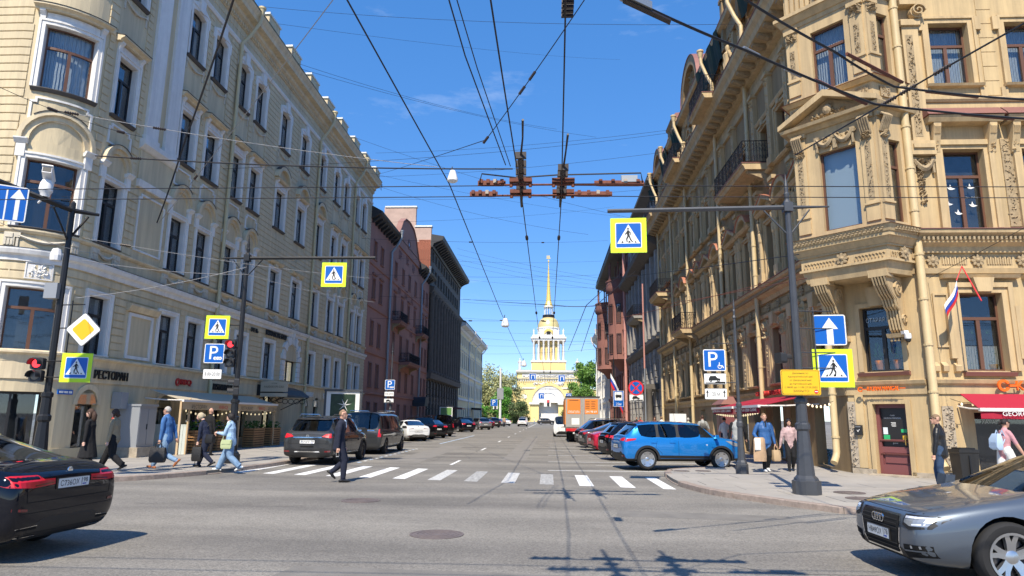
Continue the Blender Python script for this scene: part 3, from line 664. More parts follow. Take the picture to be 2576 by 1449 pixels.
# ================================================================ right corner building (ochre, richly carved)
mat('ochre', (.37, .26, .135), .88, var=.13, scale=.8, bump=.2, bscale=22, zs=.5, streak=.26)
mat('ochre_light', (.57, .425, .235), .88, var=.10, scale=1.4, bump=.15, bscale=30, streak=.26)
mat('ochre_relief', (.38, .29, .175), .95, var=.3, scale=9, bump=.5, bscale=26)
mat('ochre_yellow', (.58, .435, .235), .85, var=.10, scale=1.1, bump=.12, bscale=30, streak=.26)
mat('pipe_ochre', (.58, .45, .25), .5, var=.1, scale=2)
mat('maroon_roof', (.26, .12, .10), .6, .2); mat('maroon_door', (.19, .065, .065), .45); mat('copper', (.42, .17, .10), .6)
mat('netting', (.006, .028, .022), .9); mat('wrought_iron', (.02, .02, .024), .5, .5)
mat('orange', (.85, .15, .01), .45); mat('awning_red', (.36, .012, .035), .85, bump=.05); mat('awning_edge', (.78, .74, .70), .6)
mat('lettering_white', (.80, .80, .78), .6); mat('plastic_white', (.80, .80, .80), .4); mat('plastic_black', (.02, .02, .02), .5)
mat('foil', (.55, .62, .64), .35); mat('leaf_plant', (.06, .16, .03), .6); mat('terracotta', (.55, .22, .10), .8); mat('stone_foot', (.42, .36, .28), .9, var=.35, scale=5, bump=.5, bscale=30)
texts([('KAZAN-MANGAL', .025), ('KAZAN', .03), ('GEORGIAN & UZBEK CUISINE', .0), ('СТАРАЯ ВЕНА', .0), ('ХАЧАПУРИ', .0), ('CAFE', 0.), ('KAZAN-MANGAL', 0.), ('РЕСТОРАН', .03), ('BBQ', .04), ('RESTAURANT', .03), ('РЕСТОРАН', 0.), ('BBQ', 0.), ('RESTAURANT', 0.), ('KALEIDOSCOPE GOLD', .03), ('ЛАУНДЖ', .02), ('БАР', .02), ('ОТЕЛЬ', .02), ('День Победы', 0.), ('GEORGIAN & UZBEK CUISINE', .02), ('pocu', 0.)])
def TF(F, s, z, d): return F.frame(s, z, d) @ Matrix.Rotation(PI, 4, 'Z')
def lumps(mb, F, s0, s1, z0, z1, n, d=0., h=.05, r=.05):
 for i in range(n):
  a, z = random.uniform(s0+r*.6, s1-r*.6), random.uniform(z0+r*.6, z1-r*.6); q = r*random.uniform(.6, 1.25); hh = h*random.uniform(.6, 1.2); th = random.uniform(0, PI)
  ring = [(a+q*math.cos(th+k*PI/2)*(1 if k % 2 else .55), z+q*math.sin(th+k*PI/2)*(1 if k % 2 else .55)) for k in range(4)]
  mb.add([F.p(x, d-.01, y) for x, y in ring]+[F.p(a, d+hh, z)], [(0, 1, 4), (1, 2, 4), (2, 3, 4), (3, 0, 4)])
def carved(parent, F, s0, s1, z0, z1, n, d=.0, h=.05, r=.05, name='carved_panel', mt='ochre_relief'):
 mb = MB(); mb.fbox(F, s0, s1, d-.02, d+.008, z0, z1); lumps(mb, F, s0, s1, z0, z1, n, d, h, r); return mb.build(name, mt, parent)
def rosette(mb, F, s, z, r, d):
 for k in range(8):
  a = k*PI/4; mb.fpoly(F, [(s+r*.25*math.cos(a-.5), z+r*.25*math.sin(a-.5)), (s+r*.8*math.cos(a-.3), z+r*.8*math.sin(a-.3)), (s+r*math.cos(a), z+r*math.sin(a)), (s+r*.8*math.cos(a+.3), z+r*.8*math.sin(a+.3)), (s+r*.25*math.cos(a+.5), z+r*.25*math.sin(a+.5))], d-.02, d+.05)
 q = [[F.p(s+rr*math.cos(k*PI/4), dd, z+rr*math.sin(k*PI/4)) for k in range(8)] for rr, dd in ((r*.4, d), (r*.35, d+.07), (r*.1, d+.1))]; mb.loft(q)
def volute(mb, F, s, z, r, d0, d1, turns=1.6):
 n = 18; p = []
 for k in range(n+1):
  a = turns*2*PI*k/n; q = r*(1-.82*k/n); p.append((q*math.cos(a), q*math.sin(a)))
 for (x0, y0), (x1, y1) in zip(p, p[1:]):
  t = .18*r
  k0, k1 = 1-t/max(.01, math.hypot(x0, y0))*.8, 1-t/max(.01, math.hypot(x1, y1))*.8
  mb.fpoly(F, [(s+x0, z+y0), (s+x1, z+y1), (s+x1*k1, z+y1*k1), (s+x0*k0, z+y0*k0)], d0, d1)
 mb.farch(F, s, z, .001, r*.86, d0, d0+(d1-d0)*.6, 0, 360, 14)
def railing(parent, F, s0, s1, d0, d1, z, h=1.0, mt='wrought_iron', step=.11):
 sides = [((s0, d0), (s0, d1)), ((s0, d1), (s1, d1)), ((s1, d1), (s1, d0))]
 for (a, b), (c, e) in sides:
  mb = MB(); L_ = math.hypot(c-a, e-b); n = max(2, int(L_/step))
  P = lambda t, zz: F.p(a+(c-a)*t, b+(e-b)*t, zz)
  for zz in (z+.06, z+h): mb.tube([P(0, zz), P(1, zz)], .022, 4)
  for k in range(n+1): mb.tube([P(k/n, z), P(k/n, z+h)], .009 if k % 5 else .02, 4, False)
  for k in range(n):
   for zz in (z+.28, z+.62, z+.82):
    r_ = .5/n*.95; mb.tube([P((k+.5)/n+r_*math.cos(j*PI/3), zz+.09*math.sin(j*PI/3+k)) for j in range(7)], .009, 3, False)
  mb.build('railing', mt, parent)
def balcony(parent, F, s0, s1, z, depth, h=1.0, soffit='ochre_light', brackets=True, thick=.28):
 sl = MB(); sl.fprof(F, s0, s1, [(0, z-thick), (depth-.12, z-thick), (depth-.05, z-.1), (depth, z-.09), (depth, z), (0, z)]); o = sl.build('balcony', soffit, parent)
 MB().fprof(F, s0-.03, s1+.03, [(0, z), (depth+.03, z), (depth+.03, z+.025), (0, z+.025)]).build('floor_flashing', 'maroon_roof', o)
 MB().fbox(F, s0+.25, s1-.25, .1, depth-.25, z-thick-.03, z-thick+.01).build('soffit_panel', soffit, o)
 railing(o, F, s0+.05, s1-.05, 0, depth-.06, z+.025, h)
 if brackets:
  for q in (s0+.25, s1-.25): MB().fprof(F, q-.12, q+.12, [(0, z-thick-.75), (.12, z-thick-.72), (.2, z-thick-.4), (depth*.75, z-thick-.12), (depth*.8, z-thick-.001), (0, z-thick-.001)]).build('bracket', 'ochre_relief', o)
 return o
def statue(parent, q, h, mt='ochre_light', rz=0.):
 mb = MB(); k = h/1.75
 def S(path, rs): mb.tube([Vector(q)+Matrix.Rotation(rz, 3, 'Z') @ Vector((a*k, b*k, c*k)) for a, b, c in path], [r*k for r in rs], 8)
 S([(0, 0, 0), (0, 0, .45), (.02, 0, .85), (0, 0, 1.05), (0, -.02, 1.3), (0, 0, 1.44)], [.2, .17, .2, .16, .22, .1])
 S([(0, 0, 1.42), (0, -.01, 1.5), (0, -.03, 1.6), (0, -.02, 1.7), (0, 0, 1.76)], [.06, .07, .115, .10, .03])
 S([(.2, 0, 1.38), (.27, -.03, 1.12), (.14, -.22, 1.02)], [.075, .06, .045]); S([(-.2, 0, 1.38), (-.28, -.05, 1.1), (-.1, -.2, 1.22)], [.075, .06, .045])
 S([(.13, -.1, 0), (.12, -.12, .5), (.08, -.08, .9)], [.09, .1, .12])
 return mb.build('statue', mt, parent, True)
XR = 9.45
FR = Fac((XR, 0), (0, 1), (-1, 0)); TC = Vector((.66, -.7513)); NC = Vector((-.7513, -.66))
FC = Fac((9.6, 22.0), TC, NC); FX = Fac((0, 20.42), (1, 0), (0, -1))
BR = base('corner_building', (10.5, 22, 0), 'ochre carved corner building with a bay window over the door', 'building')
A0, A1 = -.227, 2.107            # chamfer from the street wall to the cross-street wall
XA = 10.99
# --- street side
CS = [24.0, 26.2, 28.3, 31.6, 33.9, 37.0, 39.2, 41.4, 43.2, 46.1, 48.0, 51.4, 53.6]
RW = []
for i, c in enumerate(CS):
 RW += [(c, 3.2, 1.15, 2.3, 'F2'), (c, 7.5, 1.15, 2.5, 'F3'), (c, 12.2, 1.1, 2.1, 'F4')]
hol = [(c-w/2, c+w/2, z, z+h) for c, z, w, h, k in RW]
RG = [(23.6, 25.0, .2, 2.2), (26.0, 27.4, .15, 2.3), (28.3, 29.6, .2, 2.3), (30.9, 32.2, .2, 2.2), (33.2, 34.5, .2, 2.2), (36.4, 37.6, .1, 2.4), (39, 40.2, .4, 2.3), (42, 43.2, .4, 2.3), (45.6, 47, .1, 2.5), (48.8, 50, .4, 2.3), (52.5, 54, .4, 2.3)]
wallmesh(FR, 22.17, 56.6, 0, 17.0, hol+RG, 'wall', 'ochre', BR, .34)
def ochre_window(F, c, z, w, h, k, i, curved=False):
 o = window(BR, F, c, z, w, h, 'bare', 'brown_frame', 'ochre_light', style='T', dep=.3, inner=random.choice(('room_grey', 'curtain_grey', 'room_dark')))
 su = MB(); LFx = LF
 frame_ring(su, LFx, 0, 0, w, h, .1, 0, .05, False); frame_ring(su, LFx, 0, 0, w+.2, h+.1, .1, 0, .11, False)
 su.fprof(LFx, -w/2-.25, w/2+.25, [(-.2, -.03), (0, -.1), (.12, -.1), (.2, -.03), (.2, 0), (-.2, .003)])
 key = ('ow', k, w, h)
 if key not in WC:
  if k == 'F2':
   su.fpoly(LFx, [(-.2, h+.12), (-.28, h+.62), (.28, h+.62), (.2, h+.12)], 0, .26)
   su.fprof(LFx, -w/2-.35, w/2+.35, [(0, h+.5), (.16, h+.5), (.2, h+.56), (.2, h+.62), (0, h+.62)])
   for sg in (-1, 1):
    q = sg*(w/2+.3); su.fbox(LFx, q-.1, q+.1, 0, .12, .2, h*.8); volute(su, LFx, q, h*.86, .16, 0, .2)
  if k == 'F3':
   for sg in (-1, 1):
    q = sg*(w/2+.32)
    su.lathe([(.1, 0), (.12, .0), (.12, .15), (.09, .18), (.085, h*.7), (.12, h*.74), (.13, h*.86), (.08, h*.9), (.15, h*1.02), (.16, h*1.06), (0, h*1.06)], 10, (q, .17, 0))
    su.fbox(LFx, q-.16, q+.16, 0, .2, h*1.06, h+.42); lumps(su, LFx, q-.14, q+.14, h*.74, h+.4, 10, .22, .06, .07)
   su.fprof(LFx, -w/2-.55, w/2+.55, [(0, h+.42), (.26, h+.42), (.34, h+.52), (.36, h+.56), (0, h+.58)])
  if k == 'F4':
   su.fprof(LFx, -w/2-.3, w/2+.3, [(0, h+.3), (.12, h+.3), (.18, h+.4), (.18, h+.45), (0, h+.47)]); su.fbox(LFx, -.14, .14, 0, .16, h+.1, h+.3)
  WC[key] = su.mesh('surround', 'ochre_light')
 link('surround', WC[key], o)
 if k == 'F3':
  kk = ('ped', i % 2)
  if kk not in WC:
   pd = MB()
   if i % 2:
    pd.farch(LF, 0, h+.18, .86, 1.08, 0, .34, 28, 152, 10); pd.farch(LF, 0, h+.2, .3, .86, 0, .1, 28, 152, 10); lumps(pd, LF, -.5, .5, h+.6, h+.95, 16, .1, .08, .08)
   else:
    for sg in (-1, 1): pd.loft([[LF.p(sg*(w/2+.56), d, h+.58), LF.p(sg*(w/2+.56), d, h+.74), LF.p(0, d, h+1.22), LF.p(0, d, h+1.04)] for d in (0, .36)])
    pd.fpoly(LF, [(-w/2-.4, h+.58), (w/2+.4, h+.58), (0, h+1.04)], 0, .12); lumps(pd, LF, -.4, .4, h+.6, h+.85, 14, .12, .08, .08)
   WC[kk] = pd.mesh('pediment', 'ochre_light'); cp = MB()
   if i % 2: cp.farch(LF, 0, h+.18, 1.083, 1.11, 0, .4, 28, 152, 10)
   else:
    for sg in (-1, 1): cp.loft([[LF.p(sg*(w/2+.62), d, h+.742), LF.p(sg*(w/2+.62), d, h+.765), LF.p(0, d, h+1.245), LF.p(0, d, h+1.222)] for d in (0, .4)])
   WC[(kk, 'c')] = cp.mesh('pediment_flashing', 'copper')
  link('pediment', WC[kk], o); link('pediment_flashing', WC[(kk, 'c')], o)
 return o
for i, (c, z, w, h, k) in enumerate(RW): ochre_window(FR, c, z, w, h, k, i//3)
# pilasters with carved shafts between windows
for q in (22.8, 25.1, 27.25, 29.35, 32.75, 35.1, 38.1, 40.3, 42.3, 44.6, 47.05, 49.2, 52.5, 54.9):
 for z0, z1, capz in ((7.7, 11.6, .55), (12.3, 16.2, .6)):
  pm = MB(); pm.fbox(FR, q-.2, q+.2, 0, .2, z0, z1); pm.fbox(FR, q-.27, q+.27, 0, .27, z0-.12, z0+.22); pm.fbox(FR, q-.28, q+.28, 0, .3, z1-.1, z1+.06)
  lumps(pm, FR, q-.22, q+.22, z1-capz, z1-.1, 14, .2, .12, .1); lumps(pm, FR, q-.13, q+.13, z0+.4, z1-capz-.2, 26, .2, .06, .07); pm.build('carved_pilaster', 'ochre_light', BR)
 pm = MB(); pm.fbox(FR, q-.24, q+.24, 0, .14, 3.1, 5.9); lumps(pm, FR, q-.2, q+.2, 5.0, 6.0, 16, .14, .16, .12); volute(pm, FR, q, 5.6, .22, .14, .3); lumps(pm, FR, q-.12, q+.12, 3.4, 4.9, 16, .14, .05, .06); pm.build('console_pilaster', 'ochre_light', BR)
def rband(F, s0, s1, name, prof, mt='ochre_light'): return MB().fprof(F, s0, s1, prof).build(name, mt, BR)
SEGS = [(FR, 22.17, 56.6), (FC, A0, A1), (FX, XA, 24)]
for F, a, b in SEGS:
 rband(F, a, b, 'shop_ledge', [(0, 2.5), (.05, 2.5), (.07, 2.74), (.16, 2.8), (.2, 2.9), (0, 2.93)])
 rband(F, a, b, 'frieze_moulding', [(0, 6.05), (.08, 6.05), (.12, 6.2), (0, 6.22)])
 rband(F, a, b, 'band_cornice', [(0, 6.68), (.1, 6.68), (.14, 6.85), (.3, 6.95), (.34, 7.12), (.48, 7.2), (.5, 7.3), (0, 7.36)])
 rband(F, a, b, 'band_flashing', [(0, 7.37), (.53, 7.31), (.53, 7.33), (0, 7.42)], 'maroon_roof')
 rband(F, a, b, 'string_course', [(0, 11.55), (.05, 11.55), (.1, 11.62), (.1, 11.7), (0, 11.72)]) if F is FX else None
 mb = MB(); q = a+.1
 while q < b-.15:
  mb.fbox(F, q, q+.06, .3, .42, 7.0, 7.1); q += .13
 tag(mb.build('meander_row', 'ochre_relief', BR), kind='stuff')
 q = a+.5; k = 0
 while q < b-.3:
  mb = MB(); rosette(mb, F, q, 6.45, .19, .02); mb.build('rosette', 'ochre_relief', BR)
  if q+1.3 < b: carved(BR, F, q+.28, q+1.02, 6.32, 6.58, 0, .0)
  ob = MB(); [ob.fpoly(F, [(q+.3+j*.07, 6.34), (q+.33+j*.07, 6.34), (q+.345+j*.07, 6.56), (q+.305+j*.07, 6.56)], .0, .035) for j in range(10) if q+.4+j*.07 < b]
  if ob.v: tag(ob.build('fluting', 'ochre_light', BR), kind='stuff')
  q += 1.3
# main cornice with modillions along the street
rband(FR, 22.17, 56.6, 'entablature', [(0, 16.2), (.12, 16.2), (.16, 16.45), (.05, 16.5), (.05, 16.95), (.3, 17.0), (.36, 17.2), (.95, 17.26), (1.0, 17.5), (1.15, 17.7), (1.18, 17.85), (0, 17.95)])
rband(FR, 22.17, 56.6, 'cornice_flashing', [(0, 17.97), (1.2, 17.86), (1.21, 17.89), (0, 18.0)], 'maroon_roof')
q = 22.5
while q < 56.3:
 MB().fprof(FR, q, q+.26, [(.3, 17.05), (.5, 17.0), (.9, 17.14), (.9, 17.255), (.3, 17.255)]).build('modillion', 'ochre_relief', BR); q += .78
# attic: set-back wall, arched windows, statues, gables, netting under the eave
AF = Fac((XR+.12, 0), (0, 1), (-1, 0))
AC = [24.5, 27, 29.2, 33.6, 35.2, 39.0, 41.5, 43.6, 46.5, 48.6, 52, 54.2]
wallmesh(AF, 22.17, 56.6, 17.9, 22.2, [(c-.45, c+.45, 18.5, 20.5) for c in AC], 'attic_wall', 'ochre', BR, .3)
for c in AC:
 o = window(BR, AF, c, 18.5, .9, 2.0, 'bare', 'brown_frame', 'ochre_light', style='I', dep=.25, inner='room_dark')
 if ('att',) not in WC:
  su = MB(); frame_ring(su, LF, 0, 0, .9, 2.0, .16, 0, .1, False); su.farch(LF, 0, 2.05, .45, .66, 0, .16, 0, 180, 10); WC[('att',)] = su.mesh('surround', 'ochre_light')
 link('surround', WC[('att',)], o)
rband(AF, 22.17, 56.6, 'attic_cornice', [(0, 21.6), (.1, 21.6), (.2, 21.9), (.55, 22.05), (.6, 22.25), (0, 22.35)])
rband(AF, 22.17, 56.6, 'attic_roof', [(.62, 22.27), (.62, 22.32), (-4, 24.2), (-4, 22.3)], 'maroon_roof')
for q in (22.9, 25.8, 30.9, 32.2, 36.9, 40.3, 44.9, 50.2, 55.4):
 pm = MB(); pm.fbox(AF, q-.3, q+.3, 0, .22, 18.0, 21.6); pm.farch(AF, q, 19.2, .1, .2, .22, .28, 0, 360, 10); lumps(pm, AF, q-.25, q+.25, 20.3, 21.5, 14, .22, .12, .12); pm.build('attic_pilaster', 'ochre_light', BR)
for a, b in ((26.2, 29.8), (33.5, 38.4), (45.2, 47.2), (49.6, 52.2), (56.0, 58.8)):
 mb = MB(); n = 12
 for i in range(n):
  s0_, s1_ = a+(b-a)*i/n, a+(b-a)*(i+1)/n; w0, w1 = .62+.06*math.sin(i*1.7), .62+.06*math.sin((i+1)*1.7); z0_, z1_ = 20.6+.15*math.sin(i), 20.6+.15*math.sin(i+1)
  mb.add([AF.p(s0_, w0, 22.28), AF.p(s1_, w1, 22.28), AF.p(s1_, w1*.55, z1_), AF.p(s0_, w0*.55, z0_), AF.p(s0_, w0-.012, 22.28), AF.p(s1_, w1-.012, 22.28), AF.p(s1_, w1*.55-.012, z1_), AF.p(s0_, w0*.55-.012, z0_)], [(0, 1, 2, 3), (4, 7, 6, 5)])
 mb.build('safety_netting', 'netting', BR)
for (a, b, top, kind) in ((30.2, 33.4, 24.6, 'box'), (38.6, 43.4, 22.6, 'arch'), (47.4, 49.5, 23.6, 'box'), (52.4, 55.8, 22.4, 'arch')):
 c = (a+b)/2; g = MB()
 if kind == 'box':
  g.fbox(AF, a, b, -.6, .25, 21.2, top-.3); g.fprof(AF, a-.2, b+.2, [(-.7, top-.3), (.3, top-.3), (.5, top-.1), (.5, top), (-.7, top)])
  for q in (a+.2, b-.2): g.fbox(AF, q-.2, q+.2, .2, .4, 20.8, top-.3); g.fbox(AF, q-.25, q+.25, .2, .46, top-1.0, top-.8)
  MB().fprof(AF, a-.22, b+.22, [(-.7, top+.002), (.52, top+.002), (.2, top+.35), (-.7, top+.45)]).build('dormer_roof', 'maroon_roof', BR); MB().farch(AF, c, 22.6, .001, .5, .24, .28, 0, 360, 14).build('oculus_pane', 'window_glass', BR); g.farch(AF, c, 22.6, .5, .7, .2, .36, 0, 360, 16)
 else:
  r_ = (b-a)/2; g.fbox(AF, a, b, -.3, .2, 21.0, top-.4); g.farch(AF, c, top-.4, .001, r_, -.3, .2, 0, 180, 16, sx=1); g.farch(AF, c, top-.4, r_*.8, r_+.12, -.3, .55, 0, 180, 16); lumps(g, AF, c-r_*.6, c+r_*.6, top-.6, top+r_*.6, 40, .2, .22, .2)
  MB().farch(AF, c, top-.4, r_+.123, r_+.16, -.4, .6, 0, 180, 16).build('gable_flashing', 'maroon_roof', BR)
 g.build('roof_gable', 'ochre', BR)
for i, q in enumerate((23.3, 31.4, 37.2, 39.0, 42.6, 44.4)): statue(BR, FR.p(q, .55, 17.98), 1.75 if i > 1 else 2.1, rz=PI/2)
for q in (36.6, 38.4, 42.4): MB().fprof(FR, q, q+.8, [(.3, 17.95), (1.1, 17.95), (.95, 18.4), (.3, 18.5)]).build('pedestal_cap', 'copper', BR)
for q in (29.9, 35.7, 44.2, 49.8, 55.6): drainpipe(BR, FR, q, 22.1, .35, .28, .1, 'pipe_ochre', jog=.45, out=.35)
balcony(BR, FR, 28.0, 33.0, 12.55, 1.15); balcony(BR, FR, 32.2, 35.5, 17.98, 1.7, .95, brackets=False); balcony(BR, FR, 41.0, 44.9, 17.98, 1.6, .95, brackets=False); balcony(BR, FR, 50.6, 54.3, 11.1, 1.35); balcony(BR, FR, 42.6, 45.6, 7.3, 1.2)
balcony(BR, FR, 52.6, 55.6, 17.98, 1.4, .9, brackets=False)
# --- chamfer wall with door, window and the bay
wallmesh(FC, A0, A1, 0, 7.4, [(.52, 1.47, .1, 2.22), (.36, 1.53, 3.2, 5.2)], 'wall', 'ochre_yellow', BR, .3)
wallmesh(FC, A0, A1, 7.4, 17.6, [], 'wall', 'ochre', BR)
MB().fbox(FC, .3, 1.7, -1.2, -1.15, 0, 5.4).build('room_back', 'room_dark', BR)
o = window(BR, FC, .945, 3.2, 1.17, 2.0, 'bare', 'black_frame', 'ochre_light', style='T', inner='room_dark'); su = MB(); frame_ring(su, LF, 0, 0, 1.17, 2.0, .14, 0, .05, False); su.fpoly(LF, [(-.2, 2.0), (-.28, 2.6), (.28, 2.6), (.2, 2.0)], 0, .22); su.build('surround', 'ochre_light', o)
si = MB(); si.fprof(LF, -.75, .75, [(-.2, -.14), (.1, -.14), (.16, -.04), (-.2, .002)]); si.build('sill', 'maroon_roof', o)
text('СТАРАЯ ВЕНА', 'foil', o, Matrix.Translation((0, -.205, 1.62)) @ Matrix.Rotation(PI, 4, 'Z'), .14, 1.0)
for x, hh in ((-.28, .35), (.25, .5)):
 MB().lathe([(.1, 0), (.15, .28), (.13, .28), (.1, .05), (0, .05)], 12, (x, -.36, .08)).build('flower_pot', 'terracotta', o)
 pl = MB()
 for k in range(34): a = random.uniform(0, 2*PI); r_ = random.uniform(.02, .2); z_ = .35+random.uniform(0, hh); pl.add([(x+r_*math.cos(a), -.36, z_), (x+r_*math.cos(a)+.05, -.35, z_+.08), (x+r_*math.cos(a)+.01, -.37, z_+.14)], [(0, 1, 2)])
 pl.build('pot_plant', 'leaf_plant', o)
# door
D = MB(); D.fbox(FC, .52, .62, -.28, -.14, .1, 2.22); D.fbox(FC, 1.37, 1.47, -.28, -.14, .1, 2.22); D.fbox(FC, .62, 1.37, -.28, -.14, 2.1, 2.22); D.fbox(FC, .62, 1.37, -.28, -.14, .1, .42); D.fbox(FC, .62, 1.37, -.28, -.14, .78, .95); D.fbox(FC, .62, 1.37, -.26, -.2, .42, .78)
D = D.build('door', 'maroon_door', BR)
for a, b in ((.47, .62), (.86, .92)): MB().fprof(FC, .58, 1.41, [(-.2, a+.25), (-.12, a+.25), (-.1, a+.29), (-.2, a+.31)]).build('rail_moulding', 'maroon_door', D)
MB().fbox(FC, .68, 1.31, -.2, -.17, .48, .72).build('door_panel', 'maroon_door', D); MB().fbox(FC, .66, 1.33, -.2, -.17, .16, .36).build('door_panel', 'maroon_door', D)
MB().fbox(FC, .62, 1.37, -.24, -.23, .95, 2.1).build('pane', 'door_black', D)
hd = MB(); hd.tube([FC.p(1.33, -.14, 1.0), FC.p(1.33, -.07, 1.02), FC.p(1.33, -.07, 1.3), FC.p(1.33, -.14, 1.32)], .014, 6); hd.build('handle', 'gold', D)
text('CAFE', 'lettering_white', D, TF(FC, .96, 1.88, -.225), .04); text('KAZAN-MANGAL', 'lettering_white', D, TF(FC, .96, 1.8, -.225), .045, .5)
for i in range(4): MB().fbox(FC, .9+.02*(i % 2), 1.04, -.229, -.226, 1.66-.035*i, 1.675-.035*i).build('opening_hours', 'lettering_white', D)
for a, z, w, h, c_ in ((.66, 1.32, .13, .2, 'sticker_white'), (.66, 1.14, .18, .16, 'sticker_green'), (1.17, 1.38, .17, .1, 'sticker_green'), (1.2, 1.1, .16, .19, 'sticker_yellow')):
 mat('sticker_white', (.7, .8, .85), .5); mat('sticker_green', (.03, .42, .15), .5); mat('sticker_yellow', (.75, .45, .02), .5)
 MB().fbox(FC, a, a+w, -.229, -.225, z, z+h).build('sticker', c_, D)
text('pocu', 'lettering_white', D, TF(FC, .98, 1.05, -.225), .05)
mb = MB(); mb.farch(FC, 1.28, 1.195, .025, .04, -.224, -.22, 0, 300, 10); mb.farch(FC, 1.28, 1.195, .055, .065, -.224, -.22, 60, 360, 10); mb.build('sticker_spiral', 'plastic_black', D)
DS = MB(); DS.fprof(FC, .35, 1.65, [(0, .0), (.35, .0), (.35, .14), (0, .16)]); DS.build('door_step', 'stone_foot', BR)
su = MB(); frame_ring(su, FC, .995, .1, .95, 2.12, .14, 0, .07, False); su.fbox(FC, .0, .25, 0, .05, .3, 2.5); su.build('door_surround', 'ochre_yellow', BR)
# shop name over the door: ladle outline and letters
sg = MB(); sg.farch(FC, .3, 2.66, .045, .08, .24, .28, 30, 330, 12); sg.fbox(FC, .36, .5, .24, .28, 2.645, 2.675); sg.fbox(FC, 1.45, 1.6, .24, .28, 2.66, 2.69); sg = sg.build('shop_sign', 'orange', BR)
text('KAZAN-MANGAL', 'orange', sg, TF(FC, .97, 2.67, .26), .13, .92, .025)
carved(BR, FC, A0-.02, A0+.22, .3, 2.3, 70, .03, .07, .05, 'rough_panel', 'stone_foot')
# bay window on consoles
FB = Fac((9.6+NC.x*1.2, 22+NC.y*1.2), TC, NC); B0, B1 = -.8, 1.87
def side(p, q, out):
 a, b = Vector(p), Vector(q); t = (b-a).normalized(); n = Vector((t.y, -t.x)); n = n if n.dot(out) > 0 else -n; return Fac(a, t, n), (b-a).length
w2 = lambda F, s_, d: Vector(F.p(s_, d, 0)[:2])
FBR, LR_ = side(w2(FB, B1, 0), w2(FC, A1+.12, 0), TC); FBL, LL_ = side(w2(FC, B0-.25, 0), w2(FB, B0, 0), -TC)
poly = [w2(FC, B0-.25, -.3), w2(FB, B0, 0), w2(FB, B1, 0), w2(FC, A1+.12, -.3)]
def baypoly(e): return [w2(FC, B0-.25-e, -.3), w2(FB, B0-e*.8, e), w2(FB, B1+e*.8, e), w2(FC, A1+.12+e, -.3)]
def baybox(name, z0, z1, e0=0., e1=None, mt='ochre_light'):
 e1 = e0 if e1 is None else e1
 return MB().loft([[(p.x, p.y, z0) for p in baypoly(e0)], [(p.x, p.y, z1) for p in baypoly(e1)]]).build(name, mt, BR)
wallmesh(FB, B0, B1, 7.41, 15.0, [(.05, 1.22, 7.58, 10.18), (.08, 1.18, 12.28, 14.45)], 'bay_wall', 'ochre_light', BR, .22)
wallmesh(FBR, 0, LR_, 7.41, 15.0, [(.45, .95, 7.58, 10.18), (.45, .95, 12.28, 14.45)], 'bay_wall', 'ochre_light', BR, .22)
wallmesh(FBL, 0, LL_, 7.41, 15.0, [], 'bay_wall', 'ochre_light', BR)
o = window(BR, FB, .635, 7.58, 1.17, 2.6, 'bare', 'brown_frame', 'ochre_light', style='1', dep=.2, inner='foil'); window(BR, FB, .63, 12.28, 1.1, 2.17, 'bare', 'brown_frame', 'ochre_light', style='T', dep=.2, inner='curtain_white')
window(BR, FBR, .7, 7.58, .5, 2.6, 'bare', 'brown_frame', 'ochre_light', style='H', dep=.2, inner='room_grey'); window(BR, FBR, .7, 12.28, .5, 2.17, 'bare', 'brown_frame', 'ochre_light', style='H', dep=.2, inner='curtain_grey')
baybox('bay_base', 6.0, 6.35, -.12, -.02); baybox('bay_base_moulding', 6.35, 6.42, .06); baybox('bay_frieze', 6.42, 6.8, 0); baybox('bay_moulding', 6.8, 6.86, .06); baybox('bay_moulding', 6.861, 7.04, .08, .2); baybox('bay_moulding', 7.041, 7.16, .24); baybox('bay_moulding', 7.161, 7.36, .27, .34); baybox('bay_flashing', 7.362, 7.42, .38, .05, 'maroon_roof')
for F, a, b in ((FB, B0+.1, B1-.1), (FBR, .1, LR_-.1)):
 mb = MB(); rosette(mb, F, (a+b)/2, 6.61, .2, .02); mb.build('rosette', 'ochre_relief', BR)
 fl = MB(); q = a
 while q < b:
  if abs(q-(a+b)/2) > .28: fl.farch(F, q+.05, 6.58, .025, .045, 0, .035, 0, 180, 5); fl.fbox(F, q+.005, q+.025, 0, .035, 6.48, 6.6)
  q += .1
 tag(fl.build('fluting', 'ochre_light', BR), kind='stuff'); mb = MB(); q = a-.1
 while q < b+.1: mb.fbox(F, q, q+.07, .26, .335, 7.2, 7.24); mb.fbox(F, q+.05, q+.1, .26, .335, 7.26, 7.32); q += .12
 tag(mb.build('meander_row', 'ochre_relief', BR), kind='stuff')
# corner strips with carved shafts on both storeys, capitals, garland, pediment
for F, q in ((FB, B0+.24), (FB, B1-.28), (FBR, .2)):
 for z0, z1 in ((7.6, 10.9), (12.4, 14.75)):
  pm = MB(); pm.fbox(F, q-.2, q+.2, 0, .05, z0, z1); pm.fbox(F, q-.22, q+.22, 0, .1, z0+.5, z0+.56); pm.fbox(F, q-.24, q+.24, 0, .12, z1-.06, z1+.08); pm = pm.build('corner_strip', 'ochre_light', BR)
  carved(pm, F, q-.09, q+.09, z0+.65, z1-.7, 60, .05, .05, .04)
  if z0 < 8:
   vb = MB(); [vb.tube([F.p(q-.14+.07*j, .08, z1-.55), F.p(q-.14+.07*j, .2, z1-.3), F.p(q-.14+.07*j, .3, z1-.12), F.p(q-.14+.07*j, .2, z1-.02), F.p(q-.14+.07*j, .05, z1)], .04, 5) for j in range(5)]; lumps(vb, F, q-.18, q+.18, z1-.75, z1-.45, 16, .08, .14, .07); vb.build('capital', 'ochre_relief', pm)
  else: carved(pm, F, q-.2, q+.2, z1-.4, z1-.05, 26, .06, .14, .09, 'capital')
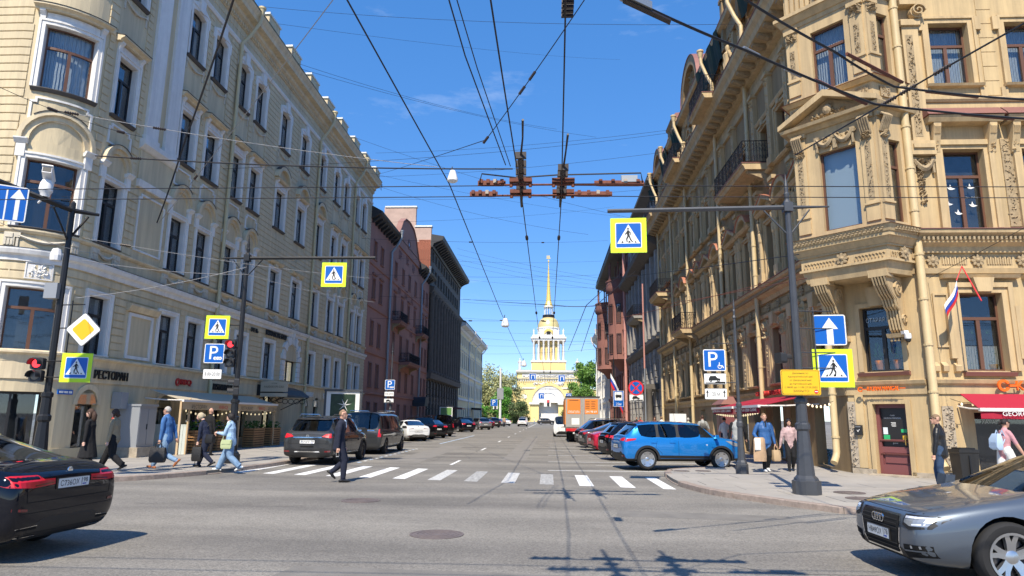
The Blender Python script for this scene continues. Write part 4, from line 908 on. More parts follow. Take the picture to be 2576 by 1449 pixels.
gl = MB(); [swag(gl, FB, a, b, 10.62, .26, .1, .07) for a, b in ((.05, .6), (.66, 1.2))]; lumps(gl, FB, .0, 1.26, 10.3, 10.7, 36, .06, .1, .06); gl.build('garland', 'ochre_relief', BR)
baybox('bay_cornice', 10.98, 11.1, .06, .16); baybox('bay_cornice', 11.101, 11.2, .3, .34); baybox('bay_attic', 11.2, 12.0, .02); baybox('bay_sill', 12.0, 12.12, .1, .22); baybox('bay_sill_flashing', 12.122, 12.2, .27, .03, 'maroon_roof')
pd = MB()
for sgn in (-1, 1): pd.loft([[FB.p(.53+sgn*1.6, d, 11.205), FB.p(.53+sgn*1.6, d, 11.36), FB.p(.53, d, 12.12), FB.p(.53, d, 11.9)] for d in (0, .42)])
pd.build('bay_pediment', 'ochre_light', BR); MB().fpoly(FB, [(-.7, 11.2), (1.76, 11.2), (.53, 11.9)], 0, .1).build('pediment_field', 'ochre', BR)
lb = MB(); lumps(lb, FB, -.1, 1.16, 11.25, 11.48, 40, .1, .14, .09); lumps(lb, FB, .3, .76, 11.3, 11.72, 14, .12, .12, .08); q8 = [[FB.p(.53+r_*math.cos(k*PI/5), d, 11.5+r_*1.2*math.sin(k*PI/5)) for k in range(10)] for r_, d in ((.15, .1), (.14, .22), (.06, .27))]; lb.loft(q8); lb.build('pediment_relief', 'ochre_relief', BR)
for F, q in ((FB, B0+.26), (FB, B1-.3), (FBR, .5)): carved(BR, F, q-.2, q+.2, 11.55, 11.9, 30, .05, .05, .05)
baybox('bay_cornice', 14.85, 15.0, .03, .06); baybox('bay_cornice', 15.0, 15.2, .1, .25); baybox('bay_cornice', 15.2, 15.32, .3); baybox('bay_parapet', 15.32, 16.2, -.02); baybox('bay_parapet_cap', 16.2, 16.35, .1)
for i in range(14): MB().fbox(FB, B0+.1+i*.18, B0+.22+i*.18, -.02, .05, 15.4, 16.1).build('parapet_flute', 'ochre_light', BR)
carved(BR, FB, .2, .9, 15.4, 16.2, 40, .05, .16, .1, 'parapet_crest')
# big scroll consoles carrying the bay
for q in (-.28, 1.5):
 F2 = Fac(w2(FC, q, 0), NC, TC)         # profile seen from the side: s = out of the wall
 cs = MB(); cs.fpoly(F2, [(0, 4.35), (.16, 4.4), (.26, 4.7), (.3, 5.0), (.42, 5.05), (.5, 5.3), (.75, 5.45), (1.0, 5.7), (1.12, 5.95), (0, 5.99)], -.2, .2)
 cs = cs.build('console', 'ochre_light', BR)
 vb = MB(); volute(vb, F2, .42, 5.62, .26, .2, .27); volute(vb, F2, .14, 4.72, .16, .2, .26); volute(vb, F2, .42, 5.62, .26, -.27, -.2); vb.build('volute', 'ochre_light', cs)
 rb = MB()
 for j in range(5):
  y = -.17+j*.085; rb.tube([F2.p(a, y, z) for a, z in ((.05, 4.3), (.2, 4.42), (.29, 4.7), (.34, 4.98), (.5, 5.08), (.6, 5.3), (.8, 5.44), (1.03, 5.68), (1.16, 5.92))], .035, 5)
 rb.build('console_rib', 'ochre_light', cs); MB().fprof(FC, q-.27, q+.27, [(.75, 5.9), (1.18, 5.9), (1.2, 6.12), (.75, 6.12)]).build('console_cap', 'ochre_light', cs)
 MB().fprof(FC, q-.3, q+.3, [(0, 4.18), (.2, 4.18), (.26, 4.3), (0, 4.32)]).build('console_foot', 'ochre_light', cs); gt = MB(); [gt.lathe([(.0, -.12), (.045, -.1), (.03, 0), (0, 0)], 6, FC.p(q-.2+.1*j, .12, 4.18)) for j in range(5)]; gt.build('guttae', 'ochre_relief', cs)
for s_, d in ((-.62, .2),): drainpipe(BR, FC, s_, 7.0, .3, d, .11, 'pipe_ochre', False)
# --- cross-street side
XC = [(12.75, 1.22), (15.1, 1.22), (17.4, 1.22), (19.7, 1.22)]
hx = [(c-w/2, c+w/2, z, z+h) for c, w in XC for z, h in ((3.17, 2.3), (7.45, 2.53), (12.14, 2.13))]
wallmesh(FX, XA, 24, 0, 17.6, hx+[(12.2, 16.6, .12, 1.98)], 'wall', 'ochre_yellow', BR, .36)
for i, (c, w) in enumerate(XC):
 o = window(BR, FX, c, 12.14, w, 2.12, 'bare', 'brown_frame', 'ochre_light', style='T', dep=.3, inner='curtain_white'); su = MB(); frame_ring(su, LF, 0, 0, w, 2.12, .14, 0, .05, False); frame_ring(su, LF, 0, 0, w+.28, 2.26, .08, 0, .1, False); su.fprof(LF, -.85, .85, [(-.2, -.04), (.0, -.12), (.16, -.1), (.2, -.03), (-.2, .003)]); [su.fbox(LF, sg*.86-.1, sg*.86+.1, 0, .07, -.45, -.12) for sg in (-1, 1)]; [su.fbox(LF, sg*.9-.09, sg*.9+.09, 0, .11, 1.85, 2.3) for sg in (-1, 1)]; su.build('surround', 'ochre_light', o)
 o = window(BR, FX, c, 7.45, w, 2.53, 'bare', 'brown_frame', 'ochre_light', style='T', dep=.3, inner='room_grey' if i == 0 else 'curtain_grey'); su = MB(); frame_ring(su, LF, 0, 0, w, 2.53, .12, 0, .06, False); frame_ring(su, LF, 0, 0, w+.24, 2.65, .16, 0, .13, False)
 for sg in (-1, 1):
  q = sg*(w/2+.22); su.fprof(LF, q-.11, q+.11, [(0, 2.35), (.14, 2.4), (.17, 2.6), (.26, 2.9), (.34, 3.2), (.34, 3.3), (0, 3.3)]); lumps(su, LF, q-.1, q+.1, 2.4, 2.85, 10, .16, .07, .06); [su.tube([(q-.07+.045*j, .3, 3.28), (q-.07+.045*j, .36, 3.15), (q-.07+.045*j, .28, 2.95)], .025, 4) for j in range(4)]
 su.fprof(LF, -w/2-.5, w/2+.5, [(0, 3.3), (.36, 3.3), (.42, 3.4), (.46, 3.48), (0, 3.5)]); su.build('surround', 'ochre_light', o)
 hd = MB(); hd.fprof(LF, -w/2-.54, w/2+.54, [(0, 3.502), (.5, 3.502), (.46, 3.56), (.2, 3.82), (0, 3.86)]); hd.build('hood_roof', 'maroon_roof', o)
 if i == 0:
  text('День Победы', 'lettering_white', o, Matrix.Translation((-.3, -.25, 1.06)) @ Matrix.Rotation(PI, 4, 'Z'), .05, .4)
  for x, z in ((.3, 1.35), (-.28, 1.38), (.42, .85), (-.3, .8), (.15, .55)):
   bd = MB(); bd.add([(x-.13, -.25, z), (x-.02, -.25, z+.03), (x+.02, -.25, z+.14), (x+.05, -.25, z+.03), (x+.13, -.25, z+.05), (x+.06, -.25, z-.03), (x-.02, -.25, z-.04)], [(0, 1, 6), (1, 2, 3), (1, 3, 5, 6), (3, 4, 5)]); bd.build('paper_dove', 'lettering_white', o)
 o = window(BR, FX, c, 3.17, w, 2.3, 'bare', 'brown_frame', 'ochre_light', style='T', dep=.3, inner='room_dark'); su = MB(); frame_ring(su, LF, 0, 0, w, 2.3, .16, 0, .06, False); frame_ring(su, LF, 0, 0, w+.32, 2.46, .14, 0, .12, False); su.fpoly(LF, [(-.2, 2.3), (-.3, 2.72), (.3, 2.72), (.2, 2.3)], .1, .3); su.fprof(LF, -1.1, 1.1, [(0, 2.72), (.2, 2.72), (.26, 2.82), (0, 2.84)]); [su.fbox(LF, sg*(w/2+.36)-.08, sg*(w/2+.36)+.08, 0, .14, .35, 1.9) for sg in (-1, 1)]; su.build('surround', 'ochre_light', o); MB().fprof(LF, -.72, .72, [(-.2, -.16), (.12, -.16), (.18, -.05), (-.2, .002)]).build('sill', 'maroon_roof', o)
 if i == 0:
  for x in (-.38, 0.05, .35):
   pl = MB()
   for k in range(60):
    a = random.uniform(0, 2*PI); r_ = random.uniform(.05, .26); z_ = random.uniform(.1, .55); tip = (x+r_*math.cos(a), -.42+.06*math.sin(a), z_+.12); pl.add([(x+r_*.2*math.cos(a), -.43, z_), (x+r_*.5*math.cos(a)+.03, -.42, z_+.1), tip], [(0, 1, 2)])
   for k in range(18): a = k*2*PI/18; pl.tube([(x+.05, -.44, 1.15), (x+.05+.18*math.cos(a), -.44, 1.15+.14*math.sin(a)+.06), (x+.05+.34*math.cos(a), -.44, 1.12+.2*math.sin(a))], [.014, .012, .003], 3, False)
   pl.build('window_plant', 'leaf_plant', o)
  MB().lathe([(.1, 0), (.16, .16), (.14, .16), (0, .05)], 10, (-.4, -.42, .06)).build('flower_pot', 'gold', o)
# quoins on the cross side: carved pilaster, swag, rough panels, ashlar blocks
pm = MB(); pm.fbox(FX, 11.25, 11.75, 0, .16, 10.2, 14.1); pm.fbox(FX, 11.12, 11.86, 0, .24, 9.75, 10.2); pm.fbox(FX, 11.18, 11.8, 0, .3, 9.95, 10.08); volute(pm, FX, 11.72, 14.55, .24, .1, .4); pm.fbox(FX, 11.2, 11.8, 0, .25, 14.1, 14.3); pm.fbox(FX, 11.2, 11.85, 0, .3, 14.8, 15); pm = pm.build('carved_pilaster', 'ochre_light', BR); carved(pm, FX, 11.33, 11.56, 10.35, 13.8, 130, .16, .06, .05)
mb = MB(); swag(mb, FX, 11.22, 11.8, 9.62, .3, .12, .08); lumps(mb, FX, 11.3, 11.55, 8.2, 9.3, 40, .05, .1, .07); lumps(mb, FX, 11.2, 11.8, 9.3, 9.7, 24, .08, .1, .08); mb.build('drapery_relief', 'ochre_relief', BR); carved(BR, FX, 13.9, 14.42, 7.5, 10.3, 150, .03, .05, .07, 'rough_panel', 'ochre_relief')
for c, w in XC[1:3]: carved(BR, FX, c+1.2, c+1.6, 7.5, 10.3, 110, .03, .05, .07, 'rough_panel', 'ochre_relief')
courses(FX, XA+1, 24, 11.75, 16.2, .52, [(c-.95, c+.95, 11.6, 14.75) for c, w in XC], BR, 'ochre_yellow', .02, .02, 'ashlar_block')
panel = MB(); frame_ring(panel, FX, 11.6, 3.9, .34, 1.5, .05, 0, .05); panel.build('panel_frame', 'ochre_light', BR)
for q in (11.25, 11.5, 11.85): MB().fprof(FX, q-.08, q+.08, [(0, 3.1), (.14, 3.15), (.16, 3.3), (0, 3.42)]).build('small_console', 'ochre_light', BR)
rband(FX, XA, 24, 'main_cornice', [(0, 16.2), (.2, 16.2), (.3, 16.6), (.9, 16.9), (1.0, 17.4), (0, 17.6)]); rband(FC, A0, A1, 'main_cornice', [(0, 16.2), (.2, 16.2), (.3, 16.6), (.9, 16.9), (1.0, 17.4), (0, 17.6)])
MB().fprof(FX, 9.5, 24, [(.5, 17.62), (-4, 21), (-4, 17.6)]).build('roof', 'maroon_roof', BR)
drainpipe(BR, FX, 11.03, 17.4, .3, .2, .12, 'pipe_ochre', False)
carved(BR, FX, 11.3, 11.62, .35, 2.15, 110, .03, .06, .055, 'rough_panel', 'stone_foot'); MB().fbox(FX, XA, 12.2, 0, .07, 0, .3).build('plinth', 'stone_foot', BR); MB().fbox(FC, A0, .5, 0, .07, 0, .28).build('plinth', 'stone_foot', BR); MB().fbox(FC, 1.5, A1, 0, .07, 0, .26).build('plinth', 'stone_foot', BR)
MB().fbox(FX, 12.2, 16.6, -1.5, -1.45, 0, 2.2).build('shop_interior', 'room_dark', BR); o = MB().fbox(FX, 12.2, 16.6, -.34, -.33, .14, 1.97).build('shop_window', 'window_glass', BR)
text('ХАЧАПУРИ', 'foil', o, TF(FX, 12.95, 1.72, -.3), .11, .75)
sg = MB(); sg.farch(FX, 12.95, 2.74, .1, .17, .24, .3, 25, 335, 14); sg.fbox(FX, 13.1, 13.3, .24, .3, 2.71, 2.77); sg = sg.build('shop_sign', 'orange', BR); text('KAZAN', 'orange', sg, TF(FX, 13.9, 2.74, .27), .27, 1.2, .03)
# awnings on both fronts (each a thing of its own)
def awning(F, s0, s1, zt, zb, d, label, txt, lean=0., n=1, back='awning_red', valance='awning_red', thw=None, vh=.2):
 t = base('awning', F.p((s0+s1)/2, 0, 0), label, 'awning', 'shop awnings')
 mb = MB(); mb.loft([[F.p(a, .22, zt), F.p(a, d, zb), F.p(a, d, zb-.02), F.p(a, .22, zt-.025)] for a in (s0, s1)]); mb.build('canopy', back, t)
 MB().fbox(F, s0-.03, s1+.03, d-.03, d+.06, zb-.06, zb+.03).build('front_bar', 'awning_edge', t)
 for q in (s0, s1): MB().tube([F.p(q, .05, zt-.35), F.p(q, d*.55, (zt+zb)/2-.2), F.p(q, d, zb)], .025, 5).build('arm', 'awning_edge', t)
 v = MB(); m_ = 14
 v.loft([[F.p(s0+(s1-s0)*k/m_, d+.005+.012*math.sin(k*2.1), zb-.061), F.p(s0+(s1-s0)*k/m_, d-.0+.03*math.sin(k*2.1), zb-vh-.06)] for k in range(m_+1)], False, False)
 v = v.build('valance', valance, t); return t, v
t, v = awning(FX, 11.75, 16.4, 2.5, 2.06, 1.05, 'dark red awning over the cafe front beside the drainpipe', '')
text('GEORGIAN & UZBEK CUISINE', 'lettering_white', v, TF(FX, 13.6, 1.94, 1.1), .12, 2.6)
for s0, s1, lb in ((24.4, 27.5, 'dark red cafe awning on the street side nearest the corner'), (27.8, 31.2, 'dark red cafe awning on the street side farther from the corner')):
 t, v = awning(FR, s0, s1, 2.62, 2.2, 2.1, lb, '')
 text('GEORGIAN & UZBEK CUISINE', 'lettering_white', v, TF(FR, (s0+s1)/2, 2.06, 2.16), .1, (s1-s0)*.9)
text('GEORGIAN & UZBEK CUISINE', 'shop_red', BR, TF(FR, 28.6, 2.82, .25), .2, 4.6, .02, 'shop_lettering')
mat('bulb', (1, .85, .6), .3, emit=((1, .8, .45), .5))
def bulbs(F, s0, s1, d, z, n, label, sag=.12):
 t = base('light_string', F.p(s0, d, z), label, 'string lights', 'strings of light bulbs'); pts = [F.p(s0+(s1-s0)*k/n, d, z-sag*math.sin(PI*k/n)) for k in range(n+1)]
 MB().tube(pts, .008, 3).build('cable', 'plastic_black', t)
 for p in pts[1:-1]: MB().lathe([(0, -.1), (.028, -.08), (.033, -.05), (.015, -.01), (0, 0)], 6, p).build('bulb', 'bulb', t, True)
bulbs(FR, 24.5, 31, 2.05, 2.02, 22, 'string of bulbs under the street-side red awnings'); bulbs(FC, -1.2, -.25, .9, 2.3, 7, 'short string of bulbs beside the corner drainpipe'); bulbs(FX, 11.3, 12.2, .5, 2.35, 3, 'string of bulbs at the edge of the cross-street awning')
mb = MB(); mb.box(XR-.55, XR-.02, 34.8, 36.0, .12, 2.3); mb = base('kiosk_door', (9.2, 35.4, 0), 'dark red wooden porch box with a double door beyond the awnings', 'porch')
MB().box(XR-.75, XR-.02, 34.6, 36.2, .12, 2.45).build('porch_body', 'maroon_door', mb); MB().loft([[(XR-.95, 34.4, 2.45), (XR, 34.4, 2.45), (XR, 36.4, 2.45), (XR-.95, 36.4, 2.45)], [(XR-.5, 34.9, 2.85), (XR, 34.9, 2.85), (XR, 35.9, 2.85), (XR-.5, 35.9, 2.85)]]).build('porch_roof', 'maroon_roof', mb); [MB().box(XR-.78, XR-.74, y, y+.6, .2, 2.2).build('door_leaf', 'maroon_door', mb) for y in (34.75, 35.42)]; [MB().box(XR-.7, XR-.1, 34.57, 34.6, a_, b_).build('side_panel', 'maroon_door', mb) for a_, b_ in ((.3, 1.1), (1.25, 2.2))]
# ================================================================ buildings farther down the street
mat('pink_plaster', (.42, .20, .145), .9, var=.14, scale=.6, bump=.2, bscale=20, zs=.5); mat('pink_dark', (.30, .16, .135), .9, var=.15, scale=1)
mat('grey_stone', (.125, .11, .093), .85, var=.25, scale=1.5, bump=.4, bscale=14); mat('grey_stone_light', (.30, .285, .265), .85, var=.2, scale=1.2, bump=.4, bscale=14)
mat('pale_yellow', (.80, .67, .40), .9, var=.08, scale=.8); mat('redbrown', (.235, .105, .085), .9, var=.18, scale=.7, bump=.35, bscale=14); mat('white_plaster', (.70, .69, .66), .9, var=.07, scale=.8)
mat('bare_plaster', (.50, .36, .30), .95, var=.2, scale=.7, bump=.4, bscale=9); mat('brick', (.42, .15, .09), .95, var=.45, scale=6, bump=.5, bscale=20); mat('galvanised', (.34, .36, .38), .45, .6); mat('pipe_pink', (.50, .24, .20), .6)
mat('roof_dark', (.03, .03, .033), .6)
def simple_building(o, F, s0, s1, top, wallm, rows, colsx, trim, frame='black_frame', kinds=None, style='T', dep=.28):
 hs_ = [(c-w/2, c+w/2, z, z+h) for z, h in rows for c, w in colsx]
 wallmesh(F, s0, s1, 0, top, hs_, 'wall', wallm, o, dep)
 for j, (z, h) in enumerate(rows):
  for c, w in colsx:
   wn = window(o, F, c, z, w, h, 'bare', frame, trim, style=style, dep=dep-.03)
   k = ('sb', w, h, trim, kinds[j] if kinds else 0)
   if k not in WC:
    su = MB(); frame_ring(su, LF, 0, 0, w, h, .1, 0, .06, False); su.fprof(LF, -w/2-.14, w/2+.14, [(-.1, -.02), (0, -.1), (.1, -.1), (.14, -.02), (-.1, .003)])
    if kinds and kinds[j] == 'hood': su.fprof(LF, -w/2-.25, w/2+.25, [(0, h+.3), (.15, h+.3), (.22, h+.42), (0, h+.46)])
    if kinds and kinds[j] == 'arch': su.farch(LF, 0, h, w/2, w/2+.2, 0, .1, 0, 180, 8)
    WC[k] = su.mesh('surround', trim)
   link('surround', WC[k], wn)
def bandon(o, F, s0, s1, name, prof, mt): return MB().fprof(F, s0, s1, prof).build(name, mt, o)
FLs = Fac((-16, 0), (0, 1), (1, 0))
# --- pink house
PK = base('pink_house', (-16, 73, 0), 'dusty pink house with a curved gable and iron balconies', 'building')
pc = [(60.0, 1.0), (62.6, 1.0), (68.6, .95), (72.2, 1.0), (75.6, 1.0), (79.2, .95), (84.4, 1.0), (86.8, 1.0)]
simple_building(PK, FLs, 58.05, 88.4, 19.6, 'pink_plaster', [(.9, 2.0), (4.3, 2.1), (8.0, 2.2), (12.2, 1.9), (15.9, 1.7)], pc, 'pink_dark', kinds=[0, 0, 0, 'hood', 0])
for s0, s1 in ((58.05, 67.2), (80.6, 88.6)):
 bandon(PK, FLs, s0, s1, 'eave', [(0, 19.3), (.1, 19.3), (.9, 19.75), (1.0, 19.95), (.0, 20.5)], 'roof_dark'); q = s0+.4
 while q < s1-.3: MB().fprof(FLs, q, q+.16, [(0, 19.0), (.15, 19.0), (.7, 19.5), (.7, 19.6), (0, 19.6)]).build('eave_bracket', 'roof_dark', PK); q += 1.05
gp = [(67.2, 19.6), (67.2, 20.2), (68.0, 20.4), (69.0, 21.2), (70.2, 22.5), (71.6, 23.2), (73.8, 23.4), (76.2, 23.2), (77.6, 22.5), (78.8, 21.2), (79.8, 20.4), (80.6, 20.2), (80.6, 19.6)]
MB().fpoly(FLs, gp, -.3, .14).build('curved_gable', 'pink_plaster', PK)
gm = MB()
for (a, za), (b, zb_) in zip(gp[1:-1], gp[2:-1]): gm.loft([[FLs.p(q, d, z+e) for d, e in ((-.35, 0), (.26, 0), (.26, .12), (-.35, .12))] for q, z in ((a, za), (b, zb_))])
gm.build('gable_coping', 'pink_dark', PK)
ov = MB(); ov.farch(FLs, 73.9, 20.9, .4, .6, .14, .22, 0, 360, 16); ov.build('oval_window_frame', 'pink_dark', PK); MB().farch(FLs, 73.9, 20.9, .001, .4, .145, .16, 0, 360, 14).build('oval_pane', 'window_glass', PK)
for a, z in ((70.2, 18.4), (73.9, 18.6), (77.4, 18.4), (70.4, 14.6), (73.9, 14.7), (77.4, 14.6), (70.4, 10.8), (77.4, 10.8)): carved(PK, FLs, a-.6, a+.6, z-.1, z+.9, 30, .02, .12, .14, 'relief_panel', 'pink_dark')
for z in (3.6, 7.2, 11.3, 15.2): bandon(PK, FLs, 58.05, 88.4, 'string_course', [(0, z), (.1, z+.02), (.12, z+.15), (0, z+.2)], 'pink_plaster')
for q in (65.7, 82.4): drainpipe(PK, FLs, q, 19.9, .2, .2, .12, 'galvanised', jog=.3, out=.75)
for s0, s1, z, d in ((67.6, 71.0, 11.3, 1.0), (80.2, 83.6, 11.5, 1.0), (71.6, 77.6, 7.4, 1.2)): balcony(PK, FLs, s0, s1, z, d, .95, 'pink_dark')
MB().fprof(FLs, 63, 88, [(.2, 20.5), (-6, 22.6), (-6, 19)]).build('roof', 'roof_dark', PK); MB().box(-26, -16.2, 58.1, 88, 19, 20.4).build('roof_body', 'roof_dark', PK)
cn = MB(); cn.farch(FLs, 80.8, 2.9, .001, 1.1, .0, 1.5, 0, 180, 10); cn.build('entrance_canopy', 'roof_dark', PK)
# --- dark granite house with a bare party wall rising over the pink roof
DK = base('granite_house', (-16, 104, 0), 'dark granite house with tall columns and a bare brick party wall', 'building')
dc = [(90.5+i*2.55, 1.25) for i in range(11)]
simple_building(DK, FLs, 88.5, 119.0, 25.0, 'grey_stone', [(.8, 2.6), (4.3, 2.3), (8.4, 2.4), (12.2, 2.2), (15.6, 1.9), (20.2, 1.6), (22.9, 1.2)], dc, 'grey_stone', style='I')
for i in range(12): q = 89.25+i*2.55; MB().lathe([(.55, 7.4), (.55, 7.7), (.42, 7.8), (.36, 17.5), (.5, 17.8), (.5, 18.0), (0, 18.0)], 10, (-15.75, q, 0)).build('column', 'grey_stone', DK, True); carved(DK, FLs, q-.5, q+.5, 18.0, 18.9, 18, .3, .3, .2, 'column_carving', 'grey_stone')
for pr, nm in (([(0, 6.6), (.5, 6.7), (.6, 7.2), (.6, 7.4), (0, 7.45)], 'band_cornice'), ([(0, 18.0), (.3, 18.0), (.6, 18.5), (.7, 18.9), (0, 19.1)], 'upper_cornice'), ([(0, 24.4), (.2, 24.4), (.4, 24.9), (1.6, 25.4), (1.75, 25.9), (0, 26.2)], 'eave')): bandon(DK, FLs, 88.5, 119.3, nm, pr, 'grey_stone' if nm != 'eave' else 'roof_dark')
for i in range(24): q = 89+i*1.26; MB().fprof(FLs, q, q+.35, [(.3, 24.7), (.5, 24.6), (1.4, 25.2), (1.4, 25.4), (.3, 25.4)]).build('eave_bracket', 'roof_dark', DK)
for i in range(12):
 for z in (1.0, 1.9, 2.8, 3.7, 4.6, 5.5): q = 89.25+i*2.55; MB().fbox(FLs, q-.45, q+.45, 0, .16, z, z+.8).build('stone_block', 'grey_stone', DK)
pw = Fac((-16, 88.5), (-1, 0), (0, -1))
MB().fpoly(pw, [(0, 0), (12, 0), (12, 26), (9.0, 26), (9.0, 27.6), (7.4, 27.6), (7.4, 26.6), (6.6, 26.6), (6.6, 30.0), (2.2, 30.0), (2.2, 27.2), (0, 27.2)], -.6, -.02).build('party_wall', 'bare_plaster', DK)
for a, b, z in ((6.5, 2.1, 30.0), (9.1, 7.3, 27.6), (2.3, -.1, 27.2)): MB().fbox(pw, b, a, -.7, .1, z, z+.2).build('wall_coping', 'white_metal', DK)
random.seed(3); bk = []
for j in range(46):
 z = 20.9+j*.098; half = .62+.55*math.sin(j/46*PI)+random.uniform(-.12, .12); s_ = max(.02, .25-half*.2)
 x = .1+random.uniform(0, .1) if z > 22.6 else .1
 w_ = (2.4 if z > 22.5 else 1.9)+.9*math.sin(max(0, z-22)*1.2)+random.uniform(-.2, .2)
 while x < w_: bk.append((x, z)); x += .27
brm = None
for i, (x, z) in enumerate(bk[:300]):
 if brm is None: brm = MB().box(-.125, .125, -.02, .03, 0, .08).mesh('brick', 'brick')
 link('brick', brm, DK, pw.frame(x, z, .0))
if len(bk) > 300:
 mb = MB(); [mb.fbox(pw, x-.125, x+.125, -.02, .03, z, z+.08) for x, z in bk[300:]]; tag(mb.build('bricks', 'brick', DK), kind='stuff')
MB().box(-26, -16.3, 88.6, 119, 24.5, 26.3).build('roof_body', 'roof_dark', DK)
MB().fprof(FLs, 112.4, 116.2, [(.3, 3.0), (1.8, 2.9), (1.8, 3.2), (.3, 3.3)]).build('shop_canopy', 'maroon_door', DK)
MB().box(-27, -15.9, 118.9, 119.3, 0, 26).build('end_wall', 'grey_stone', DK)
# --- pale classical house at the far end
PA = base('classical_house', (-16, 140, 0), 'pale yellow classical house with white cornice near the park trees', 'building')
ac = [(122+i*3.15, 1.3) for i in range(13)]
simple_building(PA, FLs, 119.4, 163, 18.0, 'pale_yellow', [(1.2, 2.2), (5.6, 2.4), (10.6, 2.8), (14.8, 1.7)], ac, 'white_trim', kinds=[0, 'arch', 'hood', 0])
for pr in ([(0, 4.6), (.2, 4.7), (.2, 5.0), (0, 5.1)], [(0, 9.3), (.25, 9.4), (.3, 9.7), (0, 9.8)], [(0, 17.2), (.2, 17.3), (.4, 17.6), (1.2, 17.9), (1.3, 18.3), (0, 18.6)]): bandon(PA, FLs, 119.4, 163.3, 'cornice', pr, 'white_trim')
for q in (134.5, 146, 160): drainpipe(PA, FLs, q, 18.2, .2, .2, .12, 'white_plaster', jog=.6, out=1.0)
MB().fprof(FLs, 119.4, 163.2, [(1.2, 18.62), (-6, 21.5), (-6, 18.3)]).build('roof', 'roof_metal', PA); MB().box(-28, -16.0, 162.6, 163.05, 0, 18.3).build('end_wall', 'pale_yellow', PA); MB().fprof(FLs, 140, 144, [(.2, 3.2), (2.2, 3.1), (2.2, 3.5), (.2, 3.6)]).build('entrance_canopy', 'wrought_iron', PA)
# --- right side: grey rusticated bank, red-brown oriel house, white house
GB = base('stone_bank', (XR, 68, 0), 'dark grey rusticated stone bank with arched ground storey', 'building')
gc = [(58.6+i*2.7, 1.2) for i in range(8)]
simple_building(GB, FR, 56.65, 79.0, 22.4, 'grey_stone_light', [(.9, 2.0), (4.2, 2.6), (9.4, 2.2), (12.6, 2.0), (18.4, 1.8)], gc, 'grey_stone_light', kinds=[0, 'arch', 'arch', 0, 0], style='I')
for i in range(9):
 q = 57.25+i*2.7
 for z in [.3+k*.62 for k in range(12)]: MB().fbox(FR, q-.42, q+.42, 0, .22 if i % 2 else .16, z, z+.56).build('stone_block', 'grey_stone_light', GB)
 MB().fbox(FR, q-.3, q+.3, 0, .35, 8.9, 16.0).build('pilaster', 'grey_stone_light', GB)
for pr in ([(0, 7.8), (.25, 7.9), (.5, 8.3), (.5, 8.5), (0, 8.6)], [(0, 16.2), (.3, 16.3), (1.1, 16.8), (1.2, 17.2), (0, 17.4)], [(0, 21.6), (.3, 21.8), (.9, 22.2), (.9, 22.4), (0, 22.7)]): bandon(GB, FR, 56.65, 79.2, 'cornice', pr, 'grey_stone')
balcony(GB, FR, 65.5, 71, 11.6, 1.3, 1.0, 'grey_stone_light'); MB().fprof(FR, 59, 61.5, [(0, 4.2), (1.1, 4.2), (1.3, 4.6), (0, 4.7)]).build('porch_slab', 'grey_stone', GB); [MB().lathe([(.34, 0), (.34, .3), (.26, .4), (.24, 3.8), (.36, 4.0), (.36, 4.2), (0, 4.2)], 10, (XR-.8, y, .1)).build('porch_column', 'grey_stone', GB, True) for y in (59.3, 61.2)]
MB().fprof(FR, 56.7, 79, [(.8, 22.72), (-5, 24.5), (-5, 22.5)]).build('roof', 'roof_dark', GB)
RB = base('oriel_house', (XR, 92, 0), 'red-brown house with round corner oriels and stone balconies', 'building')
rc = [(81+i*3.1, 1.4) for i in range(8)]
simple_building(RB, FR, 79.2, 106.0, 21.4, 'redbrown', [(1.0, 2.3), (5.0, 2.4), (9.6, 2.6), (13.8, 2.4), (17.6, 2.0)], rc, 'redbrown', kinds=[0, 0, 'hood', 0, 'arch'])
for i, (q, r_) in enumerate(((86.5, 1.7), (104.0, 1.9))):
 mb = MB(); mb.lathe([(.4, 7.6), (.9, 8.3), (r_+.15, 9.0), (r_, 9.2), (r_, 17.4), (r_+.25, 17.7), (r_+.3, 18.1), (0, 18.1)], 16, (XR-.1, q, 0)); mb.build('oriel', 'redbrown', RB, True)
 for z in (9.8, 13.6): 
  for k in range(5):
   a = PI/2+PI*(k+.5)/5; c, s_ = math.cos(a), math.sin(a); Fo = Fac((XR-.1+c*(r_+.0), q+s_*(r_+.0)), (-s_, c), (c, s_)); fr, P_ = sash(Fo, 0, z, .6, 2.4, -.06, style='1'); o = fr.build('oriel_window', 'black_frame', RB); MB().fbox(Fo, -.26, .26, .02, .03, z+.05, z+2.35).build('pane', 'window_glass', o)
 rl = MB(); rl.lathe([(r_+.2, 18.1), (r_+.2, 18.95), (r_+.28, 18.95), (r_+.28, 19.1), (r_+.1, 19.1), (r_+.1, 18.1)], 16, (XR-.1, q, 0)); rl.build('oriel_parapet', 'redbrown', RB)
 [MB().lathe([(.13, 0), (.1, .1), (.09, 2.3), (.15, 2.45), (0, 2.45)], 8, (XR-.1+math.cos(a)*(r_-.1), q+math.sin(a)*(r_-.1), 18.95)).build('loggia_column', 'redbrown', RB) for a in (PI*.6, PI*.85, PI*1.15, PI*1.4)]
for pr, mt in (([(0, 4.2), (.2, 4.3), (.25, 4.6), (0, 4.7)], 'redbrown'), ([(0, 21.2), (.3, 21.4), (1.9, 21.9), (2.0, 22.3), (0, 22.8)], 'roof_dark')): bandon(RB, FR, 79.2, 106.3, 'cornice', pr, mt)
drainpipe(RB, FR, 79.35, 21.5, .2, .5, .17, 'pipe_pink', False); MB().box(XR, 20, 105.7, 106.05, 0, 22).build('end_wall', 'redbrown', RB); MB().fprof(FR, 79.3, 106.2, [(1.9, 22.82), (-5, 25), (-5, 22)]).build('roof', 'roof_dark', RB)
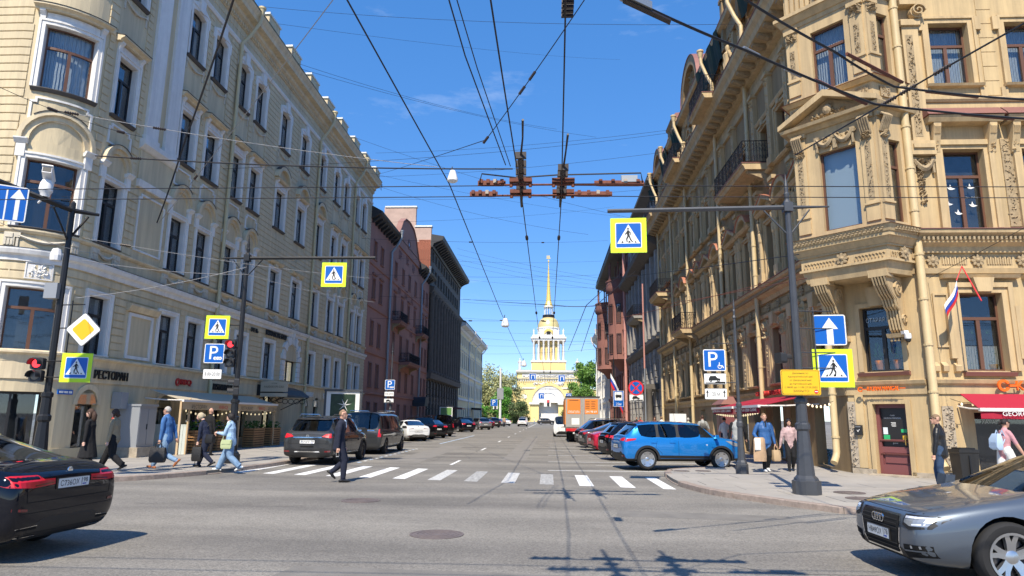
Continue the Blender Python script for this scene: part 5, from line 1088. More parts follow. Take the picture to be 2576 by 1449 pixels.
for i in range(8):
 for z in (.5, 1.2, 1.9, 2.6, 3.3): q = 82.5+i*3.1; MB().fbox(FR, q-.5, q+.5, 0, .15, z, z+.6).build('stone_block', 'redbrown', RB)
WB = base('white_house', (XR, 120, 0), 'white stucco house at the far right before the trees', 'building')
simple_building(WB, FR, 106.3, 134, 16.6, 'white_plaster', [(1.0, 2.3), (5.2, 2.5), (9.2, 2.6), (13.2, 2.0)], [(108+i*2.6, 1.2) for i in range(10)], 'white_trim', kinds=[0, 'hood', 'hood', 0])
for pr in ([(0, 4.2), (.2, 4.3), (.2, 4.6), (0, 4.7)], [(0, 15.9), (.2, 16.0), (.9, 16.6), (1.0, 16.9), (0, 17.2)]): bandon(WB, FR, 106.3, 134.2, 'cornice', pr, 'white_trim')
for q in (109, 119, 131): drainpipe(WB, FR, q, 16.8, .2, .25, .12, 'white_plaster', jog=.5, out=.8)
MB().box(XR, 20, 133.8, 134.05, 0, 16.6).build('end_wall', 'white_plaster', WB); MB().fprof(FR, 106.3, 134.1, [(.9, 17.22), (-5, 19.5), (-5, 16.9)]).build('roof', 'roof_metal', WB)
# ================================================================ Admiralty tower, 297 m away
mat('adm_yellow', (.78, .62, .27), .85, var=.05, scale=.2); mat('adm_white', (.78, .77, .73), .85, var=.05, scale=.5); mat('adm_gold', (.82, .60, .17), .38, .35); mat('adm_relief', (.70, .69, .66), .9, bump=.8, bscale=3, var=.3, scale=2); mat('adm_dome', (.76, .60, .26), .4, .3); mat('adm_roof', (.30, .12, .09), .8)
AD = base('spire_tower', (0, 300, 0), 'yellow and white gate tower with arch, colonnade and golden spire', 'tower'); AY = 297.
FA = Fac((0, AY), (1, 0), (0, -1))
wallmesh(FA, -14, 14, 0, 21.0, [(-4.2, 4.2, 0, 8.2)], 'gate_wall', 'adm_yellow', AD, 3); MB().box(-14, -13.6, AY, AY+26, 0, 21).build('side_wall', 'adm_yellow', AD); MB().box(13.6, 14, AY, AY+26, 0, 21).build('side_wall', 'adm_yellow', AD)
mat('adm_passage', (.80, .79, .76), .9)
MB().farch(FA, 0, 8.2, 4.2, 5.0, -.2, .5, 0, 180, 20).build('inner_arch', 'adm_white', AD); MB().farch(FA, 0, 8.2, 5.0, 7.2, -.1, .25, 0, 180, 20).build('arch_ring', 'adm_relief', AD); MB().farch(FA, 0, 8.2, 7.2, 8.4, -.1, .6, 0, 180, 20).build('outer_arch', 'adm_yellow', AD); MB().farch(FA, 0, 8.2, .001, 4.2, .1, .2, 0, 180, 20).build('arch_lunette', 'adm_passage', AD)
for sg in (-1, 1): MB().fbox(FA, sg*6.2-2.2, sg*6.2+2.2, 0, .8, 7.4, 8.2).build('impost', 'adm_white', AD); MB().fbox(FA, sg*8.6-.6, sg*8.6+.6, 0, .5, 0, 8.2).build('arch_pier', 'adm_yellow', AD)
MB().box(-9, 9, AY+3.6, AY+4, 0, 9).build('passage_wall', 'adm_passage', AD)
mb = MB(); lumps(mb, FA, -12, -8.8, 9.5, 11.8, 12, 0, .5, .8); lumps(mb, FA, 8.8, 12, 9.5, 11.8, 12, 0, .5, .8); lumps(mb, FA, -7, 7, 15.2, 17.2, 60, .1, .7, .7); mb.build('winged_figures', 'adm_white', AD)
carved(AD, FA, -11.5, 11.5, 18.9, 20.6, 150, .1, .6, .45, 'frieze_relief', 'adm_relief')
for pr in ([(0, 14.0), (.4, 14.1), (.5, 14.6), (0, 14.7)], [(0, 18.1), (.5, 18.2), (.9, 18.5), (0, 18.6)], [(0, 20.9), (.4, 21), (1.1, 21.4), (1.2, 21.9), (0, 22.1)]): bandon(AD, FA, -14.2, 14.2, 'cornice', pr, 'adm_white')
for i in range(27): MB().fbox(FA, -13.2+i, -12.8+i, 0, .6, 17.2, 18.0).build('bracket', 'adm_white', AD)
MB().box(-14, 14, AY, AY+28, 21.5, 22.2).build('gate_roof', 'adm_roof', AD); MB().box(-7.6, 7.6, AY+4, AY+20, 22.2, 26.6).build('tower_plinth', 'adm_yellow', AD); MB().box(-7.9, 7.9, AY+3.7, AY+20.3, 26.0, 26.7).build('plinth_cornice', 'adm_white', AD)
TY = AY+12.0
for sg in (-1, 1): statue(AD, (sg*12.6, AY+1.0, 22.1), 5.2, 'adm_relief', rz=PI)
for i in range(7):
 for j in (0, 1):
  x = -6.6+i*2.2; MB().lathe([(.62, 26.7), (.62, 27.1), (.5, 27.2), (.42, 35.0), (.62, 35.4), (.62, 35.7), (0, 35.7)], 10, (x, TY-7.0 if j == 0 else TY+7, 0)).build('column', 'adm_white', AD, True)
for sg in (-1, 1):
 for k in range(1, 6): MB().lathe([(.62, 26.7), (.5, 27.2), (.42, 35.0), (.62, 35.5), (.62, 35.7), (0, 35.7)], 8, (sg*6.6, TY-7+k*2.33, 0)).build('column', 'adm_white', AD, True)
MB().box(-5.0, 5.0, TY-5.2, TY+5.2, 26.7, 35.8).build('tower_core', 'adm_yellow', AD)
for x in (-2.2, 2.2, 0): MB().box(x-.6, x+.6, TY-5.26, TY-5.15, 29.2 if x else 28, 32.2).build('core_window', 'room_dark', AD)
MB().box(-7.4, 7.4, TY-7.6, TY+7.6, 35.7, 36.6).build('entablature', 'adm_white', AD); MB().box(-7.9, 7.9, TY-8.1, TY+8.1, 36.6, 37.3).build('cornice', 'adm_white', AD); MB().box(-7.2, 7.2, TY-7.4, TY+7.4, 37.3, 38.3).build('parapet', 'adm_white', AD)
for i in range(7):
 if i != 3: statue(AD, (-6.6+i*2.2, TY-7.2, 38.3), 2.7, 'adm_white', rz=PI)
for z, r0, r1 in ((38.3, 5.0, 0),): MB().lathe([(5.1, 37.5), (5.1, 41.6), (5.4, 41.8), (5.4, 42.2), (5.0, 42.3), (0, 42.3)], 24, (0, TY, 0)).build('drum', 'adm_white', AD, True)
MB().farch(Fac((0, TY-5.0), (1, 0), (0, -1)), 0, 38.6, 1.6, 2.6, 0, .4, 0, 180, 14).build('drum_arch', 'adm_gold', AD); MB().box(-.9, .9, TY-5.2, TY-4.9, 38.4, 40.6).build('drum_window', 'room_dark', AD)
MB().lathe([(5.0, 42.2), (4.9, 43.4), (4.4, 45.0), (3.6, 46.2), (2.7, 46.9), (2.4, 47.1), (0, 47.1)], 28, (0, TY, 0)).build('dome', 'adm_dome', AD, True)
MB().lathe([(2.8, 46.9), (2.8, 47.2), (2.75, 48.2), (2.7, 48.2), (2.7, 47.2), (0, 47.2)], 20, (0, TY, 0)).build('gallery_railing', 'wrought_iron', AD)
MB().lathe([(1.5, 47.1), (1.5, 51.8), (0, 51.8)], 12, (0, TY, 0)).build('lantern_core', 'window_glass', AD)
for k in range(10): a = 2*PI*k/10; MB().lathe([(.2, 0), (.16, .2), (.15, 4.2), (.22, 4.5), (0, 4.5)], 6, (1.9*math.cos(a), TY+1.9*math.sin(a), 47.2)).build('lantern_column', 'adm_white', AD)
MB().lathe([(2.3, 51.7), (2.4, 52.1), (2.0, 52.4), (0, 52.4)], 16, (0, TY, 0)).build('lantern_cornice', 'adm_white', AD)
MB().lathe([(2.05, 52.4), (1.75, 53.2), (1.25, 54.8), (.95, 58), (.5, 66), (.14, 72.4), (.1, 73.6), (0, 73.6)], 10, (0, TY, 0)).build('spire', 'adm_gold', AD)
MB().lathe([(0, 73.2), (.3, 73.35), (.42, 73.7), (.3, 74.05), (0, 74.2)], 10, (0, TY, 0)).build('spire_ball', 'adm_gold', AD, True)
sh = MB(); Fs = Fac((0, TY), (1, 0), (0, -1)); sh.fpoly(Fs, [(-.9, 75.0), (.7, 75.0), (1.0, 75.4), (-1.1, 75.4)], -.1, .1); [sh.fpoly(Fs, [(x-.04, 75.4), (x+.3, 75.6), (x+.3, 76.4), (x-.04, 76.7)], -.04, .04) for x in (-.8, -.3, .25)]; sh.tube([(0, TY, 74.1), (0, TY, 75.05)], .06, 5); sh.build('weathervane_ship', 'adm_gold', AD)
for sg in (-1, 1):
 wbx = base('palace_wing', (sg*45, 301, 0), 'long yellow palace wing %s of the golden spire tower' % ('west' if sg < 0 else 'east'), 'building')
 MB().box(min(sg*14.2, sg*90), max(sg*14.2, sg*90), 301, 315, 0, 14).build('wall', 'adm_yellow', wbx); MB().box(min(sg*14.2, sg*90), max(sg*14.2, sg*90), 300.6, 315, 14, 14.6).build('cornice', 'adm_white', wbx)
# ================================================================ trees
mat('bark', (.10, .075, .055), .95, var=.3, scale=6, bump=.5, bscale=30)
def leafmat(name, c, c2):
 m = mat(name, c, .6, var=.5, scale=.9, col2=c2); b = m.node_tree.nodes['Principled BSDF']; b.inputs['Subsurface Weight'].default_value = 0
 return m
leafmat('leaf_green', (.20, .36, .05), (.08, .18, .03)); leafmat('leaf_willow', (.47, .48, .22), (.28, .29, .13)); leafmat('leaf_lilac', (.13, .18, .06), (.06, .10, .035)); leafmat('leaf_bright', (.16, .42, .05), (.08, .23, .03))
def tree(name, loc, h, rx, ry, mt, label, leaves=5000, trunk_h=.35, size=.3, seed=0, group='park trees', droop=0., cat='tree'):
 rn = random.Random(seed); t = empty(name, loc, rn.uniform(0, 6), label, cat, group)
 tr = MB(); hb = h*trunk_h; tr.tube([(0, 0, -.1), (.05, 0, hb*.5), (0, .1, hb), (.1, .1, h*.75)], [h*.03, h*.024, h*.02, h*.005], 8)
 clumps = []
 for k in range(44):
  a = rn.uniform(0, 2*PI); u = rn.uniform(.12, 1.0); zz = hb*.75+(h-hb*.75)*rn.uniform(.02, .97); e = math.sqrt(max(.04, 1-((zz-(h+hb)*.5)/((h-hb*.6)*.56))**2))
  p = Vector((rx*e*u*math.cos(a), ry*e*u*math.sin(a), zz)); clumps.append((p, rn.uniform(.2, .42)*min(rx, h*.4)))
 for p, r_ in clumps[:11]: b0 = Vector((0, .05, hb*rn.uniform(.7, 1.5))); tr.tube([b0, b0.lerp(p, .5)+Vector((0, 0, .05*h)), p], [h*.012, h*.008, h*.003], 5)
 tr.build('trunk', 'bark', t, True); cw = MB(); vs, fs = cw.v, cw.f
 for i in range(leaves):
  p, r_ = clumps[rn.randrange(len(clumps))]; d = Vector((rn.gauss(0, 1), rn.gauss(0, 1), rn.gauss(0, 1))).normalized()*r_*(rn.random()**.6)*1.15; q = p+d; q.x *= 1+.1*rn.gauss(0, 1); q.z -= droop*rn.random()*r_*2.2
  if q.z < .15: q.z = rn.uniform(.15, .6)
  u = Vector((rn.gauss(0, 1), rn.gauss(0, 1), rn.gauss(0, .6)-droop*1.2)).normalized(); w = u.cross(Vector((rn.gauss(0, 1), rn.gauss(0, 1), rn.gauss(0, 1)))).normalized(); L_ = size*rn.uniform(.6, 1.3); k = len(vs)
  vs += [tuple(q-u*L_*.5), tuple(q+w*L_*.28), tuple(q+u*L_*.5), tuple(q-w*L_*.28)]; fs.append((k, k+1, k+2, k+3))
 cw.mi = [0]*len(fs); cw.build('crown', mt, t); return t
tree('willow_tree', (-17.0, 196, 0), 16.3, 5.6, 5, 'leaf_willow', 'tall pale olive tree left of the golden tower', 15000, .15, .55, 1, droop=.8)
tree('willow_tree', (-12.6, 202, 0), 14.2, 5.0, 5, 'leaf_willow', 'pale olive tree touching the left edge of the yellow tower', 11000, .15, .55, 2, droop=.8)
tree('maple_tree', (-12.2, 186, 0), 9.4, 3.0, 3, 'leaf_bright', 'smaller bright green tree in front of the olive trees', 8000, .12, .42, 3)
tree('lilac_bush', (-7.6, 184, 0), 6.0, 4.0, 3, 'leaf_lilac', 'dark lilac bush at the foot of the olive trees', 8000, .05, .35, 4, 'park bushes', cat='bush')
tree('lilac_bush', (-17.5, 180, 0), 4.6, 3.4, 3, 'leaf_bright', 'low green bush at the left edge of the park', 5000, .05, .35, 5, 'park bushes', cat='bush')
tree('linden_tree', (10.2, 172, 0), 15.4, 4.6, 4.5, 'leaf_green', 'green tree right of the golden tower above the truck', 15000, .12, .5, 6)
tree('linden_tree', (21, 190, 0), 15.5, 6, 5, 'leaf_green', 'green tree farther right behind the white house', 8000, .12, .5, 7)
tree('linden_tree', (8.2, 206, 0), 12, 3.6, 4, 'leaf_green', 'smaller green tree against the yellow tower on the right', 7000, .1, .5, 8)
# ================================================================ poles, signs, traffic lights
mat('pole_grey', (.075, .08, .09), .45, .3, var=.15, scale=4); mat('pole_black', (.02, .021, .024), .45, .3)
mat('sign_blue', (.0, .105, .46), .4); mat('sign_white', (.80, .80, .78), .4); mat('sign_lime', (.62, .86, .02), .5); mat('sign_black', (.012, .012, .012), .5); mat('sign_yellow', (.80, .47, .01), .45); mat('sign_red', (.65, .02, .03), .45); mat('sign_back', (.35, .36, .37), .5, .5)
mat('tl_red', (.9, .03, .03), .3, emit=((1, .03, .04), 2.2)); mat('tl_off', (.20, .20, .19), .25); mat('tl_body', (.03, .03, .032), .5)
texts([('8.00-20.00', 0.), ('P', 0.), ('20 м', 0.), ('10 15 20', 0.), ('Движение по', 0.), ('Адмиралтейской наб.', 0.), ('от Дворцовой наб', 0.), ('до Английской наб.', 0.), ('с 08:00 до 11:00 27.05.2025', 0.), ('ЗАКРЫТО!', 0.), ('25м', 0.), ('KALEIDOSCOPE GOLD', 0.), ('ОТЕЛЬ', 0.)])
def MW(p, rz=0., tilt=0.): return Matrix.Translation(p) @ Matrix.Rotation(rz, 4, 'Z') @ Matrix.Rotation(tilt, 4, 'Y')
def rrect(w, h, r=.06):
 o = []
 for cx, cz, a0 in ((w/2-r, h/2-r, 0), (-w/2+r, h/2-r, 90), (-w/2+r, -h/2+r, 180), (w/2-r, -h/2+r, 270)):
  o += [(cx+r*math.cos(R(a0+k*30)), cz+r*math.sin(R(a0+k*30))) for k in range(4)]
 return o
def slab(pts, y, t=.006): return MB().prism([(x, y, z) for x, z in pts], (0, -t, 0))
def signthing(name, label, p, rz=0., tilt=0., cat='road sign', group='road signs'):
 o = empty(name, (0, 0, 0), 0, label, cat, group); o.matrix_basis = MW(p, rz, tilt); return o
def plate(t, w, h, face, rim='sign_white', r=.05, border=.025):
 slab(rrect(w, h, r), .03, .03).build('plate', 'sign_back', t)
 slab(rrect(w, h, r), -.001, .003).build('rim', rim, t); slab(rrect(w-2*border, h-2*border, max(.01, r-border)), -.0045, .002).build('face', face, t)
MAN = [[(-.02, .30), (.05, .30), (.09, .12), (.06, .0), (.13, -.16), (.10, -.35), (.05, -.35), (.06, -.18), (-.01, -.04), (-.06, -.2), (-.19, -.36), (-.23, -.33), (-.12, -.17), (-.06, .02)],
       [(-.03, .28), (-.12, .16), (-.13, .02), (-.10, .02), (-.08, .14), (-.02, .2)], [(.06, .28), (.13, .16), (.2, .07), (.17, .05), (.09, .12), (.05, .2)]]
def zebra_sign(label, p, w, rz=0., flip=1):
 t = signthing('crossing_sign', label, p, rz); b = w*.135
 slab(rrect(w, w, .01), .03, .03).build('plate', 'sign_back', t); slab(rrect(w, w, .01), -.001, .003).build('lime_border', 'sign_lime', t)
 q = w-2*b; slab(rrect(q, q, .05*q), -.0045, .002).build('rim', 'sign_white', t); slab(rrect(q*.94, q*.94, .04*q), -.007, .002).build('blue_face', 'sign_blue', t)
 slab([(-.44*q, -.33*q), (.44*q, -.33*q), (0, .43*q)], -.0095, .002).build('triangle', 'sign_white', t)
 mb = MB(); k = q*.74
 for pl in MAN: mb.prism([(flip*x*k, -.012, (z-.03)*k) for x, z in pl], (0, -.002, 0))
 mb.prism([(.05*k*math.cos(a*PI/5)+.02*k*flip, -.012, .345*k+.05*k*math.sin(a*PI/5)) for a in range(10)], (0, -.002, 0))
 for x in (-.38, -.02, .3): mb.prism([(x*k, -.0121, -.4*k), (x*k+.12*k, -.0121, -.4*k), (x*k+.09*k+(.0 if x < 0 else -.06*k), -.0121, -.3*k), (x*k+.03*k+(.04*k if x < -.1 else 0), -.0121, -.3*k)], (0, -.002, 0))
 mb.build('pictogram', 'sign_black', t); return t
def park_sign(label, p, w, rz=0., wheel=False, coins=True):
 t = signthing('parking_sign', label, p, rz); plate(t, w, w, 'sign_blue')
 text('P', 'sign_white', t, Matrix.Translation((-.06*w if wheel else -.02*w, -.009, .04*w)), w*.68, w*.42)
 if wheel:
  mb = MB(); mb.fpoly(Fac((0, -.009), (1, 0), (0, -1)), [(.2*w, -.1*w), (.23*w, -.1*w), (.24*w, -.24*w), (.36*w, -.24*w), (.42*w, -.36*w), (.38*w, -.37*w), (.33*w, -.28*w), (.2*w, -.28*w)], 0, .002); mb.farch(Fac((0, -.009), (1, 0), (0, -1)), .23*w, -.3*w, .07*w, .1*w, 0, .002, 100, 380, 10); mb.build('wheelchair', 'sign_white', t)
 elif coins:
  mb = MB(); [mb.farch(Fac((0, -.009), (1, 0), (0, -1)), x*w, -.25*w, .001, .085*w, 0, .002, 0, 360, 10) for x in (.06, .2, .33)]; mb.build('coins', 'sign_white', t); text('10 15 20', 'sign_black', t, Matrix.Translation((.2*w, -.013, -.25*w)), .06*w, .34*w)
 return t
def info_plate(label, p, w, h, rz=0., txt=None, car=0):
 t = signthing('info_plate', label, p, rz); plate(t, w, h, 'sign_white', 'sign_black', .03, .008); Fp = Fac((0, -.0075), (1, 0), (0, -1))
 if txt: text(txt, 'sign_black', t, Matrix.Translation((0, -.009, 0)), h*.34, w*(.8 if txt[0] == '8' else .34))
 if txt and txt[0] == '2':
  for x in (-.38, .38): MB().fpoly(Fp, [(x*w-.02*w, -.3*h), (x*w+.02*w, -.3*h), (x*w+.02*w, .1*h), (x*w+.06*w, .1*h), (x*w, .36*h), (x*w-.06*w, .1*h), (x*w-.02*w, .1*h)], 0, .002).build('arrow', 'sign_black', t)
 if car:
  mb = MB(); mb.fpoly(Fp, [(-.3*w, -.16*h), (-.28*w, .05*h), (-.22*w, .26*h), (.02*w, .28*h), (.1*w, .08*h), (.22*w, .02*h), (.24*w, -.14*h)], 0, .002); [mb.farch(Fp, x*w, -.18*h, .02*w, .06*w, 0, .003, 0, 360, 10) for x in (-.2, .14)]; mb.fbox(Fp, -.45*w, 0, 0, .002, -.44*h, -.34*h); mb.fbox(Fp, 0, .45*w, 0, .002, -.44*h, -.26*h); mb.build('car_pictogram', 'sign_black', t)
 return t
def octpole(name, loc, h, label, finial=True, thick=1., mt='pole_grey', arms=(), armz=None, group='street lamp posts'):
 t = empty(name, loc, 0, label, 'post', group); k = thick
 MB().lathe([(.30*k, 0), (.30*k, .28), (.26*k, .30), (.25*k, .34), (.19*k, .40), (.125*k, 1.35), (.16*k, 1.4), (.16*k, 1.5), (.125*k, 1.54), (.115*k, 1.95), (.14*k, 1.98), (.14*k, 2.06), (.09*k, 2.1), (0, 2.1)], 8, rot=PI/8).build('foot', mt, t)
 MB().lathe([(.085*k, 2.05), (.082*k, h*.6), (.062*k, h*.99), (0, h)], 8, rot=PI/8).build('shaft', mt, t)
 if finial: MB().lathe([(.06*k, 0), (.1*k, .04), (.05*k, .12), (.07*k, .26), (.045*k, .3), (.05*k, .42), (0, .78)], 8, (0, 0, h-.05)).build('finial', mt, t)
 for (dx, dy), z in arms:
  mb = MB(); d = Vector((dx, dy, 0)); mb.tube([Vector((0, 0, z)), Vector((0, 0, z))+d], [.06, .05], 6); mb.tube([Vector((0, 0, z-.7)), Vector((0, 0, z-.06))+d*min(.6, .55/d.length)], .02, 5); mb.tube([Vector((0, 0, z)), Vector((0, 0, z))-d.normalized()*.95], [.05, .02], 6); mb.tube([Vector((0, 0, z-.7)), Vector((0, 0, z-.06))-d.normalized()*.5], .02, 5); mb.build('arm', mt, t)
  MB().box(-.1, .1, -.1, .1, z-.11, z+.11).build('arm_joint', mt, t)
 return t
def traffic_light(label, p, n=3, lit=0, rz=0., ped=False, s=1.):
 t = signthing('traffic_light', label, p, rz, cat='traffic light', group='traffic lights'); h = .31*s
 for i in range(n):
  z = (n-1-i)*h
  MB().loft([[(x, y, zz) for x, zz in rrect(.3*s, h-.01, .05)] for y in (.0, .16)]).build('lamp_housing', 'tl_body', t).location = (0, 0, z)
  Fz = Fac((0, -.001), (1, 0), (0, -1)); l_ = MB(); l_.loft([[Fz.p(r_*math.cos(2*PI*k/16), d, z+r_*math.sin(2*PI*k/16)) for k in range(16)] for r_, d in ((.105*s, 0), (.09*s, .018), (.05*s, .03), (.005, .034))]); l_.build('lens', 'tl_red' if i == lit else 'tl_off', t, True)
  v = MB(); v.loft([[(.12*s*math.cos(R(a))*q, -.001-e, z+.12*s*math.sin(R(a))*q) for a in range(-15, 196, 15)] for e, q in ((0, 1), (.2*s, .98), (.2*s, 1.05), (0, 1.07))], False, False); v.build('visor', 'tl_body', t)
 return t
# --- right junction post with its arm and signs
g = Vector((5.65, 15.69, .12)); armR = ony(1967, 520, g.y).z
aL = ony(1528, 530, 15.9)
PR1 = octpole('lamp_post', g, armR-g.z+.1, 'tall dark post on the right pavement with a long sign arm', arms=[((aL.x-g.x, .2), armR-g.z-.02)])
zebra_sign('lime bordered crossing sign hanging from the long right arm', ony(1581, 592, 15.88), .86, R(-3), -1); p = ony(1581, 592, 15.88)
def hook(parent, *q): 
 for a, b in q: MB().tube([a, b], .012, 4).build('hanger', 'pole_grey', parent)
t = signthing('arrow_sign', 'blue one-way arrow sign on the right junction post', ony(2087, 830, 15.72), R(-6)); plate(t, .70, .70, 'sign_blue')
slab([(-.07, -.33), (.07, -.33), (.07, .02), (.18, .02), (0, .28), (-.18, .02), (-.07, .02)], -.009, .002).build('arrow', 'sign_white', t)
zebra_sign('lime bordered crossing sign below the blue arrow sign', ony(2096, 926, 15.72), .86, R(-6), 1)
t = signthing('notice_board', 'yellow road closure notice with printed lines on the right post', ony(2014, 962, 15.45), R(-3)); plate(t, .84, .56, 'sign_yellow', 'sign_yellow', .04, .01); slab(rrect(.8, .52, .03), -.0066, .0012).build('frame_line', 'sign_black', t); slab(rrect(.786, .506, .03), -.0078, .001).build('inner_face', 'sign_yellow', t)
for i, (s_, w_) in enumerate((('Движение по', .34), ('Адмиралтейской наб.', .54), ('от Дворцовой наб', .46), ('до Английской наб.', .48), ('с 08:00 до 11:00 27.05.2025', .70), ('ЗАКРЫТО!', .34))): text(s_, 'sign_black', t, Matrix.Translation((0, -.0105, .2-.078*i)), .048 if i < 5 else .052, w_)
slab([(.32+.045*math.cos(k*PI/8), -.2+.045*math.sin(k*PI/8)) for k in range(16)], -.01, .002).build('no_entry', 'sign_red', t); slab(rrect(.06, .018, .002), -.0125, .001).build('no_entry_bar', 'sign_white', t).location = (.32, 0, -.2)
for z in (4.05, 3.65, 3.1, 2.75): MB().tube([(0, -.02, z), (.85, .02, z)], .012, 4).build('sign_bracket', 'pole_grey', PR1)
MB().tube([(.42, .03, 2.5), (.42, .03, 4.15)], .018, 5).build('sign_bracket', 'pole_grey', PR1)
traffic_light('small dark traffic light seen from behind on the right post', g+Vector((-.28, .1, 2.98)), 1, 9, R(110), s=.8)
# --- thin right post with three parking plates
g2 = Vector((5.77, 21.17, .12)); PR2 = octpole('lamp_post', g2, ony(1842, 800, g2.y).z-.1, 'slim dark post on the right pavement beside the blue car', thick=.62)
park_sign('blue parking sign with wheelchair symbol on the slim post', ony(1797, 906, 21.1), .66, R(-4), True); info_plate('white plate with a car pictogram below the wheelchair parking sign', ony(1799, 953, 21.1), .66, .33, R(-4), None, 1); info_plate('white plate with two arrows reading 20 metres', ony(1801, 991, 21.1), .66, .33, R(-4), '20 м')
for z in (2.7, 3.2, 3.9): MB().tube([(0, 0, z), (-.75, 0, z)], .012, 4).build('sign_bracket', 'pole_grey', PR2)
# --- left posts
g3 = Vector((-12.55, 16.5, .12)); z3 = 6.95
PL1 = octpole('lamp_post', g3, z3+.15, 'black post on the near left pavement with a camera arm', False, 1., 'pole_black')
e0, e1 = onz(0, 457, z3)-g3, onz(250, 541, z3)-g3
for e in (e0, e1): e.z = z3-.12
mb = MB(); mb.tube([e0+(e0-Vector((0, 0, z3-.12)))*.6, Vector((0, 0, z3-.12))], .07, 4); mb.tube([Vector((0, 0, z3-.12)), e1], [.07, .04], 4); mb.tube([(0, 0, z3-1.0), e0*.28+Vector((0, 0, (z3-.12)*.72-.1))], .03, 4); mb.tube([(0, 0, z3-.9), e1*.6+Vector((0, 0, (z3-.12)*.4-.1))], .03, 4); mb.build('arm', 'pole_black', PL1)
cmr = empty('surveillance_camera', g3+e0*.42+Vector((0, 0, (z3-.12)*.58+.06)), R(-20), 'white surveillance camera mounted on the near left arm', 'camera', 'surveillance cameras')
MB().lathe([(.0, 0), (.1, 0), (.12, .1), (.16, .16), (.14, .34), (.1, .44), (0, .46)], 10).build('base', 'plastic_white', cmr, True); q = MB(); q.box(-.1, .1, -.42, .22, .46, .64); q.box(-.12, .12, -.46, .22, .641, .67); q.build('housing', 'plastic_white', cmr).rotation_euler = (R(-18), 0, R(50)); MB().box(-.09, .09, -.425, -.415, .48, .62).build('lens_window', 'plastic_black', cmr).rotation_euler = (R(-18), 0, R(50)); MB().tube([(.0, 0, 0), (-.3, .05, -.1)], .03, 5).build('bracket', 'plastic_white', cmr)
pl = onz(-2, 508, z3-.75); t = signthing('lane_sign', 'blue lane arrow sign cut by the left edge under the camera', pl, R(34)); plate(t, 1.0, .8, 'sign_blue'); slab([(.28, -.36), (.36, -.36), (.36, .12), (.46, .12), (.32, .36), (.18, .12), (.28, .12)], -.009, .002).build('arrow', 'sign_white', t); slab([(-.12, -.4), (-.09, -.4), (-.09, .3), (-.12, .3)], -.009, .002).build('lane_line', 'sign_white', t); slab([(.1, -.4), (.13, -.4), (.13, .3), (.1, .3)], -.009, .002).build('lane_line', 'sign_white', t)
t = signthing('priority_sign', 'yellow and white priority road diamond on the left post', ony(210, 829, 16.3), R(6), R(45)); plate(t, .62, .62, 'sign_white', 'sign_black', .06, .008); slab(rrect(.40, .40, .05), -.009, .002).build('yellow_face', 'sign_yellow', t)
zebra_sign('lime bordered crossing sign on the near left post', ony(192, 925, 16.25), .72, R(10), -1)
traffic_light('two-lamp pedestrian light on the near left post', ony(87, 945, 16.2), 2, 0, R(8), s=.98)
for z in (2.45, 2.85, 3.7, 4.3): MB().tube([(-.45, -.2, z), (.9, -.1, z)] if z < 3 else [(0, 0, z), (.75, -.1, z)], .014, 4).build('sign_bracket', 'pole_black', PL1)
MB().tube([(.42, -.1, 2.4), (.42, -.1, 4.4)], .018, 5).build('sign_bracket', 'pole_black', PL1); MB().box(-.32, .02, -.2, .0, 4.45, 4.85).build('control_box', 'sign_back', PL1); MB().lathe([(0, 0), (.13, 0), (.14, .14), (.1, .3), (0, .34)], 10, (-.2, -.1, 5.45)).build('white_antenna', 'plastic_white', PL1)
g4 = Vector((-10.56, 22.59, .12)); armL = ony(620, 648, g4.y).z; aE = ony(945, 645, 22.6)
PL2 = octpole('lamp_post', g4, armL-g4.z+.1, 'dark post by the cafe terrace with a long sign arm', arms=[((aE.x-g4.x, .0), armL-g4.z-.02)], mt='pole_black')
zebra_sign('lime bordered crossing sign hanging over the left lane', ony(840, 691, 22.58), .86, R(2), -1); zebra_sign('lime bordered crossing sign above the parking sign on the left', ony(547, 823, 22.4), .8, R(6), -1)
park_sign('blue paid parking sign beside the red traffic light', ony(539, 889, 22.42), .66, R(6)); info_plate('white plate with parking hours under the paid parking sign', ony(534, 941, 22.42), .62, .33, R(6), '8.00-20.00')
traffic_light('traffic light showing red beside the paid parking sign', ony(576, 912, 22.35), 3, 0, R(4), s=1.0); traffic_light('dark two-lamp traffic light turned sideways under the red one', ony(586, 985, 22.5), 2, 9, R(-62), s=.95)
for z in (2.7, 3.3, 4.1, 4.6): MB().tube([(0, 0, z), (-.8, -.15, z)], .014, 4).build('sign_bracket', 'pole_black', PL2)
# --- parking and stopping signs farther off
gp_ = onz(985, 1130, .12); gp_ = Vector((-9.9, 42.5, .12)); PL3 = octpole('lamp_post', gp_, 5.6, 'slim grey post by the pink house with small parking signs', thick=.6)
park_sign('small blue parking sign in front of the pink house', ony(981, 968, 42.3), .62, 0); info_plate('small white hours plate in front of the pink house', ony(979, 991, 42.3), .6, .28, 0, '8.00-20.00'); info_plate('small white tow plate in front of the pink house', ony(978, 1008, 42.3), .6, .26, 0, None, 1)
pn = Vector((7.0, 50, .12)); t = empty('sign_post', pn, 0, 'two-tone pink and grey post with a no-stopping sign', 'post'); MB().lathe([(.07, 0), (.06, 5.2), (0, 5.2)], 8).build('lower_shaft', 'galvanised', t); MB().lathe([(.06, 5.2), (.055, 11.5), (0, 11.5)], 8).build('upper_shaft', 'pipe_pink', t)
t = signthing('stopping_sign', 'round blue and red no-stopping sign beyond the blue car', ony(1600, 976, 49.8)); Fq = Fac((0, 0), (1, 0), (0, -1)); MB().farch(Fq, 0, 0, .001, .55, 0, .01, 0, 360, 24).build('red_disc', 'sign_red', t); MB().farch(Fq, 0, 0, .001, .44, .012, .018, 0, 360, 24).build('blue_disc', 'sign_blue', t)
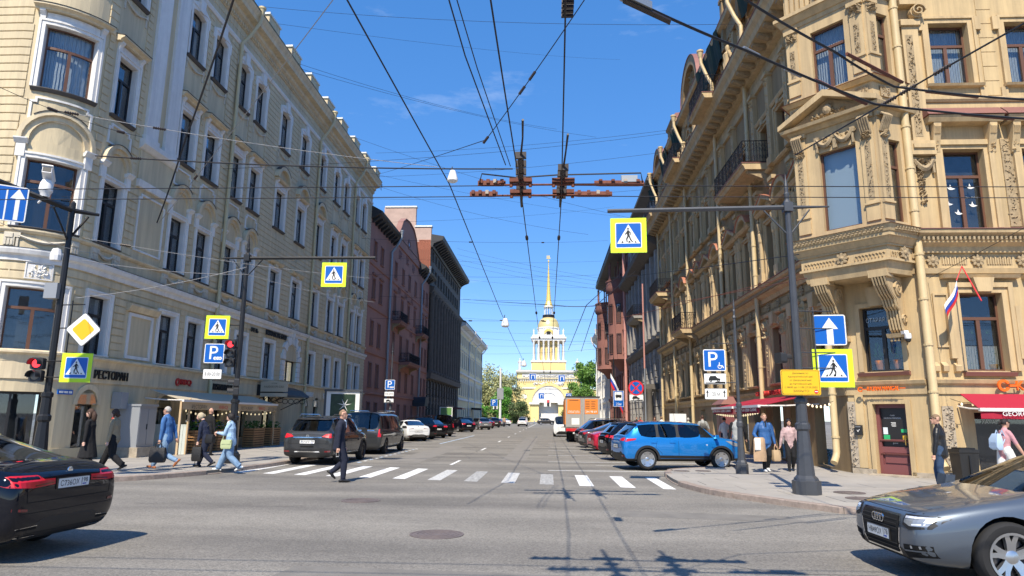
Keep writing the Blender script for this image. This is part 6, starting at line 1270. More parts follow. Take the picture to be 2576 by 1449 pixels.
for a in (45, 135): MB().prism([(c*math.cos(R(a))-s_*math.sin(R(a)), -.019, c*math.sin(R(a))+s_*math.cos(R(a))) for c, s_ in ((-.45, -.05), (.45, -.05), (.45, .05), (-.45, .05))], (0, -.002-.002*(a > 90), 0)).build('red_bar', 'sign_red', t)
info_plate('white tow-away plate under the no-stopping sign', ony(1601, 1001, 49.8), 1.0, .48, 0, None, 1)
pb = Vector((5.9, 62, .12)); t = empty('sign_post', pb, 0, 'black lamp post with flags before the red-brown house', 'post'); MB().lathe([(.12, 0), (.09, 1), (.07, 6.5), (0, 7.4)], 8).build('shaft', 'pole_black', t)
t = signthing('bus_stop_sign', 'blue and white bus stop sign near the truck', ony(1556, 1003, 55)); plate(t, .85, 1.25, 'sign_blue'); slab(rrect(.62, .66, .04), -.009, .002).build('white_field', 'sign_white', t).location = (0, 0, .2); bb = MB(); bb.prism([(x, -.012, z+.2) for x, z in rrect(.46, .22, .05)], (0, -.002, 0)); [bb.prism([(x+.05*math.cos(a*PI/4), -.0121, .09+.05*math.sin(a*PI/4)) for a in range(8)], (0, -.002, 0)) for x in (-.13, .13)]; bb.build('bus_pictogram', 'sign_black', t); text('25м', 'sign_white', t, Matrix.Translation((0, -.009, -.42)), .2, .4)
mat('flag_white', (.8, .8, .8), .8); mat('flag_blue', (.015, .05, .36), .8); mat('flag_red', (.55, .015, .02), .8)
def flag(label, p, w, h, ang, drop=0., cat='flag', pole=None, wave=.12):
 t = empty('flag', p, ang, label, cat, 'flags'); n = 10
 for i, m_ in enumerate(('flag_white', 'flag_blue', 'flag_red')):
  mb = MB(); rows = []
  for k in range(n+1):
   u = k/n; rows.append([(u*w*math.cos(drop), wave*math.sin(u*5+i*.4)*u, -h*(i+v)/3-u*w*math.sin(drop)) for v in (0, 1)])
  mb.loft([[Vector(a), Vector(b), Vector(b)+Vector((0, .006, 0)), Vector(a)+Vector((0, .006, 0))] for a, b in rows]); mb.build('stripe', m_, t, True)
 if pole: MB().tube(pole, .018, 6).build('flagpole', 'sign_red', t)
 return t
fp = Vector(FX.p(11.72, .75, 5.7)); flag('small tricolour flag on a short staff on the ochre wall', fp+Vector((-.02, 0, .0)), .8, .42, R(190), R(62), pole=[(.0, 0, .0), (-.22, -.0, .42), (.1, .9, -.75)])
flag('tricolour flag on the black lamp post', pb+Vector((-.3, -.1, 5.6)), 1.6, 1.1, R(-20), R(62), wave=.2); flag('second tricolour flag lower on the black lamp post', pb+Vector((.2, 0, 4.2)), 1.4, 1.0, R(-10), R(66), wave=.2)
# blue lane signs hanging over the far junction
for i, (x, y) in enumerate(((1340, 948), (1413, 952), (1510-3, 951), (1362, 996), (1431, 997), (1472, 996))):
 t = signthing('lane_sign', 'tiny blue lane sign hanging before the tower, %s' % ('upper row left', 'upper row middle', 'upper row right', 'lower row left', 'lower row middle', 'lower row right')[i], ony(x, y, 150 if i < 3 else 185)); w_ = 1.5 if i < 3 else 1.6; plate(t, w_, w_, 'sign_blue', border=.06); slab([(-.35, -.5), (-.2, -.5), (-.2, .3), (.35, .3), (.35, -.4), (.5, -.4), (.5, .45), (-.35, .45)], -.02, .01).build('arrow', 'sign_white', t)
zebra_sign('tiny lime crossing sign hanging before the tower', ony(1425+29, 1006, 180), 1.6)
t = signthing('traffic_light', 'far red traffic light before the park, nearer the bushes', ony(1246, 1020, 150), cat='traffic light', group='traffic lights'); MB().box(-.5, .5, 0, .1, -.8, .8).build('backboard', 'sign_white', t); MB().box(-.25, .25, -.12, -.01, -.7, .7).build('housing', 'tl_body', t); MB().box(-.17, .17, -.14, -.125, .25, .6).build('lens', 'tl_red', t)
t = signthing('traffic_light', 'far red traffic light hanging at the tower arch', ony(1377, 1014, 180), cat='traffic light', group='traffic lights'); MB().box(-.9, .9, 0, .1, -.9, .9).build('backboard', 'sign_white', t); MB().box(-.1, .5, -.12, -.01, -.8, .8).build('housing', 'tl_body', t); MB().box(.03, .37, -.14, -.125, .25, .65).build('lens', 'tl_red', t)
t = empty('lamp_column', (-10.6, 150, .0), 0, 'pale concrete lamp column at the park corner', 'post'); MB().lathe([(.28, 0), (.2, 12.5), (0, 12.5)], 10).build('column', 'white_plaster', t); MB().box(-.7, .7, -.3, .3, 5.6, 8).build('equipment_box', 'sign_back', t)
park_sign('small blue parking sign at the park corner', ony(1243, 1013, 140), 1.4, 0, coins=False)
# ================================================================ overhead trolley wires
mat('wire', (.012, .012, .016), .6); mat('wire_light', (.35, .34, .33), .6); mat('rust', (.17, .055, .032), .8, var=.35, scale=12); mat('ceramic', (.40, .33, .26), .6); mat('insulator', (.03, .02, .018), .5)
def wire(label, pts, r=.011, sag=.0, mt='wire', ins=(), n=10):
 pts = [Vector(p) for p in pts]; path = []
 for a, b in zip(pts, pts[1:]):
  for k in range(n): u = k/n; q = a.lerp(b, u); q.z -= sag*4*u*(1-u); path.append(q)
 path.append(pts[-1])
 if not ins: return tag(MB().tube(path, r*.75, 5).build('overhead_wire', mt), label, 'wire', 'overhead wires')
 t = base('overhead_wire', pts[0], label, 'wire', 'overhead wires'); MB().tube(path, r*.75, 5).build('cable', mt, t)
 for u in ins:
  i = min(len(path)-2, int(u*(len(path)-1))); d = (path[i+1]-path[i]).normalized(); q0 = path[i]; dist = (q0-Vector((0, 0, 1.7))).length; sc = .028+.0008*dist
  mb = MB(); rs = []; pp = []
  for k in range(13): pp.append(q0+d*(k-6)*sc*.55); rs.append(sc*(.9 if k % 2 else .45))
  mb.tube(pp, rs, 6); mb.build('insulator', 'insulator', t)
 return t
Zc = 5.75
nL, nR = onz(1313, 500, Zc), onz(1412, 500, Zc)
wire('left trolley wire running down the street to the tower', [Vector((-1.25, -14, Zc)), onz(1228, -40, Zc+.1), nL, Vector((nL.x+.05, 40, Zc)), Vector((nL.x+.1, 75, Zc)), Vector((nL.x, 120, Zc)), Vector((nL.x, 200, Zc))], .014, .03, ins=(.36, .42, .48, .6))
wire('right trolley wire running down the street to the tower', [Vector((.2, -14, Zc)), onz(1424, -60, Zc+.1), nR, Vector((nR.x-.05, 40, Zc)), Vector((nR.x-.1, 75, Zc)), Vector((nR.x, 120, Zc)), Vector((nR.x, 200, Zc))], .014, .03, ins=(.36, .42, .48, .6))
cA, cB = onz(1365, 466, Zc+.02), onz(1365, 493, Zc+.02)
wire('upper cross-street trolley wire through the crossing frame', [Vector((-26, cA.y-.3, Zc+.05)), cA, Vector((26, cA.y+.6, Zc+.05))], .012, .05); wire('lower cross-street trolley wire through the crossing frame', [Vector((-26, cB.y-.3, Zc+.05)), cB, Vector((26, cB.y+.6, Zc+.05))], .012, .05)
TC_ = base('trolley_crossing', (0, cA.y, Zc), 'rusty trolley wire crossing frame with clamps above the road', 'wire crossing')
for (x0, x1, y_, nm) in ((1210, 1620, 466, 'a'), (1190, 1540, 493, 'b')):
 p0, p1 = onz(x0, y_, Zc), onz(x1, y_-3, Zc); MB().tube([p0, p1], .02, 5).build('contact_bar', 'rust', TC_)
 for a in ((x0-8, x0+62), (x1-125 if nm == 'a' else x1-95, x1)):
  q0, q1 = onz(a[0], y_-3, Zc+.02), onz(a[1], y_-3, Zc+.02); d = (q1-q0); mb = MB(); mb.loft([[q0+d*u+Vector((0, w_*e, z_)) for w_, z_ in ((-1, -.03), (1, -.03), (.6, .06), (-.6, .06))] for u, e in ((0, .015), (.12, .04), (.88, .04), (1, .015))]); mb.build('section_insulator', 'rust', TC_)
  for k in range(4): q = q0+d*(k+.5)/4; MB().box(q.x-.03, q.x+.03, q.y-.07, q.y+.07, q.z+.0, q.z+.07).build('clamp', 'ceramic' if k == 2 else 'rust', TC_)
for c_, ytop in ((1310, 395), (1417, 425)):
 for y_ in (458, 486):
  p = onz(c_, y_, Zc+.05); mb = MB(); mb.box(p.x-.2, p.x+.2, p.y-.06, p.y+.06, p.z-.01, p.z+.06); mb.build('crossing_plate', 'rust', TC_)
  for e in (-.17, .17): MB().lathe([(.03, -.08), (.03, .0), (0, 0)], 6, (p.x+e, p.y, p.z-.01)).build('bolt', 'rust', TC_)
 b0, b1 = onz(c_, ytop, Zc+.12), onz(c_+(2 if c_ < 1400 else -8), 520, Zc); MB().tube([b0, b0.lerp(b1, .5)+Vector((0, 0, .03)), b1], [.05, .04, .02], 6).build('runner', 'insulator', TC_)
 for k in range(6): q = b0.lerp(b1, k/7); MB().box(q.x-.09, q.x+.09, q.y-.03, q.y+.03, q.z-.03, q.z+.08).build('clamp', 'insulator', TC_)
 q = b0; MB().tube([q, q+Vector((.04, -.25, .22)), q+Vector((.06, -.75, .3))], [.02, .015, .02], 5).build('jumper_horn', 'insulator', TC_)
mb = MB(); mb.tube([onz(1205, 466, Zc), onz(1212, 437, Zc+.12), onz(1300, 447, Zc+.14), onz(1400, 440, Zc+.14), onz(1612, 435, Zc+.16), onz(1617, 462, Zc+.02)], .014, 5); mb.build('jumper_cable', 'wire', TC_); q = onz(1583, 452, Zc+.1); MB().box(q.x-.14, q.x+.14, q.y-.04, q.y+.04, q.z-.05, q.z+.07).build('switch_box', 'galvanised', TC_)
TC2 = copy_tree(TC_); TC2.location = TC_.location+Vector((.35, 3.55-cA.y, 0)); tag(TC2, 'second trolley crossing frame overhead, its shadow across the road before the camera', 'wire crossing')
for dy, lb in ((3.55, 'near cross-street trolley wire above the camera, farther of two'), (3.0, 'near cross-street trolley wire above the camera, nearer of two')): wire(lb, [Vector((-30, dy-.4, Zc)), Vector((30, dy+.7, Zc))], .014, .05)
wire('curved turning wire above the camera joining the cross wires', [Vector((-1.0, -6, Zc)), Vector((-.3, 2.6, Zc)), Vector((1.6, 4.6, Zc)), Vector((7, 6.2, Zc)), Vector((22, 6.4, Zc))], .014, 0)
for i, (x0, y0, x1, y1, lb) in enumerate(((700, 60, 1560, 150, 'hair-thin high wire over the gap between the roofs'), (640, 15, 1900, 60, 'hair-thin wire across the top of the sky'), (940, 500, 1700, 470, 'hair-thin wire just under the crossing frame'), (905, 430, 1560, 545, 'hair-thin wire descending behind the crossing frame'), (930, 560, 1545, 520, 'hair-thin wire rising to the right behind the crossing'), (1000, 650, 1545, 655, 'hair-thin level wire over the pink gable'), (1150, 700, 1540, 725, 'hair-thin wire past the granite eave'), (1160, 830, 1520, 838, 'hair-thin wire level with the tower dome'), (1180, 868, 1515, 862, 'hair-thin wire at the tower colonnade'))): wire(lb, [onx(x0, y0, -15.6), onx(x1, y1, 9.3)], .010+.00005*onx(x0, y0, -15.6).y, .4)
# longitudinal and span wires
hookL = onx(395, 560, -15.85)
wire('thick black cable from the beige wall to overhead', [hookL, onx(395, 560, -15.85).lerp(onz(600, -40, 11), .5), onz(600, -40, 11)], .035, .12)
wire('twin guy wire from the beige wall upward', [hookL+Vector((0, .1, 0)), onz(860, -30, 12)], .016, .1, 'wire_light', (.35,))
wire('long dark feeder wire carrying the street lamps', [onz(868, -10, 7.2), onz(1130, 462, 6.6), onz(1262, 790, 6.4), onz(1322, 920, 6.3)], .017, .0)
wire('left of two parallel feeder cables at the top', [onz(1128, -5, 7), onz(1170, 140, 6.9), onz(1272, 415, 6.6)], .014, .0); wire('right of two parallel feeder cables at the top', [onz(1148, -5, 7), onz(1200, 170, 6.9), onz(1284, 418, 6.6)], .011, .0)
wire('diagonal span from the left facade to the top centre', [onx(945, 440, -15.5), onz(1222, 352, 8.2), onz(1490, -30, 9.5)], .014, .05, ins=(.52, .7, .76))
wire('black guy wire hanging from the top with a clamp', [onz(1424, -30, 6.4), onz(1420, 40, 6.3)], .02)
for i, (x0, y0, x1, y1, lb) in enumerate(((735, 155, 1400, 325, 'thin span from the left parapet sagging to the right'), (745, 170, 1500, 345, 'second thin span from the left parapet below the first'), (890, 345, 1640, 560, 'span from the far left parapet descending rightward'), (940, 465, 1480, 590, 'span from the left eave sagging over the street'))): wire(lb, [onx(x0, y0, -15.4), onx(x1, y1, 9.0) if x1 > 1500 else ony(x1, y1, 60)], .014, .5)
for i, (x0, y0, x1, y1, lb) in enumerate(((945, 385, 1700, 325, 'high span between the left eave and the first gable'), (560, 425, 1700, 332, 'slanting span from the left wall to the first gable'), (940, 445, 1690, 380, 'span from the left eave to the second gable'), (910, 600, 1530, 605, 'cross span at mid height over the street'), (925, 690, 1530, 690, 'cross span above the pink house balconies'), (955, 745, 1535, 752, 'cross span level with the granite columns'), (930, 800, 1540, 800, 'cross span over the parked cars'), (1150, 625, 1540, 705, 'first of the fanned cables from the granite eave'), (1150, 640, 1540, 712, 'second of the fanned cables from the granite eave'), (1150, 652, 1540, 722, 'third of the fanned cables from the granite eave'), (1150, 664, 1540, 732, 'lowest of the fanned cables from the granite eave'), (1165, 760, 1530, 770, 'cross span above the pale house'), (1165, 800, 1530, 806, 'lower cross span above the pale house'), (1200, 850, 1520, 858, 'cross span before the tower colonnade'), (1200, 890, 1520, 876, 'low cross span before the tower'))):
 a, b = onx(x0, y0, -15.6), onx(x1, y1, 9.2); wire(lb, [a, b], .013+.00008*max(0, (a.y+b.y)/2-30), .35, ins=(.3, .62) if i in (3, 6, 12) else ())
for (x0, y0, x1, y1, z0, z1, lb, r_, mt, ins) in ((180, 285, 1100, 420, 8.6, 9.0, 'sagging wire with insulators before the rounded corner', .012, 'wire_light', (.06, .25)), (240, 392, 1290, 425, 8.0, 7.6, 'thick lamp cable from the rounded corner to the crossing', .024, 'wire', (.1,)), (215, 600, 930, 700, 6.4, 7.2, 'pale wire from the near corner to the pink house', .011, 'wire_light', (.1,)), (210, 655, 620, 690, 5.3, 5.9, 'pale wire between the two left posts', .011, 'wire_light', ()), (190, 750, 620, 672, 4.6, 6.0, 'pale wire rising to the cafe post', .010, 'wire_light', ()), (0, 220, 360, 345, 7.6, 8.6, 'thin wire crossing the corner window', .008, 'wire', (.3, .8)), (0, 560, 250, 640, 5.6, 6.0, 'thin wire near the blue lane sign', .008, 'wire_light', ()), (620, 690, 940, 760, 6, 6.3, 'pale wire from the cafe post down the street', .010, 'wire_light', ())):
 wire(lb, [onz(x0, y0, z0), onz(x1, y1, z1)], r_, .1, mt, ins)
# right-hand switch wires with bars
wire('black trolley branch wire from the top centre to the right', [onz(1560, -14, 5.9), onz(1880, 128, 5.85), onz(2200, 262, 5.8), onz(2600, 300, 5.8)], .022, .02); wire('upper trolley branch wire across the bay window', [onz(1865, -8, 5.95), onz(2100, 130, 5.9), onz(2250, 218, 5.85), onz(2600, 252, 5.8)], .02, .02)
wire('diagonal insulated strut across the ochre facade', [onz(2600, 45, 6.1), onz(2370, 175, 6.0), onz(2205, 272, 5.95), onz(2000, 390, 6.5)], .016, .0, ins=(.36, .5, .62)); wire('thin wire across the ochre facade above the door', [FX.p(11.3, .1, 5.9), onz(2600, 560, 6.0)], .01, .02)
sw = base('wire_switch', onz(1640, 20, 5.85), 'green and grey wire switch box at the top of the picture', 'switch'); q0, q1 = onz(1560, -14, 5.9), onz(1700, 52, 5.86); d = (q1-q0); mb = MB(); mb.loft([[q0+d*u+Vector((0, w_, z_)) for w_, z_ in ((-.06, -.03), (.06, -.03), (.06, .05), (-.06, .05))] for u in (0, .55)]); mb.build('switch_body', 'galvanised', sw); MB().loft([[q0+d*u+Vector((0, w_, z_)) for w_, z_ in ((-.03, -.05), (.05, -.05), (.05, -.03), (-.03, -.03))] for u in (.05, .9)]).build('switch_rail', 'insulator', sw)
for k, (x, y, dx, dy, mt) in enumerate(((1870, 120, 40, 20, 'galvanised'), (1975, 172, 40, 20, 'galvanised'), (2050, 200, 130, 62, 'rust'), (2130, 135, 140, 72, 'rust'), (2330, 230, 130, 14, 'rust'), (2420, 288, 130, 12, 'rust'))):
 MB().tube([onz(x, y, 5.87), onz(x+dx, y+dy, 5.85)], .022, 5).build('splice_bar', mt, sw)
mb = MB(); q = onz(1428, 12, 6.35); [mb.box(q.x-.12, q.x+.12, q.y+e-.03, q.y+e+.03, q.z-.06, q.z+.08) for e in (-.3, -.15, 0, .15, .3)]; mb = base('wire_clamp', q, 'black ribbed wire clamp at the top edge', 'clamp')
for e in (-.3, -.15, 0, .15, .3): MB().box(q.x-.07, q.x+.07, q.y+e*.6-.02, q.y+e*.6+.02, q.z-.04, q.z+.05).build('rib', 'insulator', mb)
# far branch of the trolley wires near the tower and more side wires
for x0, y0, x1, y1, x2, y2, lb in ((1430, 880, 1475, 768, 1560, 690, 'left far trolley branch turning right before the tower'), (1462, 884, 1500, 768, 1600, 680, 'right far trolley branch turning right before the tower')): wire(lb, [onz(x0, y0, 5.75), onz(x1, y1, 5.75), onx(x2, y2, 7.5)], .02, 0)
wire('cross bar wire holding the far trolley branch', [onx(1165, 752, -15.6), onz(1400, 768, 6.0), onz(1505, 768, 6.0), onx(1545, 770, 9.2)], .02, .05)
for x0, y0, x1, y1, X, lb in ((1560, 800, 2010, 690, 9.0, 'twin rusty wire along the ochre facade, upper'), (1530, 700, 2010, 640, 8.8, 'wire slanting along the ochre facade at balcony height'), (1640, 770, 2030, 700, 9.0, 'twin rusty wire along the ochre facade, lower')): wire(lb, [onz(x0, y0, 6.0) if False else ony(x0, y0, 40), onz(x1, y1, 5.9)], .016, .05, 'rust' if 'rusty' in lb else 'wire')
def hanging_lamp(p, label, s=1.):
 t = empty('street_lamp', p, 0, label, 'lamp', 'hanging street lamps'); MB().lathe([(0, .02), (.1*s, .02), (.13*s, -.06*s), (.2*s, -.28*s), (.2*s, -.36*s), (.12*s, -.42*s), (0, -.44*s)], 10).build('housing', 'plastic_white', t, True); MB().tube([(0, 0, 0), (-.05*s, 0, .12*s), (-.02*s, 0, .2*s)], .02*s, 5).build('hook', 'insulator', t)
hanging_lamp(onz(1139, 432, 6.7), 'rusty white lamp hanging left of the trolley crossing', .55); hanging_lamp(onz(1271, 802, 6.3), 'small hanging lamp above the far left lane', .95); hanging_lamp(onz(1318, 908, 6.3), 'tiny hanging lamp before the tower', 1.1)
# ================================================================ cafe terrace and small things on the left
def text_on(F, s, z, d, txt, mt, parent, h, w, ext=0.): return text(txt, mt, parent, TF(F, s, z, d), h, w, ext)
text_on(FLs, 24.0, 3.05, .09, 'РЕСТОРАН', 'shop_black', BL, .32, 1.9, .03); sg = MB().farch(FLs, 28.5, 3.05, .08, .17, .06, .1, 0, 360, 14).build('shop_emblem', 'shop_red', BL); text_on(FLs, 29.15, 3.05, .09, 'BBQ', 'shop_red', BL, .28, .85, .04); text_on(FLs, 32.6, 3.0, .09, 'RESTAURANT', 'shop_black', BL, .3, 2.0, .03); text_on(FLs, 38.6, 6.3, .1, 'KALEIDOSCOPE GOLD', 'shop_black', BL, .3, 3.0, .03); text_on(FLs, 35.6, 6.2, .1, 'ОТЕЛЬ', 'shop_black', BL, .24, .9, .02); text_on(FLs, 44.6, 3.05, .1, 'ЛАУНДЖ', 'lettering_white', BL, .34, 1.8, .02); text_on(FLs, 48.0, 3.05, .1, 'БАР', 'lettering_white', BL, .34, .9, .02)
t, v = awning(FLs, 26.3, 35.7, 2.66, 2.24, 1.6, 'long beige restaurant awning over the cafe terrace', '', back='awning_beige', valance='awning_tan', vh=.3)
for s_, tx, mt, w_ in ((27.9, 'РЕСТОРАН', 'shop_black', 1.2), (30.0, 'BBQ', 'shop_red', .8), (32.4, 'RESTAURANT', 'shop_black', 1.3), (34.1, 'BBQ', 'shop_red', .7), (35.4, 'РЕСТОРАН', 'shop_black', 1.1)): text_on(FLs, s_-.4, 2.0, 1.67, tx, mt, v, .16, w_)
for q in (26.35, 31.5, 35.6): MB().box(-14.52, -14.44, q-.04, q+.04, .12, 2.28).build('post', 'awning_tan', t)
bulbs(FLs, 26.4, 31, 1.5, 1.95, 12, 'string of bulbs along the near edge of the beige awning', .25); bulbs(FLs, 31, 35.6, 1.5, 1.92, 10, 'string of bulbs along the far edge of the beige awning', .15)
mat('petal_yellow', (.8, .55, .03), .6); mat('petal_violet', (.30, .18, .5), .6); mat('petal_white', (.8, .8, .78), .6); mat('soil', (.03, .02, .015), 1)
def planter(x, y, label, w=1.25, d=.55, h=.95, n=8, flowers=True):
 t = empty('planter_box', (x, y, .12), 0, label, 'planter', 'slatted wooden planters'); MB().box(-d/2+.03, d/2-.03, -w/2+.03, w/2-.03, .02, h-.06).build('liner', 'soil', t)
 sh_ = None
 for i in range(n):
  z = .02+i*(h-.02)/n
  for nm, bx in (('front', (d/2-.015, d/2+.015, -w/2, w/2)), ('near', (-d/2, d/2, -w/2-.015, -w/2+.015)), ('far', (-d/2, d/2, w/2-.015, w/2+.015))): MB().box(*bx, z, z+(h-.02)/n*.72).build('slat', 'wood', t)
 for sx in (-1, 1):
  for sy in (-1, 1): MB().box(sx*(d/2-.03)-.025, sx*(d/2-.03)+.025, sy*(w/2-.03)-.025, sy*(w/2-.03)+.025, 0, h).build('corner_post', 'wood_dark', t)
 pl = MB(); fl = MB(); fv = MB()
 for k in range(160):
  a, b, z = random.uniform(-d/2, d/2), random.uniform(-w/2, w/2), h+random.uniform(-.05, .32); u = Vector((random.gauss(0, 1), random.gauss(0, 1), random.gauss(.4, .8))).normalized()*.09; s2 = u.cross(Vector((random.random(), random.random(), random.random()))).normalized()*.035; c = Vector((a, b, z)); pl.add([c-u, c+s2, c+u, c-s2], [(0, 1, 2, 3)])
  if flowers and k % 4 == 0: q = Vector((a, b, z+.06)); (fl if k % 8 else fv).lathe([(0, 0), (.04, .015), (.02, .035), (0, .03)], 5, q)
 pl.build('foliage', 'leaf_plant', t)
 if flowers: tag(fl.build('blossoms', 'petal_yellow', t), kind='stuff'); tag(fv.build('blossoms', 'petal_violet', t), kind='stuff')
 return t
planter(-14.75, 28.2, 'slatted wooden planter with yellow pansies beside the denim man', flowers=True); planter(-14.75, 30.2, 'slatted planter in shade behind the woman in navy'); planter(-14.75, 33.9, 'slatted planter near the hotel door, nearer one', flowers=False); planter(-14.75, 36.0, 'slatted planter right beside the hotel door', flowers=False)
mat('cabinet', (.33, .35, .38), .5, .3); mat('fence_white', (.55, .60, .57), .6)
t = empty('utility_cabinet', (-16.0+.45, 25.2, .12), 0, 'grey utility cabinet on a stone base by the beige wall', 'cabinet'); MB().box(-.45, .55, -.62, .62, 0, .36).build('stone_base', 'stone_foot', t); MB().box(-.42, .45, -.55, .55, .36, 1.85).build('cabinet_body', 'cabinet', t); MB().box(-.45, .5, -.58, .58, 1.85, 1.93).build('cabinet_top', 'cabinet', t); [MB().box(.45, .462, y, y+.5, .45, 1.75).build('door', 'cabinet', t) for y in (-.52, .02)]; MB().box(.462, .48, -.06, -.02, 1.0, 1.2).build('handle', 'pole_black', t)
MB().box(-.42, -.05, -.95, -.55, 1.75, 2.35).build('meter_box', 'cabinet', t)
t = empty('terrace_screen', (-14.7, 27.0, .12), 0, 'white boarded terrace screen beside the grey cabinet', 'screen')
for i in range(11): MB().box(-1.3+i*.135, -1.175+i*.135, -.02, .02, 0, 1.12).build('board', 'fence_white', t)
MB().box(-1.32, .2, -.03, .03, 1.12, 1.17).build('top_rail', 'fence_white', t); MB().box(.18, .24, -.04, .04, 0, 2.2).build('corner_post', 'awning_tan', t)
# hotel entrance canopy with scroll brackets, sign boards
t = base('entrance_canopy', (-16, 38.3, 0), 'dark arched canopy over the hotel door with iron scrolls', 'canopy'); MB().loft([[FLs.p(s_, d, z) for d, z in ((.05, 3.35), (.7, 3.3), (1.3, 3.1), (1.7, 2.8), (1.72, 2.72), (.05, 2.75))] for s_ in (36.6, 40.2)]).build('canopy_hood', 'pole_black', t)
for q in (36.7, 40.1):
 mb = MB(); [mb.tube([FLs.p(q, .3+.35*j+.16*math.cos(a*PI/5), 2.5+.14*math.sin(a*PI/5)) for a in range(11)], .018, 4) for j in range(4)]; mb.tube([FLs.p(q, .05, 2.0), FLs.p(q, .9, 2.4), FLs.p(q, 1.65, 2.7)], .025, 5); mb.build('scroll_bracket', 'wrought_iron', t)
t = base('hotel_board', (-15, 36.5, 0), 'pale gold hotel name board above the awning end', 'sign'); MB().box(-15.7, -14.2, 36.48, 36.54, 2.95, 3.5).build('board', 'awning_beige', t); MB().box(-15.7, -14.2, 36.48, 36.54, 2.68, 2.88).build('board', 'awning_beige', t); text('KALEIDOSCOPE GOLD', 'shop_black', t, MW(Vector((-14.95, 36.47, 3.22))), .1, 1.1); text('ОТЕЛЬ', 'shop_black', t, MW(Vector((-14.95, 36.47, 3.4))), .06, .3)
t = base('street_name_plate', (-16, 22.2, 2.2), 'small blue street number plate on the beige wall', 'sign'); MB().fbox(FL, 21.55, 22.15, .0, .04, 2.3, 2.45).build('plate', 'sign_blue', t); [MB().fbox(FL, 21.6+.18*i, 21.74+.18*i, .04, .045, 2.34, 2.41).build('numeral', 'sign_white', t) for i in range(3)]
# advertising light box beyond the dark car
mat('poster_green', (.03, .07, .03), .4, var=.6, scale=3, col2=(.01, .02, .01))
t = empty('poster_case', (-12.2, 40.2, .12), R(8), 'glass poster case with a white flower picture', 'advert board', 'poster cases'); MB().box(-1.0, 1.0, -.18, .18, 0, .8).build('foot', 'pole_grey', t); MB().box(-.98, .98, -.16, .16, .8, 3.0).build('case', 'sign_white', t); MB().box(-1.1, 1.1, -.25, .25, 3.0, 3.12).build('roof', 'pole_grey', t); [MB().box(x-.06, x+.06, -.2, .2, .8, 3.0).build('side_post', 'pole_grey', t) for x in (-1.03, 1.03)]; MB().box(-.72, .72, -.168, -.161, 1.0, 2.85).build('poster', 'poster_green', t)
mb = MB(); [mb.add([(.1, -.17, 2.2), (.1+.1*math.cos(a-.3), -.172, 2.2+.1*math.sin(a-.3)), (.1+.42*math.cos(a), -.17, 2.2+.42*math.sin(a)), (.1+.1*math.cos(a+.3), -.172, 2.2+.1*math.sin(a+.3))], [(0, 1, 2, 3)]) for a in (.2, 1.1, 2.0, 2.9, 3.9, 5.2)]; mb.build('lily_picture', 'petal_white', t)
t = empty('poster_case', (-12.9, 86, .12), R(8), 'far poster case with a green and violet picture', 'advert board', 'poster cases'); MB().box(-.8, .8, -.16, .16, .6, 2.8).build('case', 'sign_white', t); mat('poster_lime', (.12, .26, .07), .4); MB().box(-.7, .7, -.175, -.165, 1.8, 2.7).build('poster_top', 'poster_lime', t); MB().box(-.7, .7, -.175, -.165, .9, 1.79).build('poster_bottom', 'petal_violet', t); MB().box(-.9, .9, -.2, .2, 2.8, 2.92).build('roof', 'pole_grey', t); MB().box(-1, 1, -.15, .15, 0, .6).build('foot', 'pole_grey', t)
# --- right side small things
mb = base('letter_box', FC.p(.05, .1, 1.2), 'small black letter box on the ochre wall left of the cafe door', 'letter box'); MB().fbox(FC, -.04, .18, .05, .13, 1.28, 1.58).build('box', 'plastic_black', mb); MB().fbox(FC, -.01, .15, .13, .137, 1.52, 1.54).build('slot', 'sign_back', mb); MB().fpoly(FC, [(.03, 1.42), (.06, 1.37), (.12, 1.45), (.11, 1.46), (.06, 1.4), (.04, 1.44)], .131, .134).build('emblem', 'lettering_white', mb)
def cctv(p, label):
 t = empty('surveillance_camera', p, 0, label, 'camera', 'surveillance cameras'); MB().box(-.06, .06, -.04, .18, .0, .1).build('bracket', 'plastic_white', t); MB().lathe([(0, .02), (.09, .0), (.1, -.12), (.085, -.16), (0, -.16)], 10, (0, -.1, 0)).build('housing', 'plastic_white', t, True); MB().lathe([(.08, -.16), (.07, -.23), (.03, -.26), (0, -.26)], 10, (0, -.1, 0)).build('dome', 'plastic_black', t, True)
cctv(Vector(FC.p(1.78, .3, 4.25)), 'white dome camera on the ochre wall under the bay console')
t = empty('waste_bin', onz(2432, 1212, .12), 0, 'black square waste bin beside the cafe opening', 'bin'); MB().loft([[(x*s_, y*s_, z) for x, y in ((-.25, -.25), (.25, -.25), (.25, .25), (-.25, .25))] for s_, z in ((.85, 0), (1, .75), (1.05, .78), (1.05, .86))]).build('bin_body', 'plastic_black', t); MB().box(-.2, .2, -.2, .2, .86, .9).build('lid', 'pole_black', t); MB().box(-.02, .02, -.275, -.245, .1, .7).build('rib', 'pole_black', t)
t = empty('flower_tub', onz(2068, 1170, .12), 0, 'tub of white flowers at the foot of the corner drainpipe', 'flower tub'); MB().lathe([(.18, 0), (.25, .3), (.22, .3), (0, .25)], 12).build('tub', 'plastic_black', t, True); pl, fl = MB(), MB()
for k in range(160):
 a, r_ = random.uniform(0, 2*PI), random.uniform(0, .36); c = Vector((r_*math.cos(a), r_*math.sin(a), .3+random.uniform(0, .38)*(1-r_))); u = Vector((random.gauss(0, 1), random.gauss(0, 1), random.gauss(.3, .8))).normalized()*.07; s2 = u.cross(Vector((.3, .2, .9))).normalized()*.03; pl.add([c-u, c+s2, c+u, c-s2], [(0, 1, 2, 3)])
 if k % 4 == 0: fl.lathe([(0, 0), (.04, .015), (.0, .03)], 5, c+Vector((0, 0, .05)))
pl.build('foliage', 'leaf_plant', t); tag(fl.build('blossoms', 'petal_white', t), kind='stuff')
